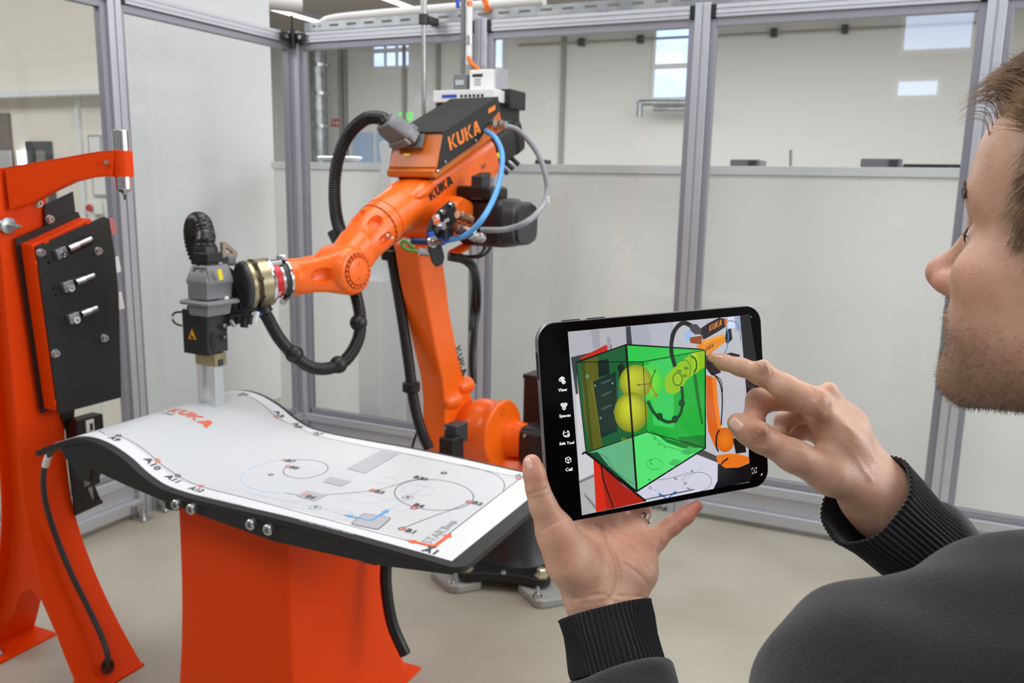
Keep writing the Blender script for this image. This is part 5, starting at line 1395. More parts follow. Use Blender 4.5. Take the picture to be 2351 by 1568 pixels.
rim_ = [c_ + (p - c_) * .88 + HZ * .0024 for p in ftr]; MB().ribbon(rim_, .0016, HZ, True).build('triangle_line', M['ink'], robot)
hu = nrm(np.cross(UPV, HZ)); hu = hu if np.dot(hu, RW[:, 0]) > 0 else -hu
MB().poly([c_ + hu * a_ + UPV * b_ + HZ * .0032 for a_, b_ in ((-.009, -.007), (.008, -.007), (.009, -.002), (.002, .0005), (-.002, .006), (-.005, .006), (-.004, -.001))]).build('triangle_hand', M['ink'], robot)
# thin cable loop left of the cover
MB().tube(spline([FFc(416, 716, E0), FFc(402, 718, E0), FFc(395, 728, E0), FFc(402, 742, E0), FFc(417, 748, E0)], 8), .0032, 8).build('thin_cable', M['rubber'], robot, smooth=60)
MB().cyl(FFc(396, 725, E0), FFc(397, 733, E0), .0042, 8).build('cable_ferrule', M['label'], robot, smooth=40)
# jaw rail and fingers
e2 = e_ - HZ * .016 + PZv * .012
zr1 = zb_ + .004; zr0 = RF(505, 838, E0)[2]
jr = [e2, e2 - PZv * .085, e2 - PZv * .085 - HZ * .045, e2 - HZ * .045]
MB().prism([p + UPV * zr0 for p in jr], UPV * (zr1 - zr0)).build('jaw_rail', gold, robot, bevel=.001)
jb = [e2 + PZv * .002 - HZ * .012, e2 + PZv * .002 - HZ * .03]
MB().prism([jb[0] + UPV * zr0, jb[1] + UPV * zr0, jb[1] + UPV * (zr0 + .02), jb[0] + UPV * (zr0 + .02)], -PZv * .003).build('jaw_slot', M['darkgray'], robot)
alum = mat('milled_aluminium', srgb(212, 216, 222), .25, .6)
zf = P(515, 908, DEP(e2) + .02)[2]
def finger(off, name):
    b = e2 - PZv * off
    h_up = (zr0 - zf) * .56
    p = [b, b - PZv * .026, b - PZv * .026 - HZ * .034, b - HZ * .034]
    m_ = MB().prism([q + UPV * (zr0 - h_up) for q in p], UPV * h_up)
    if off < .03: p2 = [b, b - PZv * .013, b - PZv * .013 - HZ * .034, b - HZ * .034]
    else: p2 = [b - PZv * .013, b - PZv * .026, b - PZv * .026 - HZ * .034, b - PZv * .013 - HZ * .034]
    m_.prism([q + UPV * zf for q in p2], UPV * (zr0 - h_up - zf))
    return m_.build(name, alum, robot, bevel=.0008)
finger(.004, 'gripper_finger'); finger(.056, 'gripper_finger')
# gray floor plates with anchors under the robot foot
def fplate(pix, lab):
    q = [PZ(*p, .035) for p in pix]
    t = thing('floor_plate', lab, 'plate', (sum(q) / len(q)) * np.array((1, 1, 0)), group='floor plates under the robot')
    MB().prism([p * np.array((1, 1, 0)) for p in q], (0, 0, .035)).build('steel_plate', mat('gray_painted_plate', srgb(150, 150, 147), .5) if 'gray_painted_plate' not in bpy.data.materials else bpy.data.materials['gray_painted_plate'], t, bevel=.008, seg=3)
    return t
def anchor(px, py, t):
    c = PZ(px, py, .035); MB().lathe(c, UPV, [(0, .02), (.004, .02), (.004, .013), (.016, .013), (.016, .008), (.042, .008)], 12).build('anchor_bolt', M['steel'], t, smooth=30)
t = fplate([(988, 1310), (1000, 1300), (1090, 1318), (1107, 1325), (1104, 1336), (1052, 1346), (1030, 1343)], 'gray steel floor plate under the left foot of the robot')
anchor(1038, 1336, t); anchor(1000, 1308, t)
t = fplate([(1188, 1340), (1270, 1320), (1330, 1300), (1330, 1365), (1245, 1380), (1228, 1377)], 'gray steel floor plate under the right foot of the robot')
anchor(1234, 1370, t)

regroup(robot, [
    (('box_body',), ('side_cover', 'top_cover', 'box_skirt', 'type_label', 'cover_screw', 'connector_flange', 'cable_gland')),
    (('box_body', 'forearm', 'link_arm'), ('wordmark', 'axis_mark')),
    (('forearm',), ('seam_slot', 'rivet_mark', 'casting_pad')),
    (('link_arm',), ('lifting_boss',)), (('base_flange',), ('hex_bolt', 'grease_cap')), (('warning_plate',), ('plate_lettering', 'plate_print', 'red_arrow')),
    (('shoulder_motor',), ('motor_screw',)), (('limit_switch',), ('switch_screw',)), (('terminal_box',), ('terminal_box_lid', 'terminal_post')),
    (('shoulder_housing',), ('oil_plug', 'shoulder_bracket', 'motor_neck')),
    (('elbow_motor',), ('motor_end_bell', 'motor_terminal_box', 'round_connector')), (('wrist_motor',), ('plug',)),
    (('bracket_plate',), ('label_white', 'label_orange', 'label_letter', 'blue_clip', 'fitting_ring', 'brass_fitting', 'blue_fitting', 'steel_fitting', 'valve_block')),
    (('bracket_plate', 'gripper_body'), ('socket_screw',)),
    (('wrist_drum',), ('cap_disc', 'cap_bolt_ring', 'cap_recess', 'cap_hole', 'wrist_neck')), (('fork_arm',), ('pocket_screw',)), (('clamp_band',), ('band_screw',)),
    (('champagne_drum',), ('set_screw', 'drum_neck', 'champagne_disc', 'steel_rim')), (('red_ring',), ('ring_lettering', 'valve_lever')),
    (('gripper_body',), ('gripper_cover', 'screw_bore', 'body_slot', 'gripper_finger', 'jaw_rail', 'jaw_slot')), (('warning_triangle',), ('triangle_field', 'triangle_line', 'triangle_hand')),
    (('connector_hood',), ('hood_frame', 'hood_emblem', 'hood_groove', 'connector_shroud', 'connector_base', 'rivet', 'yellow_tag', 'locking_lever')),
    (('corrugated_hose',), ('ball_guide', 'hose_clamp', 'hose_nut', 'hose_gland')), (('gray_power_line',), ('cable_tie',)), (('thin_cable',), ('cable_ferrule',)), (('bracket_gusset',), ('bracket_shelf',)), (('locking_bow',), ('latch_block',))])
# ================================================================== TABLET
_c = [(1228.6, 743.4), (1744, 699), (1768, 1113), (1264, 1207)]
_d = [.7299, .8201, .8323, .7421]
_q = [P(*c, d) for c, d in zip(_c, _d)]
T0 = sum(_q) / 4
tu = nrm(_q[1] - _q[0] + _q[2] - _q[3]); tv = nrm(_q[0] - _q[3] + _q[1] - _q[2]); tv = nrm(tv - tu * np.dot(tu, tv)); tn = np.cross(tu, tv)
if np.dot(tn, CAM - T0) < 0: tn = -tn
TWd, THt, TTh = .2395, .1785, .006
tablet = thing('tablet', 'black tablet showing a robot inside a green box, held in the left hand', 'tablet', T0 - tv * THt / 2)
def TQ(px, py, l=0.0): return PP(px, py, T0 + tn * l, tn)
def rrect(w, h, r, n=8, l=0.0):
    o = []
    for cx, cy, q0 in ((w / 2 - r, h / 2 - r, 0), (-w / 2 + r, h / 2 - r, PI / 2), (-w / 2 + r, -h / 2 + r, PI), (w / 2 - r, -h / 2 + r, 1.5 * PI)):
        for k in range(n + 1):
            q = q0 + PI / 2 * k / n; o.append(T0 + tu * (cx + r * math.cos(q)) + tv * (cy + r * math.sin(q)) + tn * l)
    return o
RC = .0165
MB().loft([rrect(TWd - .0012, THt - .0012, RC, l=-TTh), rrect(TWd, THt, RC, l=-TTh + .0006), rrect(TWd, THt, RC, l=-.0006), rrect(TWd - .0008, THt - .0008, RC, l=-.0002)]).build('aluminium_body', mat('space_gray_aluminium', srgb(150, 151, 156), .32, .85), tablet, smooth=30)
MB().loft([rrect(TWd - .0016, THt - .0016, RC, l=-.0004), rrect(TWd - .0018, THt - .0018, RC, l=.0001)]).build('front_glass', mat('black_glass', srgb(6, 6, 7), .1, spec=.12), tablet, smooth=30)
# side details: volume and power keys, speaker slots, antenna lines
def side_pt(edge, s, l): # edge 'L' or 'T'
    return T0 - tu * TWd / 2 + tv * s + tn * l if edge == 'L' else T0 + tv * THt / 2 + tu * s + tn * l
keym = mat('key_gray', srgb(80, 82, 86), .35, .7)
MB().box(side_pt('L', .052, -.003) - tu * .0004, (.0012, .024, .0022), (tu, tv, tn)).build('power_key', keym, tablet, bevel=.0004)
for s in (-.085, -.060): MB().box(side_pt('T', s, -.003) + tv * .0004, (.018, .0012, .0022), (tu, tv, tn)).build('volume_key', keym, tablet, bevel=.0004)
sl_ = MB()
for k in range(16): sl_.lathe(side_pt('L', .030 - k * .0024, -.003), -tu, [(0, .0007), (.0002, .0007)], 8)
sl_.build('speaker_holes', M['ink'], tablet, kind='stuff')
MB().box(side_pt('L', -.062, -.0031) - tu * .0001, (.0004, .0022, .0058), (tu, tv, tn)).build('antenna_line', M['darkgray'], tablet)
for s in (-.038, -.025): MB().lathe(side_pt('L', s, -.003), -tu, [(0, .0006), (.0002, .0006)], 8).build('microphone_hole', M['ink'], tablet)
# ---------------------------------------------------------------- picture on the screen (flat, emitting)
KX, KY, KS = 1190, 680, 2.9033
EXPO = 1.0
scr = MB(); lay = [0]
def C_(c): a = srgb(*c); return (a[0], a[1], a[2], 1)
def S(cx, cy): return TQ(KX + cx / KS, KY + cy / KS, .00016 + lay[0] * .000012)
def sp(pts, c): lay[0] += 1; scr.poly([S(*p) for p in pts], C_(c))
def sl(pts, w, c, n=0):
    lay[0] += 1
    pp = [S(*p) for p in pts]
    if n: pp = spline(pp, n)
    scr.ribbon(pp, w / KS * .79 / FPX, tn, col=C_(c))
def disc(cx, cy, rx, ry, c, c2=None, off=(0, 0)):
    lay[0] += 1; N = 28
    vs = [S(cx + off[0] * rx, cy + off[1] * ry)] + [S(cx + rx * .55 * math.cos(t) + off[0] * rx * .5, cy + ry * .55 * math.sin(t) + off[1] * ry * .5) for t in [2 * PI * k / N for k in range(N)]] + [S(cx + rx * math.cos(t), cy + ry * math.sin(t)) for t in [2 * PI * k / N for k in range(N)]]
    fs_ = [(0, 1 + k, 1 + (k + 1) % N) for k in range(N)] + [(1 + k, 1 + N + k, 1 + N + (k + 1) % N, 1 + (k + 1) % N) for k in range(N)]
    o = len(scr.v); scr.v.extend([tuple(p) for p in vs]); scr.f.extend([tuple(o + i for i in f) for f in fs_])
    a, b = C_(c), C_(c2 or c); m_ = tuple((x * .6 + y * .4) for x, y in zip(a, b))
    scr.c.extend([a] + [m_] * N + [b] * N)
sp([(330, 237), (1478, 130), (1530, 760), (1540, 1240), (1340, 1275), (424, 1460)], (186, 187, 194))
sp([(330, 237), (716, 203), (720, 330), (384, 440), (350, 400)], (176, 176, 184))
sp([(480, 225), (540, 220), (545, 340), (500, 350)], (160, 160, 170))
sp([(716, 203), (748, 200), (760, 332), (722, 326)], (58, 62, 78))
sp([(752, 200), (1030, 172), (1030, 345), (760, 332)], (166, 169, 184))
sp([(860, 192), (1015, 178), (1015, 330), (900, 336)], (178, 180, 194))
sp([(1112, 230), (1150, 228), (1152, 300), (1112, 305)], (150, 185, 235))
sp([(1395, 140), (1440, 136), (1450, 210), (1400, 216)], (205, 220, 245))
sp([(1440, 136), (1478, 132), (1486, 230), (1450, 235)], (150, 165, 190))
sp([(350, 408), (480, 376), (484, 404), (386, 442), (398, 650), (384, 655)], (52, 62, 66))
sp([(384, 655), (440, 640), (500, 900), (540, 1110), (545, 1190), (405, 1235)], (204, 204, 208))
sp([(405, 1228), (540, 1160), (545, 1435), (424, 1458)], (176, 176, 178))
sp([(405, 1232), (520, 1182), (520, 1196), (408, 1248)], (118, 118, 128))
sp([(440, 1310), (520, 1400), (520, 1430), (440, 1330)], (128, 128, 132))
# dark area right below: robot foot
sp([(1180, 1000), (1330, 1070), (1330, 1110), (1186, 1052)], (70, 66, 68))
# sheet outside the box
sp([(770, 1290), (1182, 1058), (1330, 1112), (1328, 1230), (1300, 1285), (850, 1368)], (206, 206, 222))
# red pedestal and stand
sp([(500, 1085), (560, 1130), (700, 1260), (850, 1368), (640, 1415), (520, 1440)], (168, 32, 10))
sp([(500, 1085), (548, 1140), (590, 1424), (518, 1440)], (208, 40, 14))
sl([(552, 1120), (570, 1230), (634, 1412)], 9, (20, 14, 14), 6)
sp([(413, 410), (580, 326), (622, 322), (626, 388), (600, 392), (470, 420), (418, 440)], (186, 44, 24))
sp([(588, 275), (614, 273), (620, 425), (612, 440), (600, 425)], (150, 154, 164))
# green box: faces
sp([(385, 442), (718, 325), (790, 1300), (452, 1045)], (22, 92, 52))
sp([(718, 325), (1245, 355), (1245, 1010), (790, 1300)], (44, 196, 74))
sp([(832, 435), (1245, 365), (1245, 1005), (855, 905)], (26, 172, 56))
sp([(730, 440), (832, 435), (852, 900), (765, 935)], (18, 132, 48))
sp([(870, 440), (1030, 410), (1040, 880), (900, 860)], (52, 200, 88))
sp([(1060, 940), (1245, 925), (1245, 1010), (1100, 990)], (12, 128, 42))
sp([(765, 935), (855, 905), (1010, 960), (1182, 1052), (790, 1300)], (84, 224, 112))
sp([(860, 888), (905, 905), (990, 975), (1100, 1015), (1245, 1010), (1000, 955)], (10, 120, 40))
sp([(450, 1042), (765, 935), (790, 1300), (560, 1130)], (98, 176, 128))
sp([(450, 1045), (530, 1040), (600, 1130), (790, 1300), (560, 1135)], (20, 70, 44))
sp([(1035, 1085), (1085, 1095), (1050, 1132), (1000, 1120)], (60, 186, 88))
sp([(1140, 1000), (1205, 1022), (1130, 1062), (1080, 1045)], (58, 184, 86))
# stand and tool panel inside the box
sp([(418, 440), (530, 400), (545, 600), (560, 1000), (478, 1030), (440, 800)], (90, 92, 22))
sp([(418, 440), (440, 432), (500, 1020), (478, 1030)], (60, 74, 16))
sp([(530, 430), (600, 420), (610, 520), (535, 540)], (10, 34, 26))
sp([(480, 580), (500, 566), (552, 942), (548, 950)], (104, 104, 22))
sp([(498, 570), (650, 503), (655, 640), (660, 900), (552, 945)], (12, 46, 38))
for y in (560, 640, 730): sl([(556, y + 24), (620, y - 6)], 12, (60, 90, 84))
for (x, y) in ((512, 596), (628, 580), (548, 812), (640, 770)): disc(x, y, 7, 8, (110, 140, 130))
disc(461, 534, 15, 18, (120, 160, 120), (60, 90, 60))
# gripper connector in the green
sp([(660, 470), (688, 440), (710, 470), (716, 560), (680, 560)], (8, 40, 28))
sp([(664, 570), (740, 560), (745, 690), (668, 700)], (40, 120, 80))
# sheet print inside
sl([(520, 1040), (590, 1080), (640, 1160), (770, 1255)], 3, (40, 90, 62), 6)
sl([(890, 920), (940, 972), (1000, 1005), (1160, 1045)], 3, (40, 120, 60), 6)
# robot forearm, seen through the green
sp([(968, 560), (1010, 500), (1060, 452), (1110, 415), (1170, 372), (1245, 350), (1245, 470), (1190, 510), (1120, 560), (1090, 620), (1040, 655), (985, 640)], (142, 192, 26))
sp([(1160, 378), (1190, 372), (1205, 470), (1180, 512)], (168, 208, 36))
sl([(1150, 398), (1180, 420), (1188, 470), (1172, 512)], 12, (40, 84, 22), 5)
sl([(1086, 432), (1120, 428), (1148, 470), (1140, 540)], 5, (70, 110, 26), 5)
for (x, y) in ((1072, 500), (1120, 480), (1110, 530)): disc(x, y, 17, 11, (96, 140, 20))
disc(1062, 553, 40, 50, (150, 196, 30)); lay[0] += 1
scr.ribbon([S(1062 + 31 * math.cos(t), 553 + 42 * math.sin(t)) for t in np.linspace(0, 2 * PI, 30)[:-1]], 9 / KS * .79 / FPX, tn, True, C_((74, 112, 20)))
# hoses
sl([(862, 700), (900, 770), (945, 815), (1000, 838), (1050, 822), (1085, 770), (1096, 690), (1088, 600)], 22, (4, 66, 30), 8)
for (x, y) in ((942, 802), (1045, 820), (1090, 712)): disc(x, y, 21, 25, (8, 74, 34), (2, 50, 22))
sl([(1045, 470), (1022, 380), (1024, 290), (1052, 215), (1100, 178), (1150, 196)], 30, (14, 40, 22), 8)
sl([(1024, 300), (1030, 255), (1060, 205), (1105, 178), (1160, 200)], 30, (20, 22, 24), 8)
sp([(1165, 520), (1186, 515), (1232, 850), (1222, 860), (1190, 700)], (14, 112, 42))
# spheres of the safe tool
disc(868, 575, 108, 118, (112, 226, 46), (58, 196, 62))
disc(783, 572, 110, 116, (196, 204, 46), (126, 142, 22), (-.25, -.35))
disc(752, 774, 114, 134, (204, 212, 44), (120, 132, 16), (-.1, -.3))
sl([(880, 585), (910, 492)], 6, (18, 84, 32)); sp([(902, 500), (914, 486), (914, 512)], (18, 84, 32))
sl([(877, 583), (792, 592)], 6, (112, 96, 40)); sp([(808, 582), (786, 593), (812, 600)], (112, 96, 40))
sl([(877, 583), (918, 660)], 6, (190, 40, 24)); sp([(908, 655), (926, 650), (922, 672)], (200, 40, 24))
# box edges
for a_, b_, w_ in (((400, 440), (832, 436), 5), ((832, 436), (1245, 360), 5), ((832, 436), (856, 905), 5), ((450, 1045), (856, 905), 6), ((856, 905), (1248, 1012), 6), ((385, 442), (452, 1045), 6), ((384, 442), (718, 323), 9), ((718, 323), (1248, 356), 10), ((1247, 352), (1247, 1014), 10), ((788, 1302), (1250, 1010), 11), ((448, 1042), (790, 1302), 11), ((718, 320), (790, 1302), 15)):
    sl([a_, b_], w_, (8, 12, 10))
# robot outside the box
sp([(1386, 225), (1418, 214), (1427, 285), (1395, 320), (1375, 300)], (18, 18, 20))
sp([(1300, 400), (1420, 376), (1476, 390), (1480, 480), (1300, 480)], (22, 22, 25))
sp([(1252, 395), (1300, 380), (1340, 440), (1350, 510), (1290, 530), (1252, 480)], (40, 36, 40))
sp([(1180, 340), (1228, 298), (1366, 252), (1385, 300), (1262, 398), (1248, 358)], (228, 138, 30))
sp([(1228, 298), (1366, 252), (1372, 268), (1240, 318)], (242, 160, 44))
sp([(1144, 275), (1228, 262), (1218, 322), (1146, 312)], (146, 70, 26))
sp([(1180, 240), (1262, 182), (1340, 142), (1392, 156), (1384, 202), (1322, 242), (1232, 292), (1226, 262)], (30, 26, 28))
sp([(1136, 196), (1186, 184), (1222, 222), (1214, 252), (1180, 256), (1150, 232)], (66, 66, 72))
sp([(1372, 150), (1392, 150), (1390, 190), (1374, 196)], (200, 100, 30))
lay[0] += 1; put_text(scr, kg, (lambda h_: lambda u, v: S(1272 + u * h_ + v * 4, 236 - u * h_ * .52 - v * 42))(19.5), C_((226, 132, 40)))
lay[0] += 1; put_text(scr, kg, (lambda h_: lambda u, v: S(1254 + u * h_, 366 - u * h_ * .62 - v * 26))(11), C_((40, 26, 20)))
sl([(1390, 165), (1440, 170), (1475, 220), (1482, 300)], 7, (120, 130, 150), 6)
sl([(1384, 205), (1400, 260), (1385, 360), (1330, 430)], 8, (80, 130, 190), 6)
sl([(1270, 500), (1320, 540), (1350, 600), (1360, 700), (1352, 860)], 10, (16, 16, 18), 6)
sl([(1300, 520), (1350, 560), (1362, 640)], 6, (20, 20, 22), 6)
sp([(1252, 525), (1318, 545), (1330, 700), (1350, 870), (1390, 960), (1370, 1005), (1310, 1005), (1266, 900), (1254, 780)], (214, 96, 22))
sp([(1290, 536), (1318, 545), (1330, 700), (1352, 880), (1330, 880), (1306, 720)], (236, 126, 36))
disc(1378, 958, 62, 82, (232, 124, 24), (204, 92, 14))
sl([(1340, 890), (1322, 930), (1320, 1000), (1334, 1035)], 12, (10, 10, 12), 6)
sp([(1430, 950), (1500, 930), (1520, 1040), (1450, 1050)], (14, 14, 16))
sp([(1318, 1062), (1400, 1050), (1470, 1052), (1536, 1072), (1542, 1108), (1470, 1142), (1380, 1146), (1328, 1110)], (228, 114, 22))
sl([(1350, 1125), (1365, 1105), (1400, 1080)], 12, (20, 14, 12), 5)
sp([(1330, 1112), (1380, 1146), (1470, 1142), (1545, 1110), (1560, 1190), (1548, 1236), (1300, 1285), (1328, 1230)], (6, 6, 12))
sp([(1478, 128), (1540, 118), (1600, 500), (1545, 780), (1530, 760)], (10, 10, 12))
# print on the outside sheet
lay[0] += 1
scr.ribbon([S(1186 + 102 * math.cos(t), 1240 + 66 * math.sin(t) - 8 * math.cos(t)) for t in np.linspace(-.9 * PI, .45 * PI, 30)], 3 / KS * .79 / FPX, tn, False, C_((70, 70, 80)))
sl([(930, 1225), (1000, 1215), (1080, 1195), (1135, 1176)], 3, (70, 70, 80), 5)
sl([(1085, 1240), (1226, 1148)], 2, (130, 160, 200)); sl([(880, 1280), (980, 1330)], 2, (130, 160, 200))
for (x, y, t_) in ((1112, 1247, 'X'), (878, 1277, 'Y')):
    lay[0] += 1; scr.ribbon([S(x + 12 * math.cos(t), y + 9 * math.sin(t)) for t in np.linspace(0, 2 * PI, 18)[:-1]], 2.5 / KS * .79 / FPX, tn, True, C_((50, 50, 60)))
    lay[0] += 1; put_text(scr, text_geo(t_, .02), (lambda x, y: lambda u, v: S(x - 4 + u * 10, y + 5 - v * 10))(x, y), C_((40, 40, 50)))
for (x, y, t_) in ((1040, 1222, 'B5'), (1150, 1172, 'B3'), (1126, 1288, 'B4')):
    lay[0] += 1; put_text(scr, text_geo(t_, .02), (lambda x, y: lambda u, v: S(x + u * 13, y - v * 14 + u * 2))(x, y), C_((46, 46, 54)))
for (x, y, t_) in ((575, 1112, 'A10'), (606, 1160, 'A11'), (640, 1196, 'A12'), (516, 1042, 'A9'), (900, 952, 'A5'), (930, 990, 'A4'), (970, 1010, 'A7'), (876, 1098, 'B7'), (880, 1120, 'B8'), (868, 1226, 'B6')):
    lay[0] += 1; put_text(scr, text_geo(t_, .02), (lambda x, y: lambda u, v: S(x + u * 9, y - v * 11 + u * 4))(x, y), C_((30, 84, 50)))
lay[0] += 1; scr.ribbon([S(910 + 50 * math.cos(t), 1120 + 36 * math.sin(t)) for t in np.linspace(.6, 2 * PI, 30)], 2.5 / KS * .79 / FPX, tn, False, C_((36, 110, 56)))
lay[0] += 1; put_text(scr, kg, lambda u, v: S(690 + u * 15, 962 + u * 4 - v * 20), C_((150, 160, 40)))
sl([(985, 1345), (940, 1318)], 9, (50, 110, 190)); sp([(938, 1336), (934, 1312), (958, 1320)], (50, 110, 190))
sl([(1005, 1340), (1046, 1306)], 9, (50, 110, 190)); sp([(1030, 1306), (1056, 1298), (1048, 1322)], (50, 110, 190))
for (cx, cy) in ((1020, 1160), (960, 1250), (1090, 1290), (910, 1310)):
    lay[0] += 1; scr.ribbon([S(cx + 42 * math.cos(t), cy + 20 * math.sin(t)) for t in np.linspace(0, 2 * PI, 18)[:-1]], 1.6 / KS * .79 / FPX, tn, True, C_((168, 170, 190)))
# board edge of the picture, home bar
sl([(425, 1052), (455, 1045), (540, 1110), (640, 1200), (790, 1318), (850, 1366)], 13, (12, 12, 14), 6)
sl([(832, 1358), (1172, 1288)], 6, (10, 10, 12))
scr.build('screen_picture', vcol_mat('screen_light', emission=1.0, rough=.12), tablet)
# ---------------------------------------------------------------- icons and captions of the app
ui = MB()
UW = (232, 233, 236, 255)
def uil(pts, w, closed=False): ui.ribbon([TQ(KX + x / KS, KY + y / KS, .0003) for x, y in pts], w / KS * .79 / FPX, tn, closed)
def uc(cx, cy, rx, ry, n=20, a0=0, a1=2 * PI): return [(cx + rx * math.cos(t), cy + ry * math.sin(t)) for t in np.linspace(a0, a1, n)]
icm = mat('icon_light', (1, 1, 1, 1), .3, emit=(srgb(228, 229, 232), 1.0))
def uflush(name):
    global ui
    if ui.v: ui.build(name, icm, tablet)
    ui = MB()
# eye with two gears
uil([(270, 560), (278, 546), (291, 537), (304, 542), (311, 553)], 4); uil([(270, 560), (277, 566), (287, 568)], 4)
uil(uc(291, 553, 9, 9)[:-1], 4, True); uil(uc(291, 553, 3, 3, 8)[:-1], 3, True)
uil(uc(302, 572, 10, 11)[:-1], 4, True); uil(uc(302, 572, 4, 4, 10)[:-1], 3, True)
for k in range(8):
    t = k * PI / 4; uil([(302 + 10 * math.cos(t), 572 + 11 * math.sin(t)), (302 + 13 * math.cos(t), 572 + 14 * math.sin(t))], 5)
uflush('app_icon')
def hexa(cx, cy, r): 
    h = [(cx + r * math.cos(t), cy + r * 1.05 * math.sin(t)) for t in [PI / 2 + k * PI / 3 for k in range(6)]]
    uil(h, 4, True)
    for k in (0, 2, 4): uil([(cx, cy), h[k]], 3.5)
hexa(294, 724, 11); hexa(315, 722, 11); hexa(305, 745, 12)
uflush('app_icon')
hexa(333, 1092, 20)
uflush('app_icon')
uil(uc(319, 916, 20, 22, 22, -1.2, 4.2), 4); uil([(300, 914), (316, 909)], 4); uil([(322, 908), (338, 902)], 4); uil([(308, 928), (318, 932)], 4)
uil([(325, 922), (333, 918), (341, 920), (341, 930), (334, 938), (326, 933)], 4, True)
uflush('app_icon')
for t_, cx, cy, w_ in (('View', 296, 627, 60), ('Spaces', 311, 805, 76), ('Safe Tool', 323, 982, 98), ('Cell', 338, 1158, 46)):
    g = text_geo(t_, .012); gw = g[0][:, 0].max(); h_ = w_ / gw
    s_ = -.10
    ui.add([TQ(KX + (cx - w_ / 2 + u * h_) / KS, KY + (cy + h_ * .36 + (u - gw / 2) * h_ * s_ - v * h_) / KS, .0003) for u, v in g[0]], g[1]); uflush('app_caption')
# house, scan frame, arc
uil([(1510, 232), (1507, 208), (1520, 194), (1533, 206), (1536, 232), (1527, 233), (1525, 218), (1517, 219), (1518, 233)], 3.5, True); uflush('app_icon')
uil([(1558, 1160), (1557, 1146), (1568, 1144)], 3.5); uil([(1586, 1160), (1588, 1174), (1576, 1178)], 3.5); uil([(1560, 1172), (1561, 1183), (1570, 1181)], 3.5); uil([(1572, 1150), (1574, 1176)], 3.5); uil([(1580, 1146), (1590, 1144)], 3); uil([(1585, 1139), (1586, 1150)], 3); uflush('app_icon')
uil(uc(1612, 1182, 13, 13, 8, -.2, 1.2), 6)
uflush('app_icon')
MB().lathe(TQ(KX + 1551 / KS, KY + 137 / KS, .0002), tn, [(0, .0006), (.0001, .0005)], 8).build('status_light', mat('status_green', srgb(60, 220, 80), .3, emit=(srgb(60, 220, 80), 1.0)), tablet)

regroup(tablet, [(('aluminium_body',), ('power_key', 'volume_key', 'speaker_holes', 'antenna_line', 'microphone_hole')), (('front_glass',), ('screen_picture', 'app_icon', 'app_caption', 'status_light'))])
# ================================================================== PERSON (signed distance modelling)
def sm(a, b, k):
    h = np.maximum(k - np.abs(a - b), 0) / k
    return np.minimum(a, b) - h * h * k * .25
def smx(a, b, k): return -sm(-a, -b, k)
def s_cap(p, a, b, ra, rb):
    a = np.asarray(a, np.float32); b = np.asarray(b, np.float32)
    ba = b - a; pa = p - a; t = np.clip(pa @ ba / max(float(ba @ ba), 1e-9), 0, 1)
    return np.linalg.norm(pa - t[:, None] * ba, axis=1) - (ra + (rb - ra) * t)
def s_ell(p, c, r, ax=None):
    q = p - np.asarray(c, np.float32)
    if ax is not None: q = q @ np.asarray(ax, np.float32).T
    r = np.asarray(r, np.float32); k0 = np.linalg.norm(q / r, axis=1); k1 = np.linalg.norm(q / (r * r), axis=1) + 1e-9
    return k0 * (k0 - 1) / k1
def chain(pts, k=0.008):
    """smooth union of round cones through (point, radius) pairs"""
    def f(p):
        d = None
        for (a, ra), (b, rb) in zip(pts[:-1], pts[1:]):
            e = s_cap(p, a, b, ra, rb); d = e if d is None else sm(d, e, k)
        return d
    return f
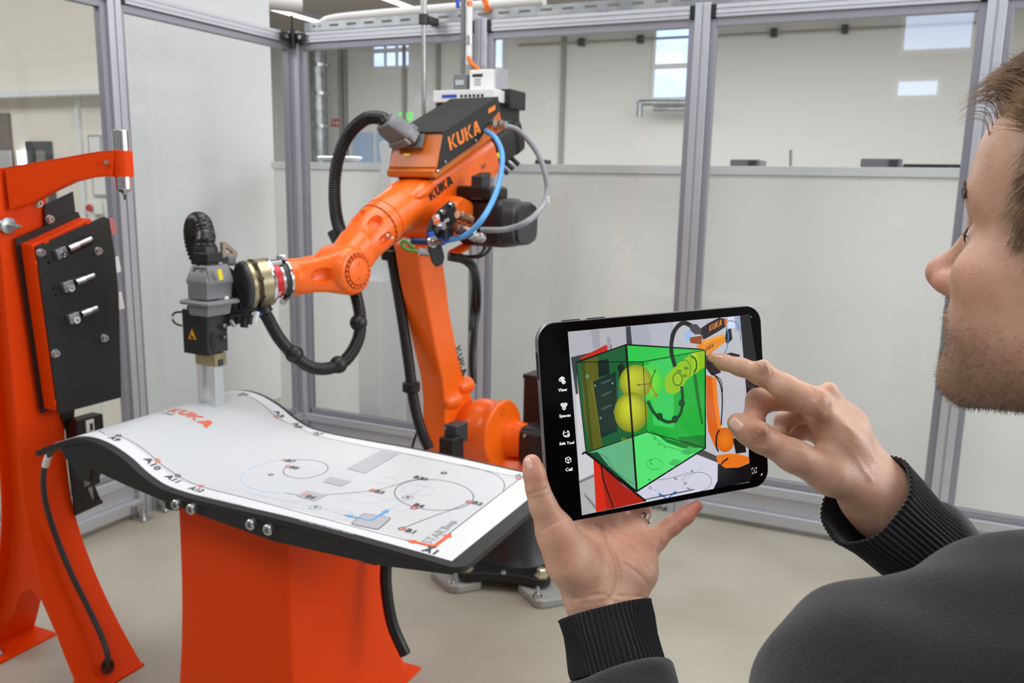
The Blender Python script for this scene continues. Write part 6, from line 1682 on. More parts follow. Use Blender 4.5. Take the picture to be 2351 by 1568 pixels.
def surface(f, lo, hi, h):
    lo = np.array(lo, np.float32); hi = np.array(hi, np.float32)
    n = np.ceil((hi - lo) / h).astype(int) + 1
    gx, gy, gz = [lo[i] + h * np.arange(n[i], dtype=np.float32) for i in range(3)]
    V = np.empty(tuple(n), np.float32)
    st = max(1, int(400000 / (n[1] * n[2])))
    for i in range(0, n[0], st):
        X, Y, Z = np.meshgrid(gx[i:i + st], gy, gz, indexing='ij')
        V[i:i + st] = f(np.stack([X.ravel(), Y.ravel(), Z.ravel()], 1)).reshape(X.shape)
    S_ = V < 0
    c = S_[:-1, :-1, :-1].astype(np.int8)
    for dx in (0, 1):
        for dy in (0, 1):
            for dz in (0, 1):
                if dx or dy or dz: c = c + S_[dx:n[0] - 1 + dx, dy:n[1] - 1 + dy, dz:n[2] - 1 + dz]
    act = (c > 0) & (c < 8); idx = np.argwhere(act)
    vid = -np.ones(act.shape, np.int64); vid[tuple(idx.T)] = np.arange(len(idx))
    acc = np.zeros((len(idx), 3)); cnt = np.zeros(len(idx))
    cor = [(0, 0, 0), (1, 0, 0), (0, 1, 0), (1, 1, 0), (0, 0, 1), (1, 0, 1), (0, 1, 1), (1, 1, 1)]
    for a, b in ((0, 1), (2, 3), (4, 5), (6, 7), (0, 2), (1, 3), (4, 6), (5, 7), (0, 4), (1, 5), (2, 6), (3, 7)):
        ca, cb = np.array(cor[a]), np.array(cor[b]); va = V[tuple((idx + ca).T)]; vb = V[tuple((idx + cb).T)]
        m = (va < 0) != (vb < 0); t = np.where(m, va / np.where(m, va - vb, 1), 0)
        acc[m] += (ca + (cb - ca) * t[:, None])[m]; cnt[m] += 1
    P_ = lo + (idx + acc / cnt[:, None]) * h
    F_ = []
    for ax in range(3):
        o1, o2 = [(1, 2), (2, 0), (0, 1)][ax]
        sl0 = [slice(None)] * 3; sl1 = [slice(None)] * 3; sl0[ax] = slice(0, -1); sl1[ax] = slice(1, None)
        ch = S_[tuple(sl0)] != S_[tuple(sl1)]; e = np.argwhere(ch)
        e = e[(e[:, o1] > 0) & (e[:, o2] > 0) & (e[:, o1] < n[o1] - 1) & (e[:, o2] < n[o2] - 1)]
        d1 = np.zeros(3, int); d1[o1] = 1; d2 = np.zeros(3, int); d2[o2] = 1
        q = np.stack([vid[tuple((e - d1 - d2).T)], vid[tuple((e - d2).T)], vid[tuple(e.T)], vid[tuple((e - d1).T)]], 1)
        ins = S_[tuple(e.T)]; q[~ins] = q[~ins][:, ::-1]; F_.append(q)
    F_ = np.concatenate(F_); F_ = F_[(F_ >= 0).all(1)]
    for _ in range(2):          # pull the vertices onto the true surface
        p32 = P_.astype(np.float32); d = f(p32); e_ = np.float32(h * .3)
        g = np.stack([f(p32 + np.eye(3, dtype=np.float32)[i] * e_) - d for i in range(3)], 1) / e_
        gn = np.linalg.norm(g, axis=1, keepdims=True) + 1e-6
        P_ = P_ - np.clip(d, -h, h)[:, None] * g / gn ** 2 * np.minimum(1, gn)
    return P_, F_, g / gn
def hit(f, px, py, t0=.3, t1=1.3, lift=0.0):
    r = ray(px, py); L = np.linalg.norm(r); t = t0
    for _ in range(140):
        q = (CAM + r * t)[None].astype(np.float32); d = float(f(q)[0])
        if d < 1e-5: break
        t += max(d, 2e-5) / L * .8
        if t > t1: return None
    q = CAM + r * t; e = 4e-4
    g = np.array([float(f((q + np.eye(3)[i] * e)[None].astype(np.float32))[0]) for i in range(3)]) - float(f(q[None].astype(np.float32))[0])
    return q + nrm(g) * lift, nrm(g)
def crease(P_, N_, line, depth, sig):
    line = spline(line, 5); d = np.full(len(P_), 9.0)
    for a, b in zip(line[:-1], line[1:]):
        ba = b - a; t = np.clip((P_ - a) @ ba / (ba @ ba), 0, 1); d = np.minimum(d, np.linalg.norm(P_ - a - t[:, None] * ba, axis=1))
    return P_ - N_ * (depth * np.exp(-(d / sig) ** 2))[:, None]
R_ = lambda rpx, d: rpx * d / FPX
def K(px, py, d, rpx): return (P(px, py, d), R_(rpx, d))

# ------------------------------------------------------------------ left hand: palm to the camera, holding the tablet
LH = [
    chain([K(1352, 1372, .765, 41), K(1340, 1290, .776, 40), K(1342, 1195, .793, 33)], .02),
    chain([K(1385, 1375, .765, 40), K(1392, 1290, .780, 36), K(1396, 1195, .796, 31)], .02),
    chain([K(1418, 1375, .765, 40), K(1432, 1295, .780, 36), K(1446, 1222, .796, 30)], .02),
    chain([K(1432, 1366, .765, 40), K(1456, 1310, .772, 44), K(1474, 1258, .782, 31)], .02),
    chain([K(1335, 1345, .760, 44), K(1312, 1285, .752, 50), K(1276, 1222, .744, 34), K(1246, 1160, .738, 26)], .02),
    chain([K(1246, 1160, .738, 26), K(1234, 1122, .736, 25), K(1227, 1088, .735, 23.5), K(1221, 1064, .735, 21)], .006),
    chain([K(1474, 1252, .784, 27), K(1506, 1237, .788, 23), K(1543, 1207, .792, 18.5), K(1572, 1185, .794, 17.5), K(1600, 1162, .796, 13.5)], .008),
    chain([K(1444, 1222, .796, 27), K(1470, 1180, .806, 20), K(1488, 1110, .816, 19), K(1478, 1040, .815, 17), K(1466, 990, .806, 15)], .008),
    chain([K(1396, 1195, .798, 28), K(1424, 1110, .806, 21), K(1430, 1030, .806, 19), K(1424, 960, .798, 17)], .008),
    chain([K(1342, 1190, .795, 28), K(1352, 1110, .798, 21), K(1352, 1040, .794, 19), K(1346, 985, .788, 17)], .008),
    chain([K(1350, 1385, .765, 40), K(1358, 1440, .758, 32), K(1385, 1560, .745, 30)], .02),
    chain([K(1430, 1388, .765, 37), K(1426, 1440, .758, 30), K(1440, 1560, .745, 30)], .02),
]
LK = [.014, .014, .014, .014, .018, .010, .010, .008, .008, .008, .016, .016]
def f_lh(p):
    d = LH[0](p)
    for c, k in zip(LH[1:], LK[1:]): d = sm(d, c(p), k)
    # hollow of the palm and the hollow between thumb and palm
    d = smx(d, -s_ell(p, P(1405, 1262, .708), (.030, .030, .036)), .02)
    return d
lo = np.min([P(1190, 1030, .72), P(1190, 1570, .72), P(1640, 1030, .84), P(1640, 1570, .84), P(1190, 1030, .84), P(1190, 1570, .84), P(1640, 950, .72), P(1640, 1570, .72)], 0) - .005
hi = np.max([P(1190, 950, .72), P(1190, 1570, .72), P(1640, 950, .84), P(1640, 1570, .84), P(1190, 950, .84), P(1190, 1570, .84), P(1640, 1570, .72)], 0) + .005
lp, lf, lnn = surface(f_lh, lo, hi, .0016)
def pxline(f, pts): 
    o = []
    for p in pts:
        h_ = hit(f, *p)
        if h_ is not None: o.append(h_[0])
    return o
for pts, dp, sg in (
    ([(1382, 1212), (1398, 1250), (1412, 1285), (1418, 1320), (1414, 1352), (1400, 1376)], .0016, .0022),   # thenar crease
    ([(1365, 1204), (1410, 1228), (1450, 1252), (1492, 1266)], .0010, .0018),
    ([(1405, 1208), (1440, 1226), (1476, 1240), (1500, 1262)], .0009, .0016),
    ([(1445, 1246), (1478, 1268), (1498, 1290)], .0007, .0013), ([(1440, 1268), (1474, 1290), (1494, 1316)], .0006, .0012), ([(1436, 1296), (1466, 1318), (1488, 1342)], .0006, .0012),
    ([(1320, 1374), (1370, 1366), (1420, 1368), (1470, 1370)], .0009, .0016), ([(1340, 1386), (1400, 1380), (1470, 1384)], .0005, .0012),
    ([(1212, 1136), (1230, 1130), (1256, 1122)], .0009, .0013), ([(1215, 1146), (1234, 1142), (1262, 1134)], .0006, .0012), ([(1246, 1216), (1276, 1200), (1290, 1192)], .0006, .0015),
    ([(1498, 1222), (1512, 1236), (1520, 1250)], .0008, .0014), ([(1548, 1188), (1556, 1198), (1562, 1208)], .0006, .0012), ([(1396, 1300), (1404, 1330), (1400, 1356)], .0005, .0012), ([(1424, 1226), (1432, 1262), (1428, 1300)], .0005, .0012)):
    ln_ = pxline(f_lh, pts)
    if len(ln_) > 2: lp = crease(lp, lnn, ln_, dp * 1.5, sg)

# ------------------------------------------------------------------ right hand: forefinger on the screen
td_ = DEP(TQ(1634, 820))
RH = [
    chain([K(1634, 821, td_ - .0048, 11), K(1662, 832, td_ - .014, 16.5), K(1698, 842, td_ - .022, 19), K(1750, 859, td_ - .030, 25), K(1800, 889, td_ - .036, 28), K(1868, 924, td_ - .042, 36)], .006),
    chain([K(1868, 926, .776, 37), K(1935, 1020, .782, 42), K(2005, 1140, .790, 46)], .02),
    chain([K(1900, 914, .792, 30), K(1950, 978, .800, 32), K(2032, 1108, .806, 38)], .02),
    chain([K(1892, 948, .818, 28), K(1950, 1010, .822, 32), K(2030, 1120, .815, 38)], .02),
    chain([K(1870, 985, .836, 25), K(1940, 1050, .838, 30), K(2010, 1140, .820, 38)], .02),
    chain([K(1960, 1120, .775, 40), K(1905, 1090, .770, 44), K(1822, 1047, .766, 35), K(1748, 1006, .766, 31), K(1718, 988, .768, 29), K(1694, 972, .770, 24)], .008),
    chain([K(1900, 914, .796, 29), K(1830, 915, .806, 27), K(1742, 920, .806, 26), K(1727, 970, .800, 22), K(1722, 1014, .790, 16)], .008),
    chain([K(1890, 950, .822, 26), K(1832, 950, .832, 22), K(1800, 966, .832, 19), K(1788, 1002, .824, 17), K(1764, 1038, .812, 14)], .006),
    chain([K(1868, 990, .838, 22), K(1830, 990, .846, 19), K(1806, 1010, .842, 16), K(1790, 1036, .832, 14)], .006),
    chain([K(1988, 1142, .792, 57), K(2024, 1176, .797, 56), K(2090, 1240, .822, 46)], .02),
    chain([K(2030, 1118, .800, 45), K(2052, 1150, .803, 42), K(2110, 1225, .826, 38)], .02),
]
RK = [0, .012, .014, .014, .014, .016, .005, .004, .004, .02, .02]
def f_rh(p):
    d = RH[0](p)
    for c, k in zip(RH[1:], RK[1:]): d = sm(d, c(p), k)
    for x, y, dd, r in ((1752, 838, td_ - .040, 9), (1748, 984, .752, 12), (1905, 893, .782, 12)):      # knuckles
        d = sm(d, np.linalg.norm(p - P(x, y, dd).astype(np.float32), axis=1) - R_(r, dd), .012)
    return d
cs = [P(x, y, d) for x in (1615, 2190) for y in (790, 1300) for d in (.745, .87)]
rp, rf, rn = surface(f_rh, np.min(cs, 0) - .003, np.max(cs, 0) + .003, .0016)
for pts, dp, sg in (
    ([(1738, 838), (1746, 850), (1748, 866)], .0006, .0013), ([(1750, 834), (1758, 848), (1760, 862)], .0007, .0013), ([(1762, 836), (1770, 850), (1772, 866)], .0005, .0012),
    ([(1690, 826), (1694, 838), (1694, 850)], .0005, .0011),
    ([(1728, 990), (1740, 1002), (1744, 1022)], .0007, .0014), ([(1738, 984), (1752, 1000), (1756, 1022)], .0008, .0014), ([(1720, 996), (1730, 1008), (1733, 1022)], .0005, .0012),
    ([(1812, 1020), (1828, 1026), (1850, 1030)], .0007, .0015), ([(1818, 1014), (1836, 1014), (1856, 1018)], .0006, .0014),
    ([(1860, 890), (1875, 905), (1880, 930)], .0004, .002)):
    ln_ = pxline(f_rh, pts)
    if len(ln_) > 2: rp = crease(rp, rn, ln_, dp * 1.5, sg)
for pts, ht_ in (([(1890, 900), (1950, 985), (2010, 1060)], .0009), ([(1870, 925), (1930, 1010), (2000, 1100)], .0008)):    # tendons
    ln_ = pxline(f_rh, pts)
    if len(ln_) > 1: rp = crease(rp, rn, ln_, -ht_, .003)

# ------------------------------------------------------------------ head
perp = None
_tilt = math.radians(6)
_az = math.radians(24)
rr0 = ray(2250, 560); rr0 = nrm((rr0[0], rr0[1], 0)); pl0 = np.cross((0, 0, 1.), rr0)      # ray and its left perpendicular
fh = nrm(pl0 * math.cos(_az) + rr0 * math.sin(_az)); wl = np.cross((0, 0, 1.), fh)        # facing, his left
HF = nrm(fh * math.cos(_tilt) + np.array((0, 0, 1.)) * math.sin(_tilt)); HW = wl; HU = np.cross(HF, HW)
if HU[2] < 0: HU = -HU
NT = P(2129, 618, .615)                                     # nose tip
HO = NT - HF * .1245 + HU * .037
HM = np.array([HF, HW, HU], np.float32)
def HP(f_, w_, u_): return HO + HF * f_ / 1000 + HW * w_ / 1000 + HU * u_ / 1000
def f_head_l(q):        # q in head millimetres: forward, left, up
    m = np.stack([q[:, 0], np.abs(q[:, 1]), q[:, 2]], 1)      # mirrored
    E = lambda c, r, ax=None: s_ell(m, c, r, ax)
    C_a = lambda a, b, ra, rb: s_cap(m, a, b, ra, rb)
    d = s_ell(q, (-12, 0, 42), (100, 77, 88))
    d = sm(d, E((42, 0, 40), (57, 62, 56)), 30)
    d = sm(d, E((40, 0, -40), (56, 58, 72)), 30)
    d = sm(d, C_a((90, 6, 20), (74, 40, 22), 12, 11), 16)      # brow ridge
    d = sm(d, E((58, 48, -28), (24, 19, 18)), 22)             # cheekbone
    d = sm(d, E((36, 40, -66), (36, 24, 32)), 26)             # cheek
    d = sm(d, E((62, 0, -66), (33, 33, 27)), 20)              # muzzle
    d = sm(d, E((72, 0, -100), (21, 25, 17)), 18)             # chin
    d = sm(d, C_a((70, 22, -103), (4, 52, -74), 15, 16), 24)   # jaw line
    d = smx(d, -np.linalg.norm(m - np.array((97, 34, -4), np.float32), axis=1) + 15, 14)   # socket
    d = sm(d, np.linalg.norm(m - np.array((73, 32, -5), np.float32), axis=1) - 13.5, 5)      # lids
    d = smx(d, -E((90, 33, -5), (7, 12, 3.6)), 2)
    d = sm(d, C_a((90, 0, 2), (108, 0, -34), 8, 9.5), 12)      # bridge
    d = sm(d, np.linalg.norm(m - np.array((112.5, 0, -37), np.float32), axis=1) - 12, 8)    # tip
    d = sm(d, E((100, 13, -42), (12, 7, 8.5)), 7)              # wings
    d = sm(d, C_a((90, 0, -46), (109, 0, -47), 5, 4), 8)
    d = smx(d, -C_a((104, 7, -58), (106, 7, -46), 3.6, 3.0), 3)
    d = sm(d, E((89, 0, -64), (8, 24, 5.5)), 8)                # upper lip
    d = sm(d, E((86, 0, -75), (9, 21, 6.5)), 8)                # lower lip
    d = smx(d, -C_a((100, 0, -69.5), (86, 24, -70.5), 1.6, 1.0), 3)
    d = sm(d, C_a((-42, 0, -70), (-52, 0, -215), 45, 46), 30)  # neck
    d = sm(d, s_ell(m, (-12, 78, -6), (17, 8, 31)), 4)         # ears
    d = smx(d, -s_ell(m, (-8, 86, -4), (10, 6, 20)), 4)
    return d
def f_head(p): return f_head_l(((p - HO.astype(np.float32)) @ HM.T) * 1000) / 1000
c8 = [HP(a, b, c) for a in (-118, 130) for b in (-95, 95) for c in (-190, 136)]
hp_, hf_, hn_ = surface(f_head, np.min(c8, 0), np.max(c8, 0), .0026)

# ------------------------------------------------------------------ body and clothes
def CV(lat, dep, down): return CAM + RW @ np.array((lat, -down, -dep))
SL = P(1998, 1582, .475); SRt = SL - wl * .37 + np.array((0, 0, .012))
EL_ = P(1690, 2230, .56); WL_ = P(1398, 1400, .765)
ER_ = P(2440, 1560, .93); WR_ = P(2010, 1165, .797)
NB = HP(-50, 0, -196)
SRt = SL - wl * .37 + np.array((0, 0, -.075))
mid_s = (SL + SRt) / 2
PELV = np.array((mid_s[0], mid_s[1], .93)) - fh * .02
CH = (mid_s + np.array((0, 0, -.14)))
BODY = [
    chain([(NB + np.array((0, 0, .04)), .046), (mid_s + np.array((0, 0, -.06)), .036), (CH, .06), (PELV, .08)], .04),
    chain([(SL, .035), (EL_, .030), (P(1440, 1520, .75), .028)], .02), chain([(SRt, .035), (ER_, .030), (P(2110, 1250, .825), .026)], .02),
    chain([(mid_s + np.array((0, 0, -.09)), .03), (SL + np.array((0, 0, -.02)), .022)], .02), chain([(mid_s + np.array((0, 0, -.09)), .03), (SRt, .022)], .02),
]
def f_core(p):
    d = BODY[0](p)
    for c in BODY[1:]: d = sm(d, c(p), .015)
    return d
allp = np.array([NB, SL, SRt, EL_, ER_, WL_, WR_, PELV])
cp_, cf_, cn_ = surface(f_core, allp.min(0) - .13, allp.max(0) + .13, .009)
skin = bpy.data.materials.new('skin'); skin.use_nodes = True
nt = skin.node_tree; b = nt.nodes['Principled BSDF']
b.inputs['Roughness'].default_value = .38; b.inputs['Specular IOR Level'].default_value = .5
b.inputs['Subsurface Weight'].default_value = .08; b.inputs['Subsurface Radius'].default_value = (1, .35, .2); b.inputs['Subsurface Scale'].default_value = .004
va = nt.nodes.new('ShaderNodeVertexColor'); va.layer_name = 'Col'
tc = nt.nodes.new('ShaderNodeTexCoord')
n1 = nt.nodes.new('ShaderNodeTexNoise'); n1.inputs['Scale'].default_value = 55; n1.inputs['Detail'].default_value = 5
mx = nt.nodes.new('ShaderNodeMix'); mx.data_type = 'RGBA'; mx.blend_type = 'MULTIPLY'; mx.inputs[0].default_value = .55
cr_ = nt.nodes.new('ShaderNodeValToRGB'); cr_.color_ramp.elements[0].position = .35; cr_.color_ramp.elements[0].color = (.80, .66, .62, 1); cr_.color_ramp.elements[1].position = .65; cr_.color_ramp.elements[1].color = (1, 1, 1, 1)
nt.links.new(tc.outputs['Object'], n1.inputs['Vector']); nt.links.new(n1.outputs['Fac'], cr_.inputs[0])
nt.links.new(va.outputs[0], mx.inputs[6]); nt.links.new(cr_.outputs[0], mx.inputs[7]); nt.links.new(mx.outputs[2], b.inputs['Base Color'])
n2 = nt.nodes.new('ShaderNodeTexVoronoi'); n2.inputs['Scale'].default_value = 900
n3 = nt.nodes.new('ShaderNodeTexNoise'); n3.inputs['Scale'].default_value = 420; n3.inputs['Detail'].default_value = 3
ad = nt.nodes.new('ShaderNodeMath'); ad.operation = 'ADD'
nt.links.new(tc.outputs['Object'], n2.inputs['Vector']); nt.links.new(tc.outputs['Object'], n3.inputs['Vector'])
nt.links.new(n2.outputs['Distance'], ad.inputs[0]); nt.links.new(n3.outputs['Fac'], ad.inputs[1])
bp = nt.nodes.new('ShaderNodeBump'); bp.inputs['Strength'].default_value = .35; bp.inputs['Distance'].default_value = .0006
nt.links.new(ad.outputs[0], bp.inputs['Height']); nt.links.new(bp.outputs[0], b.inputs['Normal'])
BASE = np.array(srgb(216, 172, 146)[:3]); REDD = np.array(srgb(214, 132, 112)[:3]); PALE = np.array(srgb(230, 186, 160)[:3]); BEARD = np.array(srgb(150, 112, 88)[:3])
def tint(P_, spots, base=BASE):
    c = np.tile(base, (len(P_), 1))
    for q, r, col, w_ in spots:
        k = np.exp(-(np.linalg.norm(P_ - q, axis=1) / r) ** 2) * w_
        c = c * (1 - k[:, None]) + np.array(col) * k[:, None]
    return c
lc = tint(lp, [(P(1221, 1062, .73), .02, REDD, .55), (P(1600, 1162, .79), .022, REDD, .9), (P(1560, 1195, .79), .022, REDD, .5), (P(1490, 1262, .77), .02, REDD, .35), (P(1300, 1240, .73), .03, REDD, .3), (P(1440, 1330, .74), .03, PALE, .4), (P(1430, 1225, .77), .03, REDD, .35)])
rc = tint(rp, [(P(1640, 822, .8), .015, REDD, .6), (P(1750, 850, .78), .014, REDD, .5), (P(1745, 1000, .74), .016, REDD, .5), (P(1690, 975, .75), .014, REDD, .5), (P(1735, 940, .78), .02, REDD, .5), (P(1880, 905, .76), .02, REDD, .3), (P(1760, 1040, .79), .02, REDD, .6)])
ql = ((hp_ - HO) @ HM.T.astype(float)) * 1000
hc = tint(hp_, [(HP(112, 0, -37), .018, REDD, .5), (HP(104, 14, -42), .012, REDD, .35), (HP(60, 55, -30), .03, REDD, .25)], BASE * np.array((.86, .875, .86)))
sstep = lambda x, a, b_: np.clip((x - a) / (b_ - a), 0, 1) ** 2 * (3 - 2 * np.clip((x - a) / (b_ - a), 0, 1))
jaw = sstep(-ql[:, 2] + .35 * (30 - ql[:, 0]) * (ql[:, 0] < 30), 46, 78) * sstep(-ql[:, 2], 25, 55) * (1 - sstep(-ql[:, 2], 118, 140))
must = np.exp(-(((ql[:, 0] - 91) / 14) ** 2 + ((ql[:, 1]) / 26) ** 2 + ((ql[:, 2] + 55) / 6) ** 2))
bw = np.clip(jaw * .75 + must * .6, 0, .85); lips = np.exp(-(((ql[:, 0] - 94) / 10) ** 2 + (ql[:, 1] / 22) ** 2 + ((ql[:, 2] + 69) / 8) ** 2)) * .6
hc = hc * (1 - bw[:, None]) + BEARD * bw[:, None]
hc = hc * (1 - lips[:, None]) + np.array(srgb(196, 120, 108)[:3]) * lips[:, None]
cc_ = np.tile(BASE, (len(cp_), 1))
def joined(sets):
    V, F, Cc, o = [], [], [], 0
    for v, f_, c in sets:
        V.append(v); F.append(f_ + o); Cc.append(c); o += len(v)
    return np.concatenate(V), np.concatenate(F), np.concatenate(Cc)
feet = np.array((PELV[0], PELV[1], 0))
person = thing('person', 'man in a dark gray sweater seen over his shoulder, touching the tablet with one finger', 'person', feet)
def nmesh(name, V, F, m, parent, col=None, smooth=True, kind=None, label=None):
    me = bpy.data.meshes.new(name)
    V = V - np.array(parent.location)
    me.vertices.add(len(V)); me.vertices.foreach_set('co', V.astype(np.float32).ravel())
    k = F.shape[1]; me.loops.add(F.size); me.loops.foreach_set('vertex_index', F.astype(np.int32).ravel())
    me.polygons.add(len(F)); me.polygons.foreach_set('loop_start', np.arange(0, F.size, k, dtype=np.int32))
    me.update(calc_edges=True); me.validate()
    me.polygons.foreach_set('use_smooth', [smooth] * len(me.polygons))
    if col is not None:
        la = me.color_attributes.new('Col', 'FLOAT_COLOR', 'POINT'); la.data.foreach_set('color', np.c_[col, np.ones(len(col))].astype(np.float32).ravel())
    me.materials.append(m); o = bpy.data.objects.new(name, me); COL.objects.link(o); o.parent = parent
    if kind: o['kind'] = kind
    if label: o['label'] = label
    return o
V, F, Cc = joined([(lp, lf, lc), (rp, rf, rc), (hp_, hf_, hc), (cp_, cf_, cc_)])
nmesh('body', V, F, skin, person, Cc)

# nails
def patch(f, outline, name, m, lift=.0004, parent=None, dome=.0):
    """a thin curved plate following the body's surface, outline given by pixels (closed)"""
    n = len(outline); c = np.mean(np.array(outline, float), 0); rings = []
    for s_ in (1.0, .8, .5, .0):
        pts = [c + (np.array(q) - c) * s_ for q in outline] if s_ > 0 else [c]
        def near_hit(p):
            for k_ in (1.0, .94, .86, .76, .6):
                h_ = hit(f, *(c + (np.array(p) - c) * k_))
                if h_ is not None: return h_
        rings.append([near_hit(p) for p in pts])
    vs, fs_ = [], []
    for k, rg_ in enumerate(rings):
        for h_ in rg_:
            if h_ is None: return None
            vs.append(h_[0] + h_[1] * (lift if k else -.0002))
    for k in range(2):
        for i in range(n): j = (i + 1) % n; fs_.append((k * n + i, k * n + j, (k + 1) * n + j, (k + 1) * n + i))
    for i in range(n): fs_.append((2 * n + i, 2 * n + (i + 1) % n, 3 * n))
    return MB().add(vs, fs_).build(name, m, person, smooth=180)
nail = mat('fingernail', srgb(236, 190, 172), .2, coat=.3, sss=(.1, .003))
def ovalpx(cx, cy, a_, b_, rot, n=16):
    c, s_ = math.cos(rot), math.sin(rot); o = []
    for k in range(n):
        t = 2 * PI * k / n; x = a_ * math.copysign(abs(math.cos(t)) ** .7, math.cos(t)); y = b_ * math.copysign(abs(math.sin(t)) ** .7, math.sin(t)); o.append((cx + x * c - y * s_, cy + x * s_ + y * c))
    return o
patch(f_lh, ovalpx(1214, 1065, 15, 7, math.radians(72)), 'fingernail', nail, .0006)
patch(f_rh, ovalpx(1690, 975, 19, 14, math.radians(38)), 'fingernail', nail, .0009)
patch(f_rh, ovalpx(1646, 817, 14, 4.5, math.radians(14)), 'fingernail', nail, .0006)
# finger ring on the ring finger
ax_ = nrm(P(1484, 1130, .813) - P(1456, 1204, .800)); rc_ = P(1473, 1186, .8045)
MB().lathe(rc_ - ax_ * .003, ax_, [(0, .0093), (.0005, .0100), (.0055, .0100), (.006, .0093)], 28, cap=False).build('finger_ring', M['chrome'], person, smooth=50)

# hair, brows, stubble: thin tapered strands
def strands(items, seg=5, sides=3):
    mb_v, mb_f = [], []
    for pts, r in items:
        pts = [np.array(p) for p in pts]; o = len(mb_v); n = len(pts)
        a_, u_, v_ = frame(pts[-1] - pts[0])
        for i, p in enumerate(pts):
            rr = r * (1 - .85 * i / (n - 1))
            for k in range(sides):
                t = 2 * PI * k / sides; mb_v.append(p + (u_ * math.cos(t) + v_ * math.sin(t)) * rr)
        for i in range(n - 1):
            for k in range(sides):
                j = (k + 1) % sides; mb_f.append((o + i * sides + k, o + i * sides + j, o + (i + 1) * sides + j, o + (i + 1) * sides + k))
    return np.array(mb_v), np.array(mb_f)
rnd = random.Random(5)
hairm = mat('brown_hair', srgb(176, 146, 114), .45, cnoise=(90, srgb(124, 98, 74), .35, .65))
beardm = mat('beard_stubble', srgb(92, 70, 52), .6)
# scalp roots from the head mesh above the hair line
f_, w_, u_ = ql[:, 0], ql[:, 1], ql[:, 2]
line_u = np.where(f_ > 60, 84 + 0 * f_, np.where(f_ > 34, 70 - (60 - f_) * .4, np.where(f_ > 12, 40, -20)))
scal = np.where((u_ > line_u) | ((f_ < 48) & (u_ > -2) & (f_ > -60) & (np.abs(w_) > 50)) | ((f_ < 34) & (u_ > -22) & (f_ > 10) & (np.abs(w_) > 50)) | ((f_ < -40) & (u_ > -50)))[0]
side = [i for i in scal if ql[i, 1] > 40 and 20 < ql[i, 0] < 52 and ql[i, 2] < 75]
sel = rnd.sample(list(scal), min(4200, len(scal))) + rnd.choices(side, k=2200)
items = []
for i in sel:
    p = hp_[i] + np.array([rnd.uniform(-.0012, .0012) for _ in range(3)]); n_ = hn_[i]; f0, w0, u0 = ql[i]
    if 0 < u0 < 75 and f0 > 40 + 5 * math.sin(u0 * .3) and rnd.random() < .6: continue
    if u0 > 60: dirn = HF * .6 + HW * (.25 * rnd.uniform(-1, 1) + .15) + HU * (.5 + rnd.uniform(-.2, .3)); L_ = rnd.uniform(.020, .032)
    elif u0 > 20: dirn = HF * .35 - HU * .7 + HW * rnd.uniform(-.2, .2); L_ = rnd.uniform(.012, .022)
    else: dirn = -HU + HF * rnd.uniform(-.1, .3); L_ = rnd.uniform(.006, .012)
    d1 = nrm(dirn + n_ * .75); d2 = nrm(dirn + n_ * .15 - HU * (.45 if u0 > 60 else .2))
    pts = [p - n_ * .002]
    for k in range(5):
        t = (k + 1) / 5; pts.append(pts[-1] + nrm(d1 * (1 - t) + d2 * t) * L_ / 5)
    items.append((pts, .00042 if u0 > 60 else .00034))
# the front lock that falls over the brow line
for k in range(1500):
    f0 = rnd.uniform(50, 83); w0 = rnd.uniform(-34, 46); q = HP(f0, w0, 140)
    # drop onto the scalp
    pt = q.copy()
    for _ in range(60):
        d = float(f_head(pt[None].astype(np.float32))[0])
        if d < 4e-4: break
        pt = pt - HU * max(d, 2e-4)
    L_ = rnd.uniform(.024, .038); d1 = nrm(HF * .25 + HU * 1.1 + HW * rnd.uniform(-.2, .3)); d2 = nrm(HF * .9 - HU * .95 + HW * rnd.uniform(-.1, .35))
    pts = [pt - HU * .002]
    for j in range(11):
        t = (j + 1) / 11; pts.append(pts[-1] + nrm(d1 * (1 - t) + d2 * t) * L_ / 11)
    items.append((pts, .00045))
v_, fc_ = strands(items); nmesh('hair', v_, fc_, hairm, person, kind='stuff')
# under-hair so the scalp does not show
si = set(int(i) for i in np.where((u_ > line_u + 4) | ((f_ < 36) & (u_ > 14) & (f_ > -60) & (np.abs(w_) > 50)) | ((f_ < -42) & (u_ > -48)))[0])
msk = np.zeros(len(hp_), bool); msk[list(si)] = True
ff = hf_[msk[hf_].all(1)]; nmesh('hair_base', hp_ + hn_ * .0006, ff, mat('hair_base', srgb(112, 90, 68), .6), person)
items = []
for k in range(800):        # eyebrows
    sd = 1 if k % 2 else -1
    s_ = rnd.uniform(0, 1); w0 = 10 + 38 * s_; u0 = 20 + 8 * math.sin(s_ * 2.6) + rnd.uniform(-3, 3) - s_ * 3
    pt = HP(130, sd * w0, u0)
    for _ in range(80):
        d = float(f_head(pt[None].astype(np.float32))[0])
        if d < 3e-4: break
        pt = pt - HF * max(d * .7, 2e-4)
    dr = nrm(HW * sd * .9 + HU * (.45 - .9 * s_) - HF * .25 * s_); L_ = rnd.uniform(.004, .007)
    items.append(([pt - HF * .001, pt + dr * L_ * .5 + HF * .0004, pt + dr * L_ - HU * .001 - HF * .0004], .0003))
for k in range(40):         # lashes
    sd = 1 if k % 2 else -1
    t = rnd.uniform(0, 1); c0 = HP(84.5 - 6 * abs(t - .4), sd * (22 + 22 * t), -4 - 1.5 * t); dr = nrm(HF + HW * sd * (.2 + .5 * t) + HU * rnd.uniform(-.1, .35))
    items.append(([c0 - HF * .002, c0 + dr * .003, c0 + dr * .006 + HU * .001], .00018))
v_, fc_ = strands(items); nmesh('eyebrow', v_, fc_, mat('dark_brow', srgb(72, 54, 42), .5), person, kind='stuff')
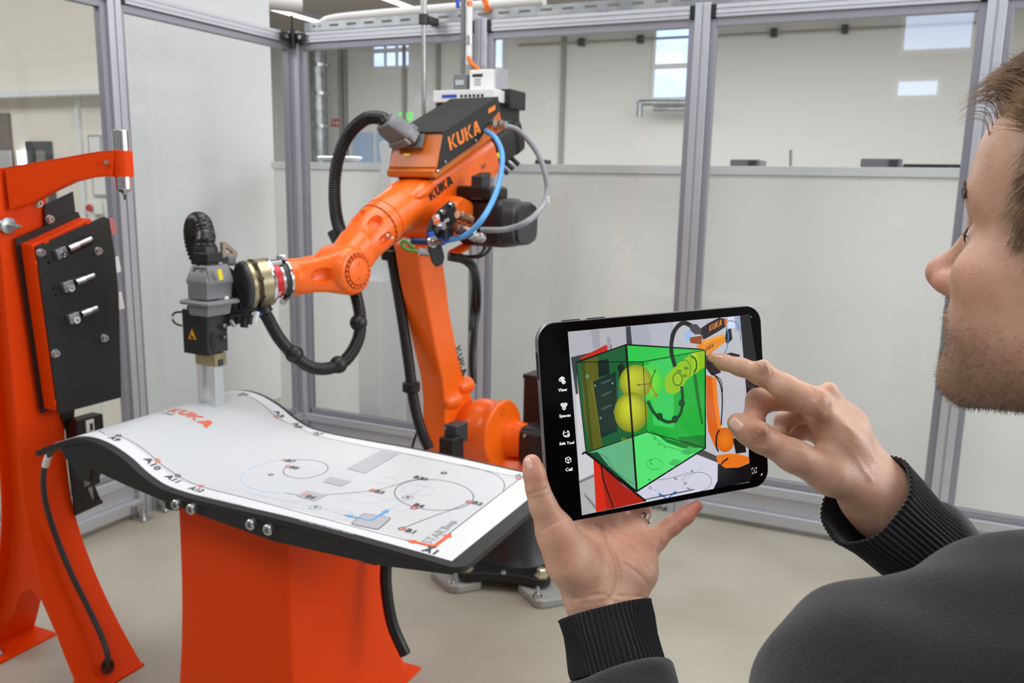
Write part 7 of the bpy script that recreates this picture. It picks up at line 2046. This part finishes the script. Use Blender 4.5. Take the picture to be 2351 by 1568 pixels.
cand = np.where((bw > .10) & (ql[:, 0] > -30))[0]; items = []
for i in rnd.choices(list(cand), weights=list(bw[cand]), k=8000):
    p = hp_[i] + np.array([rnd.uniform(-.0013, .0013) for _ in range(3)]); n_ = hn_[i]
    dr = nrm(n_ * .8 - HU * .6 + HF * rnd.uniform(-.2, .4)); L_ = rnd.uniform(.0016, .0034)
    items.append(([p - n_ * .0012, p + dr * L_], .00016))
v_, fc_ = strands(items); nmesh('stubble', v_, fc_, beardm, person, kind='stuff')
# eyes
for sd in (1, -1):
    MB().ball(HP(75.5, sd * 32, -5), .0118, 18).build('eye', mat('eye_white', srgb(225, 220, 214), .15), person, smooth=180)
    MB().lathe(HP(86.9, sd * 32, -5), HF, [(0, .0055), (.0006, .005), (.001, .0001)], 16).build('iris', mat('iris_brown', srgb(70, 50, 36), .15), person, smooth=60)
# ------------------------------------------------------------------ sweater
swm = mat('knit_sweater', srgb(48, 47, 51), .9, spec=.2, sheen=.2, cnoise=(420, srgb(40, 39, 42), .3, .7), bump=(700, .6, .0014))
swd = mat('rib_knit', srgb(35, 34, 37), .9, spec=.2, sheen=.2, bump=(1500, .4, .0008))
la0 = P(1387, 1402, .764); la1 = P(1421, 1532, .744)
ra0 = P(1984, 1143, .797); ra1 = P(2122, 1258, .829)
_sl = chain([(EL_, .047), (P(1446, 1680, .700), .046), (P(1420, 1540, .743), .0445), (P(1412, 1500, .75), .044)], .02)
_an = nrm(la0 - la1)
def sleeve_l(p):
    return smx(_sl(p), ((p - la1) @ _an.astype(np.float32)), .010)
_an2 = nrm(ra0 - ra1)
def sleeve_r(p): return smx(_sr(p), ((p - (ra1 + _an2 * .01)) @ _an2.astype(np.float32)), .010)
_sr = chain([(ER_, .052), (P(2240, 1360, .86), .046), (P(2130, 1262, .832), .044), (P(2090, 1228, .822), .043)], .02)
TB = [
    chain([(SL, .047), (EL_ + (SL - EL_) * .5, .052), (EL_, .047)], .03),
    sleeve_l,
    chain([(SRt, .055), (ER_, .052)], .03), sleeve_r,
    #[(ER_, .052), (P(2240, 1360, .86), .046), (P(2130, 1262, .832), .043), (P(2090, 1228, .822), .042)], .02),
    chain([(SL + np.array((0, 0, -.01)), .052), (P(2170, 1592, .475), .050), (P(2360, 1500, .48), .060), (P(2430, 1480, .50), .066)], .03),
    chain([(mid_s + np.array((0, 0, -.06)), .055), (SRt, .05)], .05),
    chain([(SL + (mid_s - SL) * .35 + np.array((0, 0, -.16)), .085), (SL + (mid_s - SL) * .4 + np.array((0, 0, -.40)), .085)], .05),
    chain([(SRt + (mid_s - SRt) * .35 + np.array((0, 0, -.16)), .085), (SRt + (mid_s - SRt) * .4 + np.array((0, 0, -.40)), .085)], .05),
    chain([(mid_s + np.array((0, 0, -.08)), .06), (NB + np.array((0, 0, -.062)), .066)], .05),
    chain([(mid_s + np.array((0, 0, -.10)), .11), (PELV + np.array((0, 0, .02)), .13)], .05),
]
def f_sw(p):
    d = TB[0](p)
    for c, k in zip(TB[1:], (.015, .05, .015, .05, .05, .07, .07, .05, .07)): d = sm(d, c(p), k)
    # soft folds in the cloth
    d = d + .0016 * np.sin(p[:, 0] * 70 + 22 * p[:, 2]) * np.sin(p[:, 2] * 46 + 31 * p[:, 1]) + .0010 * np.sin(p[:, 1] * 120 + p[:, 2] * 60)
    return smx(d, -s_cap(p, NB + np.array((0, 0, .045)), NB + np.array((0, 0, .25)), .074, .08), .006)
sp_a = np.array([SL, SRt, EL_, ER_, P(1424, 1545, .741), P(2142, 1262, .832), PELV])
vs_, fs_, ns_ = surface(f_sw, sp_a.min(0) - .16, sp_a.max(0) + .16, .0055)
# shoulder seam groove
ln_ = pxline(f_sw, [(1776, 1484), (1800, 1500), (1826, 1530), (1850, 1566)])
if len(ln_) > 2: vs_ = crease(vs_, ns_, ln_, .0016, .003)
nmesh('sweater', vs_, fs_, swm, person)
def cuff(c0, c1, ru, rv, uref, name, ribs=58, flare0=1.0, flare1=1.0, th=.0028, tilt=None):
    a = nrm(c1 - c0); u = nrm(uref - a * np.dot(uref, a)); v = np.cross(a, u); L_ = np.linalg.norm(c1 - c0); rings = []
    N = ribs * 6
    prof = [(.04, -th * 1.2), (0, -th), (-.012, -.0005), (0, .0006), (.05, 0), (.3, -.0006), (.6, -.0008), (.9, -.0002), (1.02, -.0006)]
    inner = [(.9, -th * 1.3), (.5, -th * 1.2)]
    for t, dr in inner + prof:
        k = flare0 * (1 - t) + flare1 * t; rg_ = []
        for i in range(N):
            q = 2 * PI * i / N; rb = .0011 * math.cos(ribs * q) if dr > -th * .9 else 0
            wob = .0012 * math.sin(3 * q + 5 * t) + .0008 * math.sin(7 * q - 3 * t)
            ax0 = (tilt(q) if tilt else 0) * (1 - t)
            rg_.append(c0 + a * (L_ * t + ax0) + u * math.cos(q) * (ru * k + dr + rb + wob) + v * math.sin(q) * (rv * k + dr + rb + wob))
        rings.append(rg_)
    return MB().loft(rings, cap=False).build(name, swd, person, smooth=70)
cuff(la0, la1, .0412, .035, RW[:, 0], 'cuff', flare0=1.0, flare1=1.03)
cuff(ra0, ra1, .0475, .0455, nrm(P(2065, 1090, .80) - P(1905, 1190, .79)), 'cuff', flare0=1.02, flare1=.92)
# collar
NBc = NB + np.array((0, 0, .004))
rings = []
for t in np.linspace(0, 1, 7):
    rr_c = .084 - .016 * t + .004 * math.sin(PI * t)
    rings.append([NBc + UPV * (-.022 + .036 * t) + (fh * math.cos(q) * (rr_c + .002) + wl * math.sin(q) * rr_c) - UPV * .014 * math.cos(q) for q in np.linspace(0, 2 * PI, 48)[:-1]])
MB().loft(rings, cap=False).build('collar', mat('dark_collar', srgb(28, 28, 32), .9), person, smooth=70, solid=.004)
# trousers and shoes (below the frame)
trm = mat('dark_trousers', srgb(40, 42, 50), .85)
hipL = PELV + wl * .09; hipR = PELV - wl * .09
TRS = [chain([(PELV + np.array((0, 0, .06)), .125), (PELV, .13)], .04)]
for h_ in (hipL, hipR):
    kn = np.array((h_[0], h_[1], .50)) + fh * .01; an = np.array((h_[0], h_[1], .09)) - fh * .02
    TRS.append(chain([(h_, .09), (kn, .068), (an, .052)], .02))
def f_tr(p):
    d = TRS[0](p)
    for c in TRS[1:]: d = sm(d, c(p), .03)
    return d
ta_ = np.array([PELV, hipL, hipR, np.array((hipL[0], hipL[1], .05))])
v_, fc_, n_ = surface(f_tr, ta_.min(0) - .16, ta_.max(0) + .17, .011); nmesh('trousers', v_, fc_, trm, person)
shm = mat('black_shoe', srgb(24, 24, 26), .4)
for h_ in (hipL, hipR):
    b0 = np.array((h_[0], h_[1], 0)) - fh * .06
    MB().loft([[b0 + fh * a_ + wl * math.cos(q) * w_ * (1 if math.sin(q) > -.9 else 1) + UPV * max(0, h0 * .5 + math.sin(q) * h0 * .5) for q in np.linspace(0, 2 * PI, 17)[:-1]] for a_, w_, h0 in ((-.035, .02, .05), (-.03, .036, .085), (.04, .042, .10), (.11, .048, .075), (.19, .046, .055), (.235, .02, .03))]).build('shoe', shm, person, smooth=60)

regroup(person, [(('body',), ('fingernail', 'hair', 'hair_base', 'eyebrow', 'stubble', 'eye', 'iris')), (('sweater',), ('cuff', 'collar'))])
